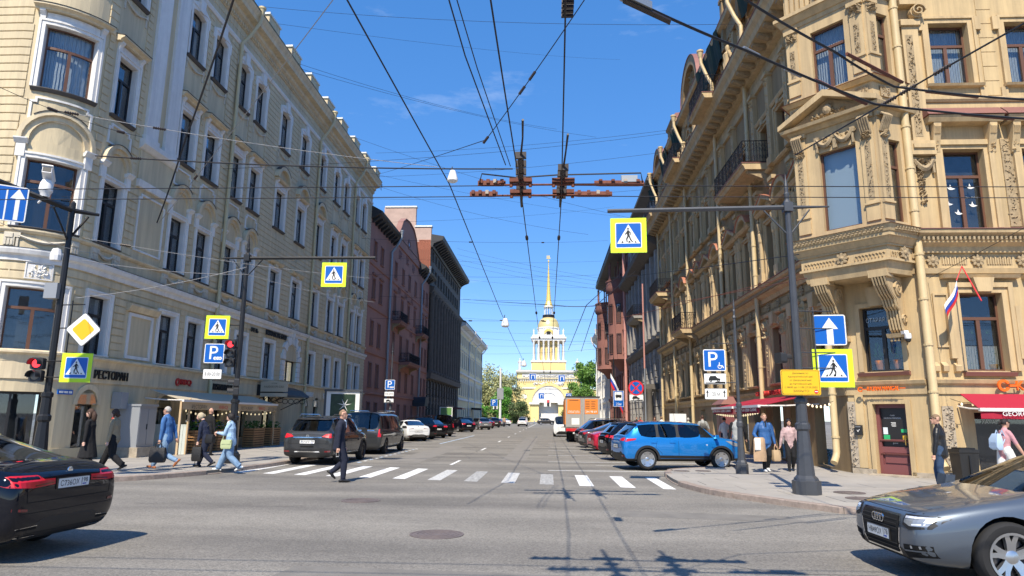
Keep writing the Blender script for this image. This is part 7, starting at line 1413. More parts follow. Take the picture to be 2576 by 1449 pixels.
t = base('relief_plaque', (-17.2, 20.4, 5.9), 'square white carved plaque on the rounded corner wall', 'plaque'); carved(t, FL, 20.2, 20.86, 6.0, 6.44, 34, .03, .06, .08, 'carving', 'white_trim'); frame_ring(fr_ := MB(), FL, 20.53, 5.98, .68, .48, .04, 0, .06); fr_.build('frame', 'white_trim', t)
t = empty('menu_stand', (7.6, 41.0, .12), R(10), 'white pavement stand with a red round emblem', 'stand'); MB().box(-.5, .5, -.05, .05, .1, 1.9).build('panel', 'sign_white', t); MB().farch(Fac((.1, -.051), (1, 0), (0, -1)), 0, 1.1, .001, .34, 0, .01, 0, 360, 18).build('red_disc', 'sign_red', t); [MB().box(x-.04, x+.04, -.3, .3, 0, .1).build('leg', 'pole_black', t) for x in (-.4, .4)]
# ================================================================ vehicles
mat('tyre', (.018, .018, .019), .85); mat('rim_silver', (.60, .61, .62), .3, .9); mat('rim_dark', (.05, .05, .055), .35, .8); mat('trim_black', (.016, .016, .017), .55); mat('chrome', (.75, .76, .78), .12, 1.0); mat('cavity', (.004, .004, .004), 1)
mat('lamp_red', (.55, .012, .025), .3, spec=.4, coat=.2); mat('lamp_red_dark', (.16, .004, .008), .12, coat=1.); mat('lamp_clear', (.42, .44, .46), .25, .5, coat=.6); mat('lamp_lit', (.9, .9, .95), .1, .2, coat=1.); mat('plate_white', (.75, .75, .73), .5); mat('seat_dark', (.03, .03, .033), .9); mat('orange_lens', (.6, .2, .02), .2)
mat('glass_dark', (.012, .014, .016), .04, spec=.8)
def paint(name, c, metal=.35, rough=.32): return mat(name, c, rough, metal, coat=1., spec=.0 if metal < .32 else .3)
paint('paint_black', (.005, .005, .007), 0, .5); paint('paint_navy', (.004, .005, .010), 0, .45); paint('paint_grey', (.045, .047, .05), .3, .4); paint('paint_audi', (.115, .14, .175), .5, .38); paint('paint_blue', (.01, .20, .58), .4); paint('paint_red', (.50, .015, .045), .3); paint('paint_white', (.72, .73, .74), .0); paint('paint_silver', (.36, .37, .40), .7); paint('paint_brown', (.06, .055, .05), .6); paint('paint_maroon', (.10, .02, .025), .4)
texts([(s_, 0.) for s_ in ('С736ОХ', '198', 'Н849ОХ', '178', 'Р573РР', '78', 'А264КМ')]+[('ЮБАГУРА', 0.), ('244 98-69', 0.), ('RUS', 0.)])
def spec(L=4.6, W=1.82, H=1.48, wb=2.7, fo=.9, wr=.33, belt=.95, hood=.86, deck=None, xr=.9, xrr=1.7, xrf=3.0, xw=3.6, low=.2, tail=.75, tw=.62, van=False, roofw=.68, nose=.62, clad=False, pillars=None, hr=.5):
 return dict(locals())
def car_mesh(P):
 L, W, H = P['L'], P['W'], P['H']; hw = W/2; b, dk, lo = P['belt'], P['deck'] or P['belt'], P['low']; rw = W*P['roofw']/2
 # stations: x, z of deck/belt, roof z or None, half-width factor, low z
 S = [(.0, P['tail']+.12, None, .86, lo+.18), (.05, dk-.12, None, .94, lo+.06), (P['xr']*.45+.04, dk, None, .975, lo+.0), (P['xr'], dk+.0, None, .99, lo)]
 xa, xb, xc, xd = P['xrr'], P['xrf'], P['xw'], L
 ps = P['pillars'] or [.5]
 S += [(xa, b+.02, H-.055 if not P['van'] else H-.02, 1., lo)]
 xs = [xa+(xb-xa)*q for q in ps]
 for q in xs:
  S += [(q-.035, b+.01, H, 1., lo), (q+.035, b+.01, H, 1., lo)]
 S += [(xb, b, H-.045, 1., lo), (xc, b-.0, None, .99, lo), (xc+(L-xc)*.45, (b+P['hood'])/2+.0, None, .975, lo), (L-.16, P['hood']-.04, None, .90, lo+.02), (L-.03, P['nose'], None, .80, lo+.08), (L, P['nose']-.12, None, .7, lo+.16)]
 rings = []; n = 16
 for x, zb, zt, f, zl in S:
  w = hw*f; mid = zl+(zb-zl)*.52
  half = [(0, zl), (w*.80, zl), (w*.965, zl+.10), (w, mid), (w*.985, zb-.10), (w*.935 if zt is None else w*.945, zb)]
  if zt is None: half += [(w*.80, zb+.035), (w*.42, zb+.055), (0, zb+.062)]
  else: half += [(rw+.02, zt-.075), (rw*.72, zt-.008), (0, zt)]
  if zt is not None and P['van']: half[6] = (rw+.06, zt-.16); half[7] = (rw*.86, zt-.01)
  ring = [(x-L/2, -y, z) for y, z in half]+[(x-L/2, y, z) for y, z in half[-2:0:-1]]
  rings.append(ring)
 # rounded ends
 def shrink(r, dx, k):
  cz = sum(p[2] for p in r)/len(r); return [(p[0]+dx, p[1]*k, cz+(p[2]-cz)*k) for p in r]
 rings = [shrink(rings[0], -.012, .72)]+rings+[shrink(rings[-1], .012, .72)]
 v = [p for r in rings for p in r]; f = []; mi = []
 nS = len(rings); gi = [i for i, s_ in enumerate(S) if s_[2] is not None]; g0, g1 = gi[0]+1, gi[-1]+1
 for i in range(nS-1):
  for j in range(n):
   f.append((i*n+j, (i+1)*n+j, (i+1)*n+(j+1) % n, i*n+(j+1) % n)); m_ = 0
   side_w = j in (5, 10); top = j in (6, 7, 8, 9)
   if g0 <= i < g1 and side_w: m_ = 1
   if g0 <= i < g1 and side_w and abs(rings[i+1][0][0]-rings[i][0][0]) < .09: m_ = 2
   if i == g0-1 and top: m_ = 1 if not P.get('blind') else 0
   if i == g1 and top: m_ = 1
   if i == g0-1 and side_w and P.get('qwin', True): m_ = 1 if P.get('qglass') else 0
   if P['clad'] and j in (1, 14): m_ = 2
   if j in (0, 15): m_ = 2
   mi.append(m_)
 f.append(tuple(range(n))); mi.append(0); f.append(tuple(range((nS-1)*n, nS*n))[::-1]); mi.append(0)
 me = bpy.data.meshes.new('car_body'); me.from_pydata(v, [], f)
 for q in ('paint_black', 'car_glass', 'trim_black', 'cavity'): me.materials.append(MATS[q])
 me.polygons.foreach_set('material_index', mi)
 bm = bmesh.new(); bm.from_mesh(me); bmesh.ops.recalc_face_normals(bm, faces=bm.faces); cl = bm.edges.layers.float.new('crease_edge')
 for e in bm.edges:
  ms = {q.material_index for q in e.link_faces}
  if len(ms) > 1: e[cl] = .75 if 1 in ms else .4
 bm.to_mesh(me); bm.free(); return me
CARM = {}
def prepare_cars(specs):
 tmp = []
 for k, P in specs.items():
  o = bpy.data.objects.new('t', car_mesh(P)); COL.objects.link(o); m_ = o.modifiers.new('s', 'SUBSURF'); m_.levels = 2; m_.render_levels = 2
  c = MB()
  for x in (P['L']/2-P['fo'], P['L']/2-P['fo']-P['wb']):
   for sy in (-1, 1): c.lathe([(0, sy*(P['W']/2+.2)), (P['wr']*1.14, sy*(P['W']/2+.2)), (P['wr']*1.14, sy*(P['W']/2-.32)), (0, sy*(P['W']/2-.32))], 26, (x, 0, P['wr']+.01), 'y')
  co = bpy.data.objects.new('c', c.mesh('c', 'cavity')); COL.objects.link(co); bo = o.modifiers.new('b', 'BOOLEAN'); bo.object = co; bo.operation = 'DIFFERENCE'; bo.solver = 'EXACT'; bo.material_mode = 'TRANSFER'
  tmp.append((k, o, co))
 dg = bpy.context.evaluated_depsgraph_get()
 for k, o, co in tmp:
  me = bpy.data.meshes.new_from_object(o.evaluated_get(dg)); names = [q.name if q else '' for q in me.materials]
  bm = bmesh.new(); bm.from_mesh(me); bvh = BVHTree.FromBMesh(bm)
  parts = {}
  gl = names.index('car_glass')
  for nm, test in (('body', lambda q: q.material_index != gl), ('glass', lambda q: q.material_index == gl)):
   b2 = bm.copy(); bmesh.ops.delete(b2, geom=[q for q in b2.faces if not test(q)], context='FACES')
   if nm == 'body':
    m2 = bpy.data.meshes.new('body'); b2.to_mesh(m2)
    for q in me.materials: m2.materials.append(q)
    m2.polygons.foreach_set('use_smooth', [True]*len(m2.polygons)); m2.set_sharp_from_angle(angle=R(40)); parts['body'] = m2
   else:                      # every pane its own mesh
    parts['glass'] = []; b2.faces.ensure_lookup_table(); seen = set()
    for f0 in b2.faces:
     if f0.index in seen: continue
     st = [f0]; isl = []; seen.add(f0.index)
     while st:
      q = st.pop(); isl.append(q)
      for e in q.edges:
       for g_ in e.link_faces:
        if g_.index not in seen: seen.add(g_.index); st.append(g_)
     idx = {}; vs_ = []; fs_ = []
     for q in isl:
      fs_.append(tuple(idx.setdefault(v_.index, len(idx)) for v_ in q.verts))
     inv = sorted(idx.items(), key=lambda a: a[1]); b2.verts.ensure_lookup_table(); vs_ = [tuple(b2.verts[a].co) for a, _ in inv]
     m2 = bpy.data.meshes.new('window'); m2.from_pydata(vs_, [], fs_); m2.materials.append(MATS['car_glass']); m2.polygons.foreach_set('use_smooth', [True]*len(fs_)); parts['glass'].append(m2)
   b2.free()
  bm.free(); CARM[k] = (parts, bvh, names)
  bpy.data.objects.remove(o); bpy.data.objects.remove(co)
def project(bvh, poly, view, off, mt, name, cell=.07):
 D_ = {'rear': Vector((1, 0, 0)), 'front': Vector((-1, 0, 0)), 'left': Vector((0, -1, 0)), 'right': Vector((0, 1, 0)), 'top': Vector((0, 0, -1))}[view]
 mb = MB(); xs = [p[0] for p in poly]; zs = [p[1] for p in poly]; cache = {}
 def P3(a, z):
  k = (round(a, 4), round(z, 4))
  if k in cache: return cache[k]
  o = Vector((-6, a, z)) if view == 'rear' else Vector((6, a, z)) if view == 'front' else Vector((a, 4, z)) if view == 'left' else Vector((a, -4, z)) if view == 'right' else Vector((a, z, 6))
  h = bvh.ray_cast(o, D_); r_ = None
  if h[0] is not None: r_ = h[0]-D_*off
  cache[k] = r_; return r_
 nx = max(1, int((max(xs)-min(xs))/cell)); nz_ = max(1, int((max(zs)-min(zs))/cell))
 for i in range(nx):
  for j in range(nz_):
   c = clip(list(poly), min(xs)+(max(xs)-min(xs))*i/nx, min(xs)+(max(xs)-min(xs))*(i+1)/nx, min(zs)+(max(zs)-min(zs))*j/nz_, min(zs)+(max(zs)-min(zs))*(j+1)/nz_)
   if len(c) < 3: continue
   q = [P3(*p) for p in c]
   if any(p is None for p in q): continue
   if max((a-b).length for a in q for b in q) > .5: continue
   mb.add(q, [tuple(range(len(q)))])
 return mb.mesh(name, mt, True) if mb.v else None
def seam(bvh, line, view, w=.007, mt='cavity', name='panel_gap', off=.0015):
 mb = MB(); D_ = {'rear': Vector((1, 0, 0)), 'front': Vector((-1, 0, 0)), 'left': Vector((0, -1, 0)), 'right': Vector((0, 1, 0))}[view]; P_ = []
 for (a, b), (c, d) in zip(line, line[1:]):
  n = max(1, int(math.hypot(c-a, d-b)/.08)); P_ += [(a+(c-a)*k/n, b+(d-b)*k/n) for k in range(n)]
 P_.append(line[-1]); L_ = []
 for i, (a, b) in enumerate(P_):
  p0, p1 = P_[max(0, i-1)], P_[min(len(P_)-1, i+1)]; t = Vector((p1[0]-p0[0], p1[1]-p0[1])).normalized(); nn = Vector((-t.y, t.x))*w/2; row = []
  for s_ in (-1, 1):
   q = (a+nn.x*s_, b+nn.y*s_); o = Vector((-6, *q)) if view == 'rear' else Vector((6, *q)) if view == 'front' else Vector((q[0], 4 if view == 'left' else -4, q[1])); h = bvh.ray_cast(o, D_); row.append(h[0]-D_*off if h[0] is not None else None)
  L_.append(row)
 for r0, r1 in zip(L_, L_[1:]):
  if None in r0 or None in r1 or (r0[0]-r1[0]).length > .3: continue
  mb.add([r0[0], r0[1], r1[1], r1[0]], [(0, 1, 2, 3)])
 return mb.mesh(name, mt) if mb.v else None
WH = {}
def wheel_meshes(r, w, style, rimmat):
 k = (r, w, style, rimmat)
 if k in WH: return WH[k]
 rr = r*.70
 ty = MB(); ty.lathe([(rr, -w/2+.01), (rr+.02, -w/2), (r-.03, -w/2), (r-.008, -w/2+.025), (r, -w/2+.05), (r, w/2-.05), (r-.008, w/2-.025), (r-.03, w/2), (rr+.02, w/2), (rr, w/2-.01)], 36, ax='y'); ty = ty.mesh('wheel', 'tyre', True)
 ri = MB(); ri.lathe([(rr+.004, -w/2+.005), (rr+.006, -w/2-.004), (rr-.02, -w/2), (rr-.03, -w/2+.03), (rr-.03, w/2-.03)], 36, ax='y')
 ns = {'5': 5, '10': 10, 'cap': 6}[style]; wd_ = {'5': .36, '10': .16, 'cap': .42}[style]
 for q in range(ns):
  a = 2*PI*q/ns+PI/2
  for e in ((-1, 1) if style == '5' else (0,)):
   a0 = a+e*.10; a1 = a+e*wd_*.62
   w0, w1 = (.036, .026) if style == '5' else ((.03, .022) if style == '10' else (.07, .085))
   def pt(rad, ang, off, y): return (rad*math.cos(ang)-off*math.sin(ang), y, rad*math.sin(ang)+off*math.cos(ang))
   ri.loft([[pt(.04, a0, -w0, -w/2+.045), pt(.04, a0, w0, -w/2+.045), pt(.04, a0, w0, -w/2+.08), pt(.04, a0, -w0, -w/2+.08)], [pt(rr*.6, (a0+a1)/2, -w1, -w/2+.03), pt(rr*.6, (a0+a1)/2, w1, -w/2+.03), pt(rr*.6, (a0+a1)/2, w1, -w/2+.08), pt(rr*.6, (a0+a1)/2, -w1, -w/2+.08)], [pt(rr-.015, a1, -w1*.9, -w/2+.01), pt(rr-.015, a1, w1*.9, -w/2+.01), pt(rr-.015, a1, w1*.9, -w/2+.06), pt(rr-.015, a1, -w1*.9, -w/2+.06)]])
 ri.lathe([(0, -w/2+.03), (.05, -w/2+.032), (.075, -w/2+.045), (.075, -w/2+.09), (0, -w/2+.09)], 14, ax='y'); ri = ri.mesh('rim', rimmat, True)
 di = MB(); di.lathe([(0, -w/2+.10), (rr*.8, -w/2+.10), (rr*.8, -w/2+.12), (0, -w/2+.12)], 20, ax='y'); di = di.mesh('brake_disc', 'rim_dark'); WH[k] = (ty, ri, di); return WH[k]
def plate_on(t, M_, num, reg, w=.52, h=.112):
 o = empty('number_plate', (0, 0, 0), parent=t); o.matrix_basis = M_
 pm = MB(); pm.prism([(x, 0, z) for x, z in rrect(w, h, .012)], (0, .012, 0)); bp = pm.mesh('plate', 'plate_white'); 
 COL.objects.unlink(o); bpy.data.objects.remove(o); o = link('number_plate', bp, t, M_)
 fr_ = MB(); frame_ring(fr_, Fac((0, 0), (1, 0), (0, -1)), 0, -h/2, w, h, .008, -.01, .003); fr_.build('plate_frame', 'trim_black', o)
 text(num, 'sign_black', o, Matrix.Translation((-w*.13, -.002, 0)), h*.62, w*.6); text(reg, 'sign_black', o, Matrix.Translation((w*.345, -.002, h*.12)), h*.5, w*.2); MB().box(w*.245, w*.25, -.002, 0, -h*.42, h*.42).build('divider', 'sign_black', o); MB().box(w*.28, w*.4, -.002, 0, -h*.36, -h*.24).build('country_mark', 'flag_blue', o)
 return o
def car(key, P, label, cat, loc, heading, paintm, group='parked cars', rear=None, front=None, rims=('10', 'rim_silver'), num=('А264КМ', '178'), extra=None, detail=1, name='parked_car', pz=None, rails=False, steer=0.):
 parts, bvh, names = CARM[key]; L, W, H, wr = P['L'], P['W'], P['H'], P['wr']; b = P['belt']; dk = P['deck'] or b
 t = empty(name, loc, R(90-heading), label, cat, group)
 bd = link('body', parts['body'], t)
 for i, nm in enumerate(names):
  if nm == 'paint_black': bd.material_slots[i].link = 'OBJECT'; bd.material_slots[i].material = MATS[paintm]
 for g_ in parts['glass']: link('window', g_, t)
 iz = MB(); iz.box(-L/2+P['xr']+.1, L/2-(L-P['xw'])-.15, -W*.42, W*.42, P['low']+.1, b-.22)
 fx = -L/2+P['xrf']-.45
 for x in (fx, fx-.95):
  for y in (-.36, .36): iz.box(x-.12, x+.05, y-.24, y+.24, b-.25, b+.16); iz.box(x-.1, x-.02, y-.13, y+.13, b+.18, b+.36)
 iz.box(fx+.75, fx+.95, -W*.4, W*.4, b-.25, b+.0); iz.build('interior', 'seat_dark', t)
 for x in (L/2-P['fo'], L/2-P['fo']-P['wb']):
  for sy in (1, -1):
   ty, ri, di = wheel_meshes(wr, .225, rims[0], rims[1]); wo = link('wheel', ty, t, Matrix.Translation((x, sy*(W/2-.125), wr)) @ Matrix.Rotation((0 if sy < 0 else PI)+(R(steer) if x > 0 else 0), 4, 'Z')); link('rim', ri, wo); link('brake_disc', di, wo)
 def pj(poly, view, mt, nm, off=.006, mirror=True, cell=.07):
  me = project(bvh, poly, view, off, mt, nm, cell); o = None
  if me: o = link(nm, me, t)
  if mirror:
   m2 = project(bvh, [(-a, z) for a, z in poly] if view in ('rear', 'front') else poly, view if view in ('rear', 'front') else ('left' if view == 'right' else 'right'), off, mt, nm, cell)
   if m2: link(nm, m2, t)
  return o
 def sm(line, view, mirror=True, w=.008, mt='cavity', nm='panel_gap'):
  for q, vw in ((line, view),)+(((([(-a, z) for a, z in line], view) if view in ('rear', 'front') else (line, 'left' if view == 'right' else 'right')),) if mirror else ()):
   me = seam(bvh, q, vw, w, mt, nm)
   if me: link(nm, me, t)
 lo = P['low']
 if detail:
  # doors: gaps and handles
  x0, x1 = -L/2+P['xrr'], -L/2+P['xw']-.05; mids = [-L/2+P['xrr']+(P['xrf']-P['xrr'])*q for q in (P['pillars'] or [.5])]; mids = mids[-1:] if len(mids) < 2 else mids[-1:]
  xm = mids[0]; xback = xm-.85
  for q in (xm, x1, ): sm([(q, b-.02), (q, lo+.16)], 'right')
  sm([(xback+.12, b-.02), (xback+.05, b-.3), (xback+.25, lo+.3), (xback+.3, lo+.16)], 'right'); sm([(xback+.3, lo+.16), (x1, lo+.16)], 'right')
  for q in (xm-.2, xback-.0): pj([(q-.11, b-.15), (q+.08, b-.15), (q+.08, b-.115), (q-.11, b-.115)], 'right', paintm, 'door_handle', .025)
  # front side glass running down along the windscreen pillar
  xf, xv = -L/2+P['xrf'], -L/2+P['xw']
  pj([(xf-.05, b+.035), (xv-.16, b+.03), (xf+.06, H-.155), (xf-.05, H-.13)], 'right', 'glass_dark', 'front_side_window', .006, cell=.05)
  # mirrors
  for sy in (-1, 1):
   mx_ = MB(); mx_.loft([[(x1+.02-dx, sy*(W/2*.96+dy), b+.06+dz) for dx, dz in ((0, -.06), (.12, -.06), (.14, .06), (.03, .07))] for dy in (0, .2)]); mo = mx_.build('wing_mirror', paintm, t, True); MB().tube([(x1-.03, sy*W/2*.9, b), (x1-.03, sy*(W/2*.96+.04), b+.03)], .025, 5).build('mirror_arm', 'trim_black', mo)
  if rear != 'van': sm([(-W*.36, P['tail']-.1), (-W*.38, dk-.02)], 'rear'); sm([(-W*.36, P['tail']-.1), (W*.36, P['tail']-.1)], 'rear', False)
 if extra: extra(t, bvh, pj, sm)
 hx = bvh.ray_cast(Vector((-6, 0, pz or P['tail']+.05)), Vector((1, 0, 0)))[0]
 if num and hx is not None: plate_on(t, Matrix.Translation((hx.x-.016, 0, pz or P['tail']+.05)) @ Matrix.Rotation(R(-90), 4, 'Z'), *num)
 if rails:
  for sy in (-1, 1): MB().tube([(-L/2+P['xrr']+.1, sy*W*.33, H-.03), (-L/2+P['xrr']+.25, sy*W*.345, H+.04), (-L/2+P['xrf']-.3, sy*W*.345, H+.04), (-L/2+P['xrf']-.1, sy*W*.33, H-.03)], .018, 6).build('roof_rail', 'chrome', t, True)
 return t
SP = {
 'sedan': spec(4.94, 1.87, 1.49, 2.98, .86, .35, .98, .84, 1.06, .62, 1.55, 3.05, 3.72, .2, .78, pillars=[.08, .52], roofw=.66, nose=.66),
 'coupe': spec(4.71, 1.86, 1.38, 2.81, .88, .345, .91, .77, 1.0, .5, 1.35, 2.75, 3.48, .17, .74, pillars=[.5], roofw=.66, nose=.68),
 'jetta': spec(4.7, 1.8, 1.46, 2.68, .88, .325, .95, .84, 1.03, .7, 1.6, 2.95, 3.6, .2, .78, pillars=[.1, .52]),
 'suv': spec(4.64, 1.83, 1.70, 2.7, .92, .36, 1.08, 1.0, 1.10, .17, .62, 3.0, 3.6, .26, .84, pillars=[.28, .62], roofw=.70, clad=True, nose=.78),
 'creta': spec(4.27, 1.78, 1.58, 2.59, .86, .335, 1.02, .96, 1.05, .15, .55, 2.75, 3.32, .24, .80, pillars=[.30, .62], roofw=.70, clad=True, nose=.74),
 'wagon': spec(4.63, 1.9, 1.65, 2.81, .88, .37, 1.04, .96, 1.06, .2, .75, 2.9, 3.5, .24, .84, pillars=[.28, .62], roofw=.68, nose=.76),
 'van': spec(5.14, 1.93, 1.90, 3.2, .9, .345, 1.10, 1.0, 1.05, .08, .28, 3.75, 4.35, .22, .86, van=True, pillars=[.1, .42, .74], roofw=.78, nose=.8),
}
SP['jetta']['qglass'] = False
prepare_cars(SP)
# --- rear lights, bumpers and badges for each kind
def x_sedan(t, bvh, pj, sm):
 pj([(.30, .86), (.62, .84), (.86, .86), (.93, .95), (.80, .985), (.52, .98), (.46, .93), (.30, .93)], 'rear', 'lamp_red', 'tail_light', .010, cell=.05);
 pj([(.32, .875), (.6, .855), (.6, .87), (.32, .89)], 'rear', 'lamp_red_dark', 'light_bar', .014, cell=.05)
 pj([(.45, .30), (.70, .30), (.74, .39), (.49, .40)], 'rear', 'cavity', 'exhaust', .006); pj([(.43, .29), (.71, .29), (.76, .40), (.48, .415)], 'rear', 'chrome', 'exhaust_trim', .003); pj([(.66, .58), (.84, .60), (.84, .63), (.66, .61)], 'rear', 'lamp_red_dark', 'reflector')
 pj([(-.75, .26), (.75, .26), (.72, .33), (-.72, .33)], 'rear', 'trim_black', 'diffuser', .004, False); sm([(-.82, .56), (.82, .56)], 'rear', False, .006)
 q = bvh.ray_cast(Vector((-6, 0, 1.0)), Vector((1, 0, 0)))[0]
 if q is not None: MB().lathe([(0, 0), (.04, 0), (.04, .012), (0, .014)], 16, (-q.x, 0, 0), 'x').build('badge', 'chrome', t).matrix_basis = Matrix.Translation((q.x-.005, 0, 1.005)) @ Matrix.Rotation(PI, 4, 'Z') @ Matrix.Translation((q.x, 0, 0))
 fn = MB(); fn.loft([[(x, y, z) for y, z in ((-.035, 1.44), (.035, 1.44), (.012, zz), (-.012, zz))] for x, zz in ((-.75, 1.45), (-.70, 1.52), (-.58, 1.46))]); fn.build('roof_antenna', 'paint_navy', t)
def x_tail(lights, bump=True, badge=True, bz=.45, chrome=None, mt='lamp_red', reflect=True):
 def fnc(t, bvh, pj, sm):
  for q in lights: pj(q, 'rear', mt, 'tail_light', .010, cell=.06)
  if bump: pj([(-.84, .27), (.84, .27), (.80, bz), (-.80, bz)], 'rear', 'trim_black', 'bumper', .012, False)
  if chrome: pj([(-.45, chrome), (.45, chrome), (.43, chrome+.035), (-.43, chrome+.035)], 'rear', 'chrome', 'chrome_bar', .016, False)
  if reflect: pj([(.62, bz-.1), (.82, bz-.09), (.82, bz-.04), (.62, bz-.05)], 'rear', 'lamp_red_dark', 'reflector', .018)
  if badge:
   z = 1.0; q = bvh.ray_cast(Vector((-6, 0, z)), Vector((1, 0, 0)))[0]
   if q is not None: bg_ = MB(); bg_.farch(Fac((0, 0), (1, 0), (0, -1)), 0, 0, .035, .05, 0, .012, 0, 360, 14); bg_.fbox(Fac((0, 0), (1, 0), (0, -1)), -.055, .055, 0, .014, -.009, .009); bg_.build('badge', 'chrome', t).matrix_basis = Matrix.Translation((q.x-.003, 0, z)) @ Matrix.Rotation(R(-90), 4, 'Z')
 return fnc
def arches(t, P, mt='trim_black'):
 for x in (P['L']/2-P['fo'], P['L']/2-P['fo']-P['wb']):
  for sy in (-1, 1):
   Fz = Fac((x, sy*(P['W']/2-.035)), (1, 0), (0, sy)); MB().farch(Fz, 0, P['wr']+.01, P['wr']*1.10, P['wr']*1.32, -.10, .035, -2, 182, 18).build('arch_trim', mt, t)
XT = x_tail([[(.50, .98), (.80, .93), (.93, 1.0), (.90, 1.10), (.62, 1.06)]], chrome=.45, bz=.55); 
def x_xtrail(t, bvh, pj, sm): XT(t, bvh, pj, sm); arches(t, SP['suv']); pj([(-.5, .94), (.5, .94), (.5, .965), (-.5, .965)], 'rear', 'chrome', 'boot_trim', .012, False); pj([(-.62, 1.56), (.62, 1.56), (.62, 1.6), (-.62, 1.6)], 'rear', 'trim_black', 'spoiler', .05, False); pj([(-.25, .62), (.25, .62), (.22, .66), (-.22, .66)], 'rear', 'cavity', 'boot_handle', .01, False)
CT = x_tail([[(.44, .94), (.74, .92), (.90, .93), (.88, 1.02), (.66, 1.03), (.46, 1.0)]], bz=.5)
def x_creta(t, bvh, pj, sm):
 CT(t, bvh, pj, sm); P = SP['creta']; arches(t, P)
 pj([(-2.06, .90), (-1.72, .96), (-1.68, 1.01), (-2.04, 1.0)], 'right', 'lamp_red', 'tail_light_wrap', .009, cell=.06); pj([(1.72, .78), (1.98, .74), (1.90, .86), (1.66, .93), (1.45, .95)], 'right', 'lamp_clear', 'head_light', .009, cell=.06); pj([(-1.05, .33), (1.05, .33), (1.05, .44), (-1.05, .46)], 'right', 'trim_black', 'sill_cladding', .012); pj([(-.62, 1.47), (.62, 1.47), (.62, 1.52), (-.62, 1.52)], 'rear', 'trim_black', 'spoiler', .05, False); pj([(.74, .80), (.80, .80), (.80, .82), (.74, .82)], 'right', 'plate_white', 'side_repeater', .01)
def x_van(t, bvh, pj, sm):
 pj([(.80, .78), (.935, .78), (.93, 1.16), (.82, 1.12)], 'rear', 'lamp_red', 'tail_light', .010, cell=.06); pj([(-.62, 1.04), (.62, 1.04), (.62, 1.08), (-.62, 1.08)], 'rear', 'chrome', 'chrome_bar', .012, False); pj([(-.86, .3), (.86, .3), (.86, .5), (-.86, .5)], 'rear', 'paint_grey', 'bumper', .03, False); pj([(-.9, .28), (.9, .28), (.9, .33), (-.9, .33)], 'rear', 'trim_black', 'bumper_lip', .035, False); sm([(-.78, .55), (-.8, 1.7)], 'rear'); sm([(-.6, .98), (.6, .98)], 'rear', False)
 pj([(-.2, 1.16), (.55, 1.15), (.55, 1.17), (-.2, 1.18)], 'rear', 'trim_black', 'wiper', .02, False); pj([(-2.3, .96), (1.0, .96), (1.0, .975), (-2.3, .975)], 'right', 'trim_black', 'sliding_rail', .006)
def x_jetta(t, bvh, pj, sm): x_tail([[(.36, .88), (.80, .86), (.88, .93), (.78, .96), (.40, .95)]], bz=.42, chrome=.36, mt='lamp_red_dark')(t, bvh, pj, sm); pj([(-2.2, .90), (-1.95, .92), (-1.98, .97), (-2.18, .97)], 'right', 'lamp_red_dark', 'tail_light_wrap', .01)
def x_audi(t, bvh, pj, sm):
 pj([(-.40, .27), (.40, .27), (.46, .60), (.42, .70), (-.42, .70), (-.46, .60)], 'front', 'chrome', 'grille_frame', .006, False); pj([(-.375, .29), (.375, .29), (.435, .60), (.40, .68), (-.40, .68), (-.435, .60)], 'front', 'cavity', 'grille', .010, False)
 for z in (.33, .375, .54, .585, .63): pj([(-.40, z), (.40, z), (.40, z+.01), (-.40, z+.01)], 'front', 'trim_black', 'grille_bar', .018, False)
 pj([(.50, .60), (.62, .56), (.80, .59), (.83, .70), (.78, .72), (.50, .715)], 'front', 'trim_black', 'headlight_bezel', .006, cell=.04); pj([(.53, .63), (.63, .60), (.78, .61), (.80, .69), (.77, .705), (.53, .70)], 'front', 'lamp_clear', 'head_light', .011, cell=.04); pj([(.54, .675), (.79, .69), (.78, .705), (.54, .70)], 'front', 'lamp_lit', 'daytime_strip', .014, cell=.04); pj([(.66, .61), (.77, .625), (.77, .64), (.66, .625)], 'front', 'lamp_lit', 'daytime_strip', .014, cell=.04)
 pj([(.50, .26), (.78, .30), (.80, .42), (.50, .40)], 'front', 'cavity', 'air_intake', .008, cell=.05); pj([(.52, .33), (.76, .35), (.76, .365), (.52, .345)], 'front', 'paint_audi', 'intake_blade', .014); pj([(.62, .37), (.74, .38), (.74, .41), (.62, .40)], 'front', 'lamp_clear', 'fog_light', .012); pj([(-.8, .19), (.8, .19), (.8, .235), (-.8, .235)], 'front', 'trim_black', 'splitter', .012, False)
 q = bvh.ray_cast(Vector((6, 0, .62)), Vector((-1, 0, 0)))[0]; Fr = Fac((q.x+.02, 0), (0, 1), (1, 0)); 
 for y in (-.09, -.03, .03, .09): MB().farch(Fr, y, .615, .036, .047, 0, .014, 0, 360, 16).build('badge_ring', 'chrome', t)
 sm([(.80, .74), (.83, .82)], 'front'); sm([(-.93, .735), (.93, .735)], 'front', False, .006); sm([(1.14, .60), (1.12, .72), (1.3, .78)], 'right', True, .006)
 h2 = bvh.ray_cast(Vector((6, 0, .46)), Vector((-1, 0, 0)))[0]; plate_on(t, Matrix.Translation((h2.x+.03, 0, .46)) @ Matrix.Rotation(R(90), 4, 'Z'), 'Н849ОХ', '178')
P = SP['sedan']; bx_ = onz(60, 1330, 0)
car('sedan', SP['sedan'], 'glossy black saloon driving off at the left edge', 'car', (-5.92-SP['sedan']['L']/2, 8.55, 0), 273, 'paint_navy', 'moving cars', extra=x_sedan, num=('С736ОХ', '198'), rims=('10', 'rim_dark'), name='saloon_car', pz=.86)
car('coupe', SP['coupe'], 'metallic grey coupe entering at the right edge', 'car', (4.72-.88+SP['coupe']['L']/2+.02, 8.45, 0), 270, 'paint_audi', 'moving cars', extra=x_audi, num=None, rims=('5', 'rim_silver'), name='coupe_car', steer=0)
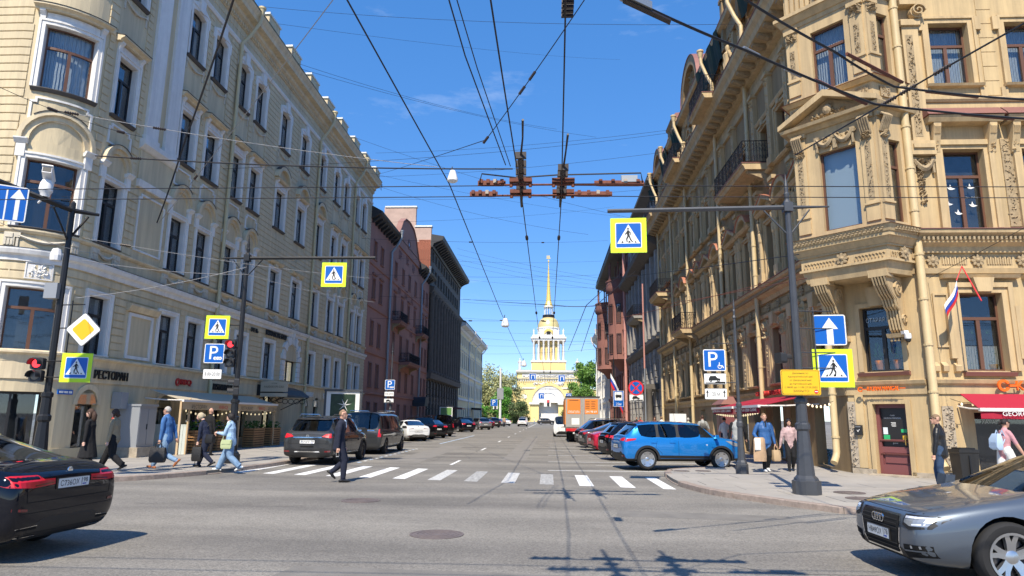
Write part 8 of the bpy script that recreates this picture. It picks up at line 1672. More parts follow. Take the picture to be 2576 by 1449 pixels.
car('suv', SP['suv'], 'dark grey family car parked behind the man in the suit', 'car', (-8.3, 25.9, 0), 1, 'paint_grey', extra=x_xtrail, num=('Р573РР', '78'), rims=('10', 'rim_dark'), rails=True, pz=.80)
car('van', SP['van'], 'dark grey passenger van parked in front of the family car', 'van', (-8.4, 33.2, 0), 1, 'paint_grey', extra=x_van, rims=('5', 'rim_dark'), rails=True, pz=.66, name='parked_van')
car('jetta', SP['jetta'], 'white saloon parked slantwise beyond the dark van', 'car', (-10.1, 49.6, 0), -28, 'paint_white', extra=x_jetta, pz=.70)
gen = x_tail([[(.45, .88), (.78, .86), (.88, .95), (.80, 1.0), (.46, .98)]], bz=.45); genS = x_tail([[(.5, .98), (.86, .96), (.9, 1.08), (.6, 1.06)]], bz=.52)
for key, lb, x, y, hd, pm, ex, rl in (('suv', 'black off-roader just beyond the white saloon', -10.2, 53.2, -28, 'paint_black', genS, True), ('sedan', 'black saloon with red tail lights after the white one', -10.0, 57.2, -28, 'paint_black', gen, False), ('van', 'dark people carrier beyond the black saloon', -10.2, 62.4, -24, 'paint_black', x_van, False), ('sedan', 'long black limousine past the kerb bulge', -10.3, 80.5, -30, 'paint_navy', gen, False), ('suv', 'tall black off-roader behind the long limousine', -10.9, 86.5, -28, 'paint_black', genS, True), ('wagon', 'silver grey crossover among the far left cars', -9.6, 96, -26, 'paint_silver', genS, False), ('jetta', 'dark red saloon among the far left cars', -10, 108, -26, 'paint_maroon', gen, False), ('suv', 'brown off-roader among the far left cars', -9.8, 118, -26, 'paint_brown', genS, False), ('jetta', 'pale saloon near the end of the left row', -9.6, 130, -26, 'paint_silver', gen, False), ('sedan', 'white saloon last in the left row', -9.4, 142, -26, 'paint_white', gen, False)):
 car(key, SP[key], lb, 'car', (x, y, 0), hd, pm, extra=ex, rails=rl, detail=1 if y < 65 else 0, rims=('5', 'rim_silver'), pz=.72)
car('creta', SP['creta'], 'bright blue crossover parked nose to the right kerb', 'car', (4.45, 24.55, .045), 80, 'paint_blue', extra=x_creta, rims=('cap', 'rim_silver'), pz=.74)
car('creta', SP['creta'], 'black crossover parked right behind the blue one', 'car', (4.35, 29.6, .02), 80, 'paint_black', extra=x_creta, rims=('cap', 'rim_silver'), pz=.74)
car('jetta', SP['jetta'], 'raspberry red saloon between the black cars', 'car', (4.35, 34.4, 0), 80, 'paint_red', extra=x_jetta, pz=.70); car('sedan', SP['sedan'], 'dark grey saloon beyond the red one', 'car', (4.2, 38.0, 0), 80, 'paint_grey', extra=gen, pz=.72); car('wagon', SP['wagon'], 'black estate crossover farthest in the right row', 'car', (4.0, 41.8, 0), 78, 'paint_black', extra=genS, pz=.72, rails=True)
car('wagon', SP['wagon'], 'white crossover driving away towards the tower', 'car', (-5.2, 138, 0), 0, 'paint_white', 'moving cars', extra=genS, detail=0, name='crossover_car', pz=.8); car('van', SP['van'], 'white van driving ahead of the white crossover', 'van', (-5.6, 152, 0), 0, 'paint_white', 'moving cars', extra=x_van, detail=0, name='delivery_van'); car('wagon', SP['wagon'], 'dark crossover crossing before the tower arch', 'car', (-.6, 176, 0), 88, 'paint_brown', 'moving cars', detail=0, name='crossover_car', num=None); car('van', SP['van'], 'white van half hidden behind the box truck', 'van', (1.4, 66, 0), 0, 'paint_white', 'moving cars', detail=0, name='delivery_van')
# box truck with orange doors
mat('truck_grey', (.34, .33, .31), .6, var=.1, scale=3); mat('truck_orange', (.72, .22, .03), .5); mat('truck_side', (.42, .36, .30), .6, var=.3, scale=2)
t = empty('box_truck', (2.45, 49.6, 0), R(0), 'box truck with orange poster doors parked in the road', 'truck')
MB().box(-1.22, 1.22, 0, 6.2, 1.0, 3.18).build('cargo_box', 'truck_side', t); MB().box(-1.26, 1.26, -.03, .06, 3.18, 3.26).build('roof_edge', 'trim_black', t)
for x in (-1.19, .03): MB().box(x, x+1.16, -.05, -.005, 1.08, 3.14).build('rear_door', 'truck_grey', t); MB().box(x+.08, x+1.06, -.058, -.051, 2.0, 3.06).build('poster', 'truck_orange', t); [MB().tube([(x+.1+q, -.08, 1.1), (x+.1+q, -.08, 3.12)], .018, 5).build('lock_rod', 'rim_silver', t) for q in (.0 if x > -.5 else .95,)]
text('ЮБАГУРА', 'lettering_white', t, Matrix.Translation((-.62, -.062, 2.15)), .17, .8); text('244 98-69', 'lettering_white', t, Matrix.Translation((.6, -.062, 2.17)), .15, .8)
for i in range(5): MB().box(.2, .5, -.062, -.059, 2.4+i*.12, 2.43+i*.12).build('price_line', 'trim_black', t); MB().box(.62, .92-.05*(i % 2), -.062, -.059, 2.4+i*.12, 2.43+i*.12).build('price_line', 'trim_black', t)
MB().box(-.95, -.3, -.062, -.059, 2.95, 2.99).build('heading_line', 'trim_black', t); MB().box(-.8, -.25, -.0605, -.058, 1.25, 1.7).build('picture_patch', 'lettering_white', t); MB().box(-1.2, 1.2, -.06, .1, .78, .98).build('rear_beam', 'flag_red', t); MB().box(-1.1, 1.1, 0, 6, .7, 1.0).build('chassis', 'trim_black', t)
for x in (-.85, .85):
 for y in (.9, 1.15): wo = link('wheel', wheel_meshes(.45, .28, 'cap', 'rim_silver')[0], t, Matrix.Translation((x*(1 if y < 1 else .72), 1.3, .45)) @ Matrix.Rotation(PI/2, 4, 'Z'))
 link('wheel', wheel_meshes(.45, .28, 'cap', 'rim_silver')[0], t, Matrix.Translation((x, 6.9, .45)) @ Matrix.Rotation(PI/2, 4, 'Z'))
MB().box(-1.1, 1.1, 6.35, 8.0, .6, 2.5).build('cab', 'paint_white', t); MB().box(-1.35, -1.1, 6.6, 6.8, 1.7, 2.2).build('wing_mirror', 'trim_black', t); MB().box(-1.27, -1.2, .3, 5.9, 1.25, 3.0).build('side_poster', 'truck_orange', t); plate_on(t, Matrix.Translation((-.45, -.075, .66)), 'А264КМ', '178'); [MB().box(x-.12, x+.12, -.075, -.06, .8, .92).build('tail_light', 'lamp_red', t) for x in (-1.0, 1.0)]
# ================================================================ people
mat('skin', (.55, .31, .22), .6); mat('skin_pale', (.62, .38, .29), .6)
def cloth(name, c, rough=.9, b=.45, bs=14, var=.15): return mat(name, c, rough, var=var, scale=7, bump=b, bscale=bs)
cloth('suit_navy', (.012, .016, .035)); cloth('shirt_blue', (.42, .52, .68)); cloth('denim', (.05, .145, .36), var=.3); cloth('denim_light', (.36, .53, .72), var=.25); cloth('jeans', (.20, .32, .48), var=.3); cloth('jeans_dark', (.035, .07, .14), var=.3); cloth('navy', (.012, .018, .045)); cloth('black_cloth', (.008, .008, .01)); cloth('beige_cloth', (.34, .26, .16)); cloth('leather', (.012, .011, .011), .42); cloth('pink_cloth', (.55, .28, .31)); cloth('white_cloth', (.74, .74, .72)); cloth('puffer_blue', (.03, .11, .30), .5, .9, 9); cloth('blouse', (.52, .36, .36), var=.5); cloth('grey_cloth', (.36, .37, .36)); cloth('brown_cloth', (.25, .09, .05)); cloth('camel', (.50, .34, .21)); cloth('pale_green', (.45, .52, .42)); cloth('red_cloth', (.5, .05, .04))
mat('hair_grey', (.42, .40, .37), .8, bump=.8, bscale=60); mat('hair_blond', (.55, .46, .31), .8, bump=.8, bscale=60, var=.4, scale=40); mat('hair_brown', (.06, .03, .018), .7, bump=.7, bscale=60); mat('hair_dark', (.012, .008, .008), .6, bump=.7, bscale=60); mat('hair_light', (.22, .14, .08), .7, bump=.7, bscale=60)
mat('shoe_black', (.01, .01, .01), .35); mat('shoe_tan', (.36, .12, .04), .5); mat('shoe_white', (.75, .75, .73), .6); mat('bag_black', (.015, .014, .014), .5, bump=.3, bscale=20); mat('bag_green', (.46, .52, .28), .6); mat('bag_lightblue', (.42, .55, .72), .7); mat('paper', (.48, .34, .20), .9, bump=.3, bscale=10); mat('lens_dark', (.01, .008, .006), .15)
PEND = []
def ik(a, c, l1, l2, bend):
 a, c = Vector(a), Vector(c); d = c-a; D_ = min(d.length, (l1+l2)*.999); d = d.normalized(); x = (l1*l1-l2*l2+D_*D_)/(2*D_); hgt = math.sqrt(max(0, l1*l1-x*x)); bn = Vector(bend); bn = (bn-d*bn.dot(d)).normalized(); return a+d*x+bn*hgt, a+d*D_
def person(label, loc, heading, h=1.75, top='suit_navy', legs='suit_navy', shoes='shoe_black', skin='skin', hair='hair_brown', hairstyle='short', stride=.3, lift=.5, hem=.47, shirt=None, lean=0., hands=((.3, .0, .45), (-.3, .1, .48)), sleeves=1., legw=1., topw=1., head=0., look=(0., 0.), vox=.013, sway=0., female=False, glasses=False, skirt=None, sleevem=None, scarf=None, group='people'):
 t = empty('person', loc, R(-heading), label, 'person', group); k = h; E = []       # elements: (points, radii, material, flat)
 st = stride*h/2; ph = .525*h-(st*st)*.32; L1, L2 = .247*h, .245*h
 hip = {1: Vector((.052*h, -.0, ph)), -1: Vector((-.052*h, 0, ph))}
 feet = {1: Vector((.05*h, st, .045*h)), -1: Vector((-.05*h, -st, .045*h+lift*.10*h))}
 for sd_ in (1, -1):
  kn, an = ik(hip[sd_], feet[sd_], L1, L2, (0, 1, .1)); g_ = legw
  E.append(([hip[sd_]+Vector((0, 0, .03*h)), hip[sd_].lerp(kn, .45), kn, kn.lerp(an, .35), kn.lerp(an, .85), an+Vector((0, 0, .01*h))], [.058*h*max(1, g_*.9), .052*h*g_, .040*h*g_, .040*h*g_, .032*h*g_*(1.1 if g_ > 1.2 else 1), .030*h*g_*(1.25 if g_ > 1.2 else 1)], legs))
  pit = -R(45)*lift if sd_ < 0 else R(12)*min(1, stride*2)
  f0 = Vector((0, -.045*h, -.022*h)); f1 = Vector((0, .045*h, -.026*h)); f2 = Vector((0, .092*h, -.031*h)); M_ = Matrix.Rotation(pit, 3, 'X')
  E.append(([an+M_ @ f0, an+M_ @ Vector((0, 0, -.012*h)), an+M_ @ f1, an+M_ @ f2], [.020*h, .026*h, .022*h, .014*h], shoes))
 lz = Vector((sway, lean*h, 0)); sh = Vector((0, 0, .815*h))+lz; W_ = (.098 if female else .112)*h*topw
 pel = Vector((0, 0, ph)); 
 tor = [pel+Vector((0, 0, -.02*h)), pel+Vector((0, 0, .04*h)), pel.lerp(sh, .40), pel.lerp(sh, .72), sh+Vector((0, 0, -.01*h)), sh+Vector((0, -.0, .025*h))]
 E.append((tor, [(.093*h, .066*h), (.095*h, .068*h), (.082*h*topw, .062*h*topw), (.098*h*topw, .07*h*topw), (W_*.82, .056*h), (W_*.45, .042*h)], top))
 if hem < .5: E.append(([Vector((0, 0, hem*h)), Vector((0, 0, (hem+.04)*h)), pel.lerp(sh, .2), pel.lerp(sh, .5)], [(.105*h*topw, .080*h*topw), (.103*h*topw, .078*h*topw), (.095*h*topw, .07*h*topw), (.088*h*topw, .066*h*topw)], top))
 if skirt: E.append(([Vector((0, 0, skirt*h)), Vector((0, 0, (skirt+.1)*h)), Vector((0, 0, ph)), pel.lerp(sh, .4)], [(.13*h, .15*h), (.12*h, .13*h), (.1*h, .085*h), (.085*h, .066*h)], top))
 armr = []
 for sd_, hd in zip((1, -1), hands):
  s0 = sh+Vector((sd_*W_*.92, 0, -.018*h)); tgt = Vector((hd[0]*h*1.0, hd[1]*h, hd[2]*h)); el, wr_ = ik(s0, tgt, .172*h, .148*h, (sd_*.35, -1, -.1)); sm_ = sleevem or top
  fa = sm_ if sleeves > .7 else skin
  E.append(([s0-Vector((sd_*.02*h, 0, -.004*h)), s0.lerp(el, .3), el], [.036*h*topw, .033*h*topw, .028*h*topw], sm_ if sleeves > .2 else skin)); E.append(([el, el.lerp(wr_, .5), wr_], [.027*h*topw, .025*h*topw, .019*h*(topw if fa != skin else 1)], fa))
  d = (wr_-el).normalized(); up_ = Vector((0, 1, 0))-d*d.y; up_.normalize(); pl_ = wr_+d*.035*h
  E.append(([wr_-d*.004*h, pl_], [.0145*h, .020*h], skin)); sidev = d.cross(up_)
  for q in range(4):
   b0 = pl_+d*.008*h+up_*(q-1.5)*.0105*h; m_ = b0+d*.022*h*(1-.12*abs(q-1.3)); E.append(([b0, m_, m_+d*.014*h+sidev*sd_*.014*h, m_+sidev*sd_*.024*h], [.0062*h, .0058*h, .0054*h, .005*h], skin))
  b0 = wr_+d*.012*h+up_*.014*h; E.append(([b0, b0+d*.018*h+up_*.014*h, b0+d*.034*h+up_*.012*h], [.0066*h, .006*h, .0052*h], skin)); armr.append(pl_+d*.02*h)
 nk = sh+Vector((0, .004*h, .03*h)); hc = sh+Vector((0, .022*h+head*h, .118*h)); RH = Matrix.Rotation(R(look[0]), 3, 'Z') @ Matrix.Rotation(R(-look[1]), 3, 'X')
 E.append(([nk-Vector((0, 0, .02*h)), nk+Vector((0, .006*h, .03*h)), hc-Vector((0, .01*h, .03*h))], [.034*h, .031*h, .03*h], skin))
 def hp(x, y, z): return hc+RH @ Vector((x*h, y*h, z*h))
 E.append(([hp(0, .012, -.058), hp(0, .008, -.035), hp(0, .0, .0), hp(0, -.004, .03), hp(0, -.004, .056)], [(.024*h, .028*h), (.036*h, .043*h), (.044*h, .053*h), (.042*h, .051*h), (.02*h, .026*h)], skin))
 E.append(([hp(0, .05, .008), hp(0, .062, -.012), hp(0, .056, -.018)], [.006*h, .0095*h, .009*h], skin)); [E.append(([hp(e*.045, -.002, .012), hp(e*.047, -.004, -.014)], [.009*h, .007*h], skin)) for e in (-1, 1)]; E.append(([hp(0, .045, -.045), hp(0, .047, -.052)], [.012*h, .012*h], skin)); E.append(([hp(-.012, .05, -.03), hp(.012, .05, -.03)], [.007*h, .007*h], skin))
 if shirt: E.append(([sh+Vector((0, .045*h, .02*h)), sh+Vector((0, .066*h, -.05*h)), pel.lerp(sh, .55)+Vector((0, .062*h, 0))], [.030*h, .02*h, .012*h], shirt))
 if scarf: E.append(([sh+Vector((-.03*h, .03*h, .03*h)), sh+Vector((0, .05*h, .02*h)), sh+Vector((.03*h, .03*h, .03*h))], [.028*h]*3, scarf))
 mb = MB()
 for pts, rs, m_ in E:
  rings = []; prev = Vector((1, 0, 0))
  if len(pts) == 2: pts = [pts[0], (Vector(pts[0])+Vector(pts[1]))/2, pts[1]]; rs = [rs[0], rs[0] if not isinstance(rs[0], tuple) else rs[0], rs[1]]
  for i, p in enumerate(pts):
   d = (Vector(pts[min(i+1, len(pts)-1)])-Vector(pts[max(i-1, 0)])).normalized(); u = prev-d*prev.dot(d)
   if u.length < .05: u = Vector((0, 1, 0))-d*d.y
   u.normalize(); w = d.cross(u); r0, r1 = rs[i] if isinstance(rs[i], tuple) else (rs[i], rs[i])
   if i == 0: e = -d
   rings.append([Vector(p)+u*(r0*math.cos(2*PI*q/12))+w*(r1*math.sin(2*PI*q/12)) for q in range(12)])
  def capr(p, d, ring): return [[Vector(p)+(q-Vector(p))*kk+d*ee for q in ring] for kk, ee in ((.75, .5), (.3, .8))]
  d0 = (Vector(pts[0])-Vector(pts[1])).normalized(); d1 = (Vector(pts[-1])-Vector(pts[-2])).normalized(); a0 = rs[0] if not isinstance(rs[0], tuple) else min(rs[0])*.6; a1 = rs[-1] if not isinstance(rs[-1], tuple) else min(rs[-1])*.6
  if legs == m_ and len(pts) == 6: a1 *= .2
  if skirt and m_ == top: a0 *= .1
  c0 = [[Vector(pts[0])+(q-Vector(pts[0]))*kk+d0*a0*ee for q in rings[0]] for kk, ee in ((.3, .95), (.75, .66))]; c1 = [[Vector(pts[-1])+(q-Vector(pts[-1]))*kk+d1*a1*ee for q in rings[-1]] for kk, ee in ((.75, .66), (.3, .95))]
  mb.loft(c0+rings+c1)
 o = bpy.data.objects.new('body', mb.mesh('body', 'skin')); COL.objects.link(o); o.parent = t
 rm = o.modifiers.new('r', 'REMESH'); rm.mode = 'VOXEL'; rm.voxel_size = vox; s2 = o.modifiers.new('s', 'SMOOTH'); s2.iterations = 2; s2.factor = .4
 PEND.append((o, E))
 # hair
 hm = MB(); n = 14; rings = []
 big = {'short': 1.0, 'buzz': .93, 'curly': 1.22, 'bob': 1.12, 'long': 1.1, 'tail': 1.02, 'bald': 0}[hairstyle]
 if big:
  for i in range(9):
   th = PI*.02+PI*(.62 if hairstyle in ('short', 'buzz', 'tail') else .72)*i/8; ring = []
   for q in range(n):
    a = 2*PI*q/n; fr_ = max(0, math.sin(a)); tt = th*(1-.42*fr_*(i/8)); jit = 1+(.07*math.sin(q*5.1+i*3.3) if hairstyle == 'curly' else .0)
    ring.append(hp(.047*big*math.sin(tt)*math.cos(a)*jit, -.006+.0565*big*math.sin(tt)*math.sin(a)*jit*(1 if fr_ == 0 else .98), .008+.060*big*math.cos(tt)*jit))
   rings.append(ring)
  hm.loft(rings, True)
  if hairstyle == 'long': hm.tube([hp(0, -.045, .02), hp(0, -.062, -.04), hp(0, -.06, -.11), hp(.01, -.055, -.17)], [.03*h, .045*h, .042*h, .015*h], 10); [hm.tube([hp(e*.04, -.02, .02), hp(e*.05, -.02, -.05), hp(e*.052, -.01, -.12)], [.014*h, .02*h, .008*h], 8) for e in (-1, 1)]
  if hairstyle == 'bob': [hm.tube([hp(e*.038, -.015, .02), hp(e*.046, -.008, -.03), hp(e*.04, -.005, -.06)], [.016*h, .02*h, .01*h], 8) for e in (-1, 1)]; hm.tube([hp(0, -.04, .0), hp(0, -.05, -.04), hp(0, -.045, -.065)], [.03*h, .04*h, .02*h], 8)
  if hairstyle == 'tail': hm.tube([hp(0, -.055, .02), hp(0, -.085, .01), hp(0, -.09, -.03)], [.016*h, .022*h, .008*h], 8)
  hm.build('hair', hair, t, 'all')
 ef = MB(); [ef.add([hp(e*.018-.007, .0505, .010), hp(e*.018+.007, .0505, .010), hp(e*.018+.007, .0512, .004), hp(e*.018-.007, .0512, .004)], [(0, 1, 2, 3)]) for e in (-1, 1)]; ef.build('eyes', 'lens_dark', t)
 if glasses:
  gm = MB(); [gm.prism([hp(e*.020+.017*math.cos(q*PI/4), .056, .007+.011*math.sin(q*PI/4)) for q in range(8)], RH @ Vector((0, .003*h, 0))) for e in (-1, 1)]; [gm.tube([hp(e*.036, .055, .010), hp(e*.047, .0, .012)], .0022*h, 4) for e in (-1, 1)]; gm.tube([hp(-.006, .057, .010), hp(.006, .057, .010)], .002*h, 4); gm.build('glasses', 'lens_dark', t)
 t['_'] = 0; del t['_']
 M_ = t.matrix_basis.copy() if False else Matrix.Translation(loc) @ Matrix.Rotation(R(-heading), 4, 'Z')
 return t, [M_ @ a for a in armr], M_
def finish_people():
 dg = bpy.context.evaluated_depsgraph_get()
 for o, E in PEND:
  me = bpy.data.meshes.new_from_object(o.evaluated_get(dg)); me.materials.clear(); ms = []
  for _, _, m_ in E:
   if m_ not in ms: ms.append(m_)
  for m_ in ms: me.materials.append(MATS[m_])
  segs = []
  for pts, rs, m_ in E:
   for i in range(len(pts)-1):
    ra = rs[i] if not isinstance(rs[i], tuple) else sum(rs[i])/2; rb = rs[i+1] if not isinstance(rs[i+1], tuple) else sum(rs[i+1])/2; fl = isinstance(rs[i], tuple)
    segs.append((Vector(pts[i]), Vector(pts[i+1]), ra, rb, ms.index(m_)))
  import numpy as np
  A = np.array([s_[0] for s_ in segs]); B = np.array([s_[1] for s_ in segs]); RA = np.array([s_[2] for s_ in segs]); RB = np.array([s_[3] for s_ in segs]); MI = np.array([s_[4] for s_ in segs]); n = len(me.polygons); C_ = np.empty(n*3); me.polygons.foreach_get('center', C_); C_ = C_.reshape(-1, 3); AB = B-A; L2 = (AB**2).sum(1)+1e-9; best = np.full(n, 1e9); idx = np.zeros(n, int)
  for j in range(len(segs)):
   u = np.clip(((C_-A[j]) @ AB[j])/L2[j], 0, 1); d = np.linalg.norm(C_-(A[j]+u[:, None]*AB[j]), axis=1)/(RA[j]+(RB[j]-RA[j])*u); q = d < best; best[q] = d[q]; idx[q] = MI[j]
  me.polygons.foreach_set('material_index', idx.astype('int32')); me.polygons.foreach_set('use_smooth', [True]*n); me.update(); o.modifiers.clear(); old = o.data; o.data = me; bpy.data.meshes.remove(old)
 PEND.clear()
ZP = .12
# --- the man in the suit on the crossing
_, hs1, M1 = person('bearded man in a navy suit and sunglasses crossing the road', (-5.5, 17.95, 0), 78, 1.86, 'suit_navy', 'suit_navy', 'shoe_black', 'skin', 'hair_light', 'buzz', .17, .9, .45, 'shirt_blue', .012, ((.15, .0, .45), (-.12, .07, .47)), glasses=True, vox=.011, legw=1.15, topw=1.06)
t = empty('phone', hs1[0]+Vector((0, 0, -.04)), R(10), 'white phone in the hand of the suited man', 'phone'); MB().box(-.035, .035, -.006, .006, -.09, .07).build('case', 'plastic_white', t); MB().box(-.031, .031, -.0075, -.0062, -.08, .062).build('screen', 'lens_dark', t)
# --- left pavement group
_, hs2, M2 = person('grey-haired man in denim jacket and jeans striding left', (-11.1, 19.6, ZP), 272, 1.80, 'denim', 'jeans', 'shoe_tan', 'skin', 'hair_grey', 'short', .46, 1.0, .46, 'white_cloth', .02, ((.12, -.10, .47), (-.14, .03, .43)), vox=.012, legw=1.15, topw=1.1, glasses=True)
def bag(name, label, p, w, d, h, mt, rz=0., handle=True, cat='bag', flap=False, strap=None):
 t = empty(name, p, rz, label, cat, 'bags'); mb = MB(); mb.loft([[(x*s_, y*q, z) for x, y in ((-w/2, -d/2), (0, -d/2*1.25), (w/2, -d/2), (w/2, d/2), (0, d/2*1.25), (-w/2, d/2))] for s_, q, z in ((.85, .9, -h), (1, 1.1, -h*.85), (1.02, 1.0, -h*.35), (.92, .6, 0))]); mb.build('bag_body', mt, t, True)
 if handle: MB().tube([(-w*.22, 0, -.01), (-w*.2, 0, .1), (0, 0, .15), (w*.2, 0, .1), (w*.22, 0, -.01)], .011, 6).build('handle', mt, t, True)
 if flap: MB().loft([[(x, -d/2*1.3-.006, z) for x in (-w*.42, w*.42)] for z in (0, -h*.5)], False, False).build('flap', mt, t)
 if strap: MB().tube(strap, .009, 5).build('strap', mt, t)
 return t
bag('handbag', 'dark leather tote held by the denim man', hs2[1]+Vector((0, -.02, -.13)), .42, .16, .42, 'bag_black', R(5))
_, hs3, M3 = person('stooping woman in navy jacket with a walking stick', (-10.45, 20.7, ZP), 268, 1.62, 'navy', 'navy', 'shoe_black', 'skin_pale', 'hair_blond', 'curly', .30, .5, .45, None, .10, ((.12, .22, .46), (-.16, .10, .40)), head=.05, look=(0, -22), vox=.012, legw=1.2, topw=1.1, female=True)
bag('shoulder_bag', 'black shoulder bag on the back of the stooping woman', M3 @ Vector((-.16, -.16, .98)), .30, .14, .26, 'bag_black', R(-20), False, strap=[(0, .02, 0), (-.12, .1, .35), (-.2, .0, .2)]); bag('shopping_bag', 'black carrier bag held by the stooping woman', hs3[1]+Vector((0, 0, -.08)), .26, .12, .42, 'bag_black', R(8)); st_ = hs3[0]; t = empty('walking_stick', (st_.x, st_.y, ZP), 0, 'thin dark walking stick of the stooping woman', 'walking stick'); MB().tube([(-.05, 0, 0), (0, 0, st_.z-ZP)], .01, 6).build('shaft', 'shoe_black', t); MB().tube([(.03, 0, st_.z-ZP), (-.07, 0, st_.z-ZP+.01)], .013, 6).build('grip', 'shoe_black', t)
_, hs4, M4 = person('dark-haired woman in pale denim jacket looking at her phone', (-9.35, 19.95, .06), 268, 1.68, 'denim_light', 'jeans', 'shoe_white', 'skin_pale', 'hair_dark', 'curly', .42, .45, .47, 'white_cloth', .02, ((.05, .20, .66), (-.05, .22, .66)), look=(0, -18), vox=.012, legw=1.42, topw=1.12, female=True, glasses=True)
bag('crossbody_bag', 'pale green crossbody bag of the woman in pale denim', M4 @ Vector((-.20, .04, .92)), .30, .10, .26, 'bag_green', R(4), False, flap=True, strap=[(-.12, 0, 0), (-.1, .08, .35), (.02, .12, .55)]); t = empty('phone', hs4[0].lerp(hs4[1], .5)+Vector((-.02, 0, .02)), 0, 'dark phone held by the woman in pale denim', 'phone'); MB().box(-.07, .07, -.035, .035, -.004, .004).build('case', 'lens_dark', t); MB().box(-.065, .065, -.03, .03, .004, .0055).build('screen', 'glass_dark', t)
person('bald man in black standing at the cafe terrace', (-13.3, 26.4, ZP), 20, 1.83, 'black_cloth', 'black_cloth', 'shoe_black', 'skin', 'hair_dark', 'bald', .1, 0, .46, None, 0, ((.16, .02, .47), (-.16, .02, .47)), vox=.016)
person('long-haired woman in a long black coat near the dark car', (-12.75, 18.6, ZP), 262, 1.70, 'black_cloth', 'black_cloth', 'shoe_black', 'skin_pale', 'hair_brown', 'long', .3, .4, .46, None, .01, ((.14, .05, .47), (-.15, .0, .46)), vox=.013, skirt=.22, female=True, topw=1.1)
person('woman in beige jacket and black trousers with a red scarf', (-12.2, 18.85, ZP), 264, 1.70, 'beige_cloth', 'black_cloth', 'shoe_black', 'skin_pale', 'hair_brown', 'bob', .42, .5, .49, None, .01, ((.14, .04, .47), (-.15, .02, .46)), vox=.013, legw=1.35, female=True, topw=1.1, scarf='red_cloth')
# --- right pavement
_, hs5, M5 = person('man in a black leather jacket standing by the cafe', (9.05, 16.55, ZP), 312, 1.76, 'leather', 'jeans_dark', 'shoe_black', 'skin', 'hair_light', 'short', .12, 0, .47, None, 0, ((.17, .0, .46), (-.17, .04, .46)), look=(35, 0), vox=.012, topw=1.08, glasses=True)
_, hs6, M6 = person('woman in pink shirt and white trousers walking right', (11.4, 18.0, ZP), 84, 1.68, 'pink_cloth', 'white_cloth', 'shoe_white', 'skin', 'hair_dark', 'tail', .44, .4, .52, None, .03, ((.14, .16, .50), (-.13, .08, .47)), sleeves=.4, vox=.013, female=True, legw=1.3, glasses=True)
def backpack(label, M_, h, mt, w=.30, z=.70):
 t = empty('backpack', (0, 0, 0), 0, label, 'backpack', 'bags'); t.matrix_basis = M_; mb = MB(); y = -.085*h; mb.loft([[(x*s_, y-d*q, zz*h) for x, d in ((-w/2, .0), (w/2, .0), (w*.45, .14), (-w*.45, .14))] for s_, q, zz in ((.8, .6, z-.16), (1, 1.1, z-.12), (1, 1, z+.0), (.7, .5, z+.08))]); mb.build('bag_body', mt, t, True); MB().loft([[(x, y-.14-.02*q, zz*h) for x in (-w*.35, w*.35)] for q, zz in ((.5, z-.14), (1, z-.05))], False, False).build('front_pocket', mt, t); [MB().tube([(e*w*.3, y+.01, (z-.1)*h), (e*.1, y+.12, (z+.02)*h), (e*.09, y+.05, (z+.13)*h), (e*w*.3, y, (z+.06)*h)], .014, 5).build('strap', mt, t) for e in (-1, 1)]; return t
backpack('light blue backpack on the woman in pink', M6, 1.68, 'bag_lightblue')
_, hs7, M7 = person('man in a blue quilted jacket walking towards the camera', (6.78, 22.15, ZP), 176, 1.80, 'puffer_blue', 'black_cloth', 'shoe_white', 'skin', 'hair_light', 'short', .12, .2, .48, 'black_cloth', 0, ((.17, .12, .56), (-.16, .04, .47)), vox=.012, topw=1.14)
t = empty('folded_coat', hs7[0]+Vector((0, -.05, 0)), 0, 'camel coat hanging over the arm of the quilted jacket man', 'coat'); mb = MB(); mb.loft([[(math.cos(a)*rx+.03*math.sin(3*a), math.sin(a)*ry, z) for a in [2*PI*q/14 for q in range(14)]] for rx, ry, z in ((.12, .09, .10), (.17, .12, .05), (.18, .11, -.2), (.2, .1, -.45), (.19, .08, -.62))]); mb.build('coat_body', 'camel', t, True); MB().loft([[(x-.1, -.12-.02*q, z) for x in (-.08, .02, .1)] for q, z in ((0, .08), (1, -.1), (0, -.28))], False, False).build('lapel', 'white_cloth', t)
bag('paper_bag', 'brown paper bag in the hand of the quilted jacket man', hs7[1]+Vector((0, -.02, -.10)), .26, .12, .34, 'paper', R(20))
person('curly dark-haired woman in a pale blouse under the red awning', (7.7, 22.6, ZP), 188, 1.62, 'blouse', 'black_cloth', 'shoe_black', 'skin', 'hair_dark', 'curly', .16, .2, .52, None, 0, ((.19, .04, .47), (-.17, .02, .48)), vox=.012, topw=1.2, female=True, look=(0, -15))
person('man in a grey vest with black sleeves walking away', (6.95, 25.9, ZP), 10, 1.80, 'grey_cloth', 'jeans', 'shoe_black', 'skin', 'hair_brown', 'short', .25, .5, .48, None, 0, ((.17, .08, .5), (-.17, .0, .48)), vox=.016, sleevem='black_cloth', topw=1.1)
_, _, M8 = person('man with a black backpack walking away past the parked cars', (7.6, 34.5, ZP), 5, 1.80, 'grey_cloth', 'jeans_dark', 'shoe_black', 'skin', 'hair_brown', 'short', .25, .5, .48, None, 0, ((.17, .02, .5), (-.17, .05, .48)), vox=.018, sleeves=.4); backpack('black backpack on the man walking away', M8, 1.8, 'bag_black', .34)
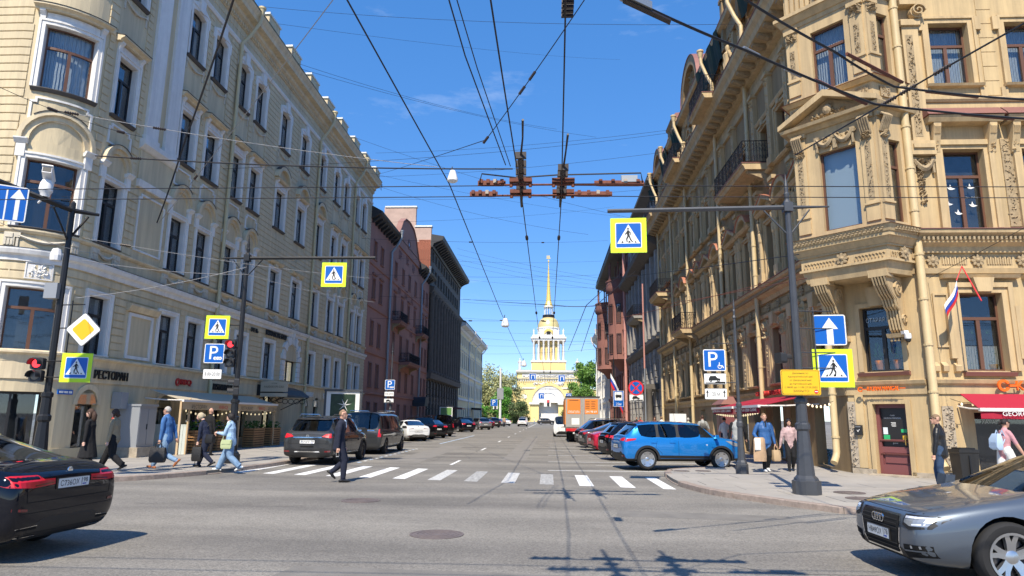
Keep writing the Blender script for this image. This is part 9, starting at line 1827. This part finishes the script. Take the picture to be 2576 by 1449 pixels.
person('woman in a white flowered top walking away', (7.9, 31.5, ZP), 5, 1.70, 'white_cloth', 'navy', 'shoe_white', 'skin', 'hair_brown', 'short', .25, .5, .50, None, 0, ((.16, .02, .5), (-.16, .05, .48)), vox=.018, sleeves=.4, female=True)
for lb, x, y, hd, h, tp, lg, hr, hs_ in (('person in a rust brown jacket behind the parked cars', 7.0, 46, 185, 1.74, 'brown_cloth', 'jeans_dark', 'hair_brown', 'bob'), ('person in a white shirt behind the parked cars', 7.3, 45, 5, 1.76, 'white_cloth', 'jeans_dark', 'hair_light', 'short'), ('person in black with fair hair behind the parked cars', 7.8, 42.5, 5, 1.70, 'black_cloth', 'jeans_dark', 'hair_light', 'bob'), ('person in a pale green hooded top behind the parked cars', 8.0, 40, 5, 1.68, 'pale_green', 'jeans', 'hair_grey', 'short'), ('person in black near the far oriel house', 7.6, 60, 185, 1.75, 'black_cloth', 'black_cloth', 'hair_brown', 'short'), ('person in red and black by the bus stop', 7.4, 56, 185, 1.75, 'red_cloth', 'black_cloth', 'hair_brown', 'short'), ('two-tone dressed pedestrian between the far left cars', -8.0, 124, 180, 1.75, 'camel', 'navy', 'hair_brown', 'short'), ('pedestrian in white near the far crossing', -4.2, 200, 90, 1.75, 'white_cloth', 'jeans', 'hair_brown', 'short'), ('pedestrian in black near the far crossing', -2.5, 203, 270, 1.75, 'black_cloth', 'black_cloth', 'hair_brown', 'short'), ('pedestrian in red near the far crossing', -6.2, 199, 180, 1.75, 'red_cloth', 'jeans_dark', 'hair_brown', 'short'), ('person in dark clothes passing the hotel bar windows', -14.3, 44.5, 185, 1.78, 'black_cloth', 'black_cloth', 'hair_brown', 'short'), ('person in a brown cap near the bar windows', -14.0, 46.5, 185, 1.74, 'brown_cloth', 'black_cloth', 'hair_light', 'short')):
 person(lb, (x, y, ZP if abs(x) > 6.4 and y < 160 else 0), hd, h, tp, lg, 'shoe_black', 'skin', hr, hs_, .25, .5, .48, None, 0, ((.16, .03, .48), (-.16, .0, .48)), vox=.026)
finish_people()
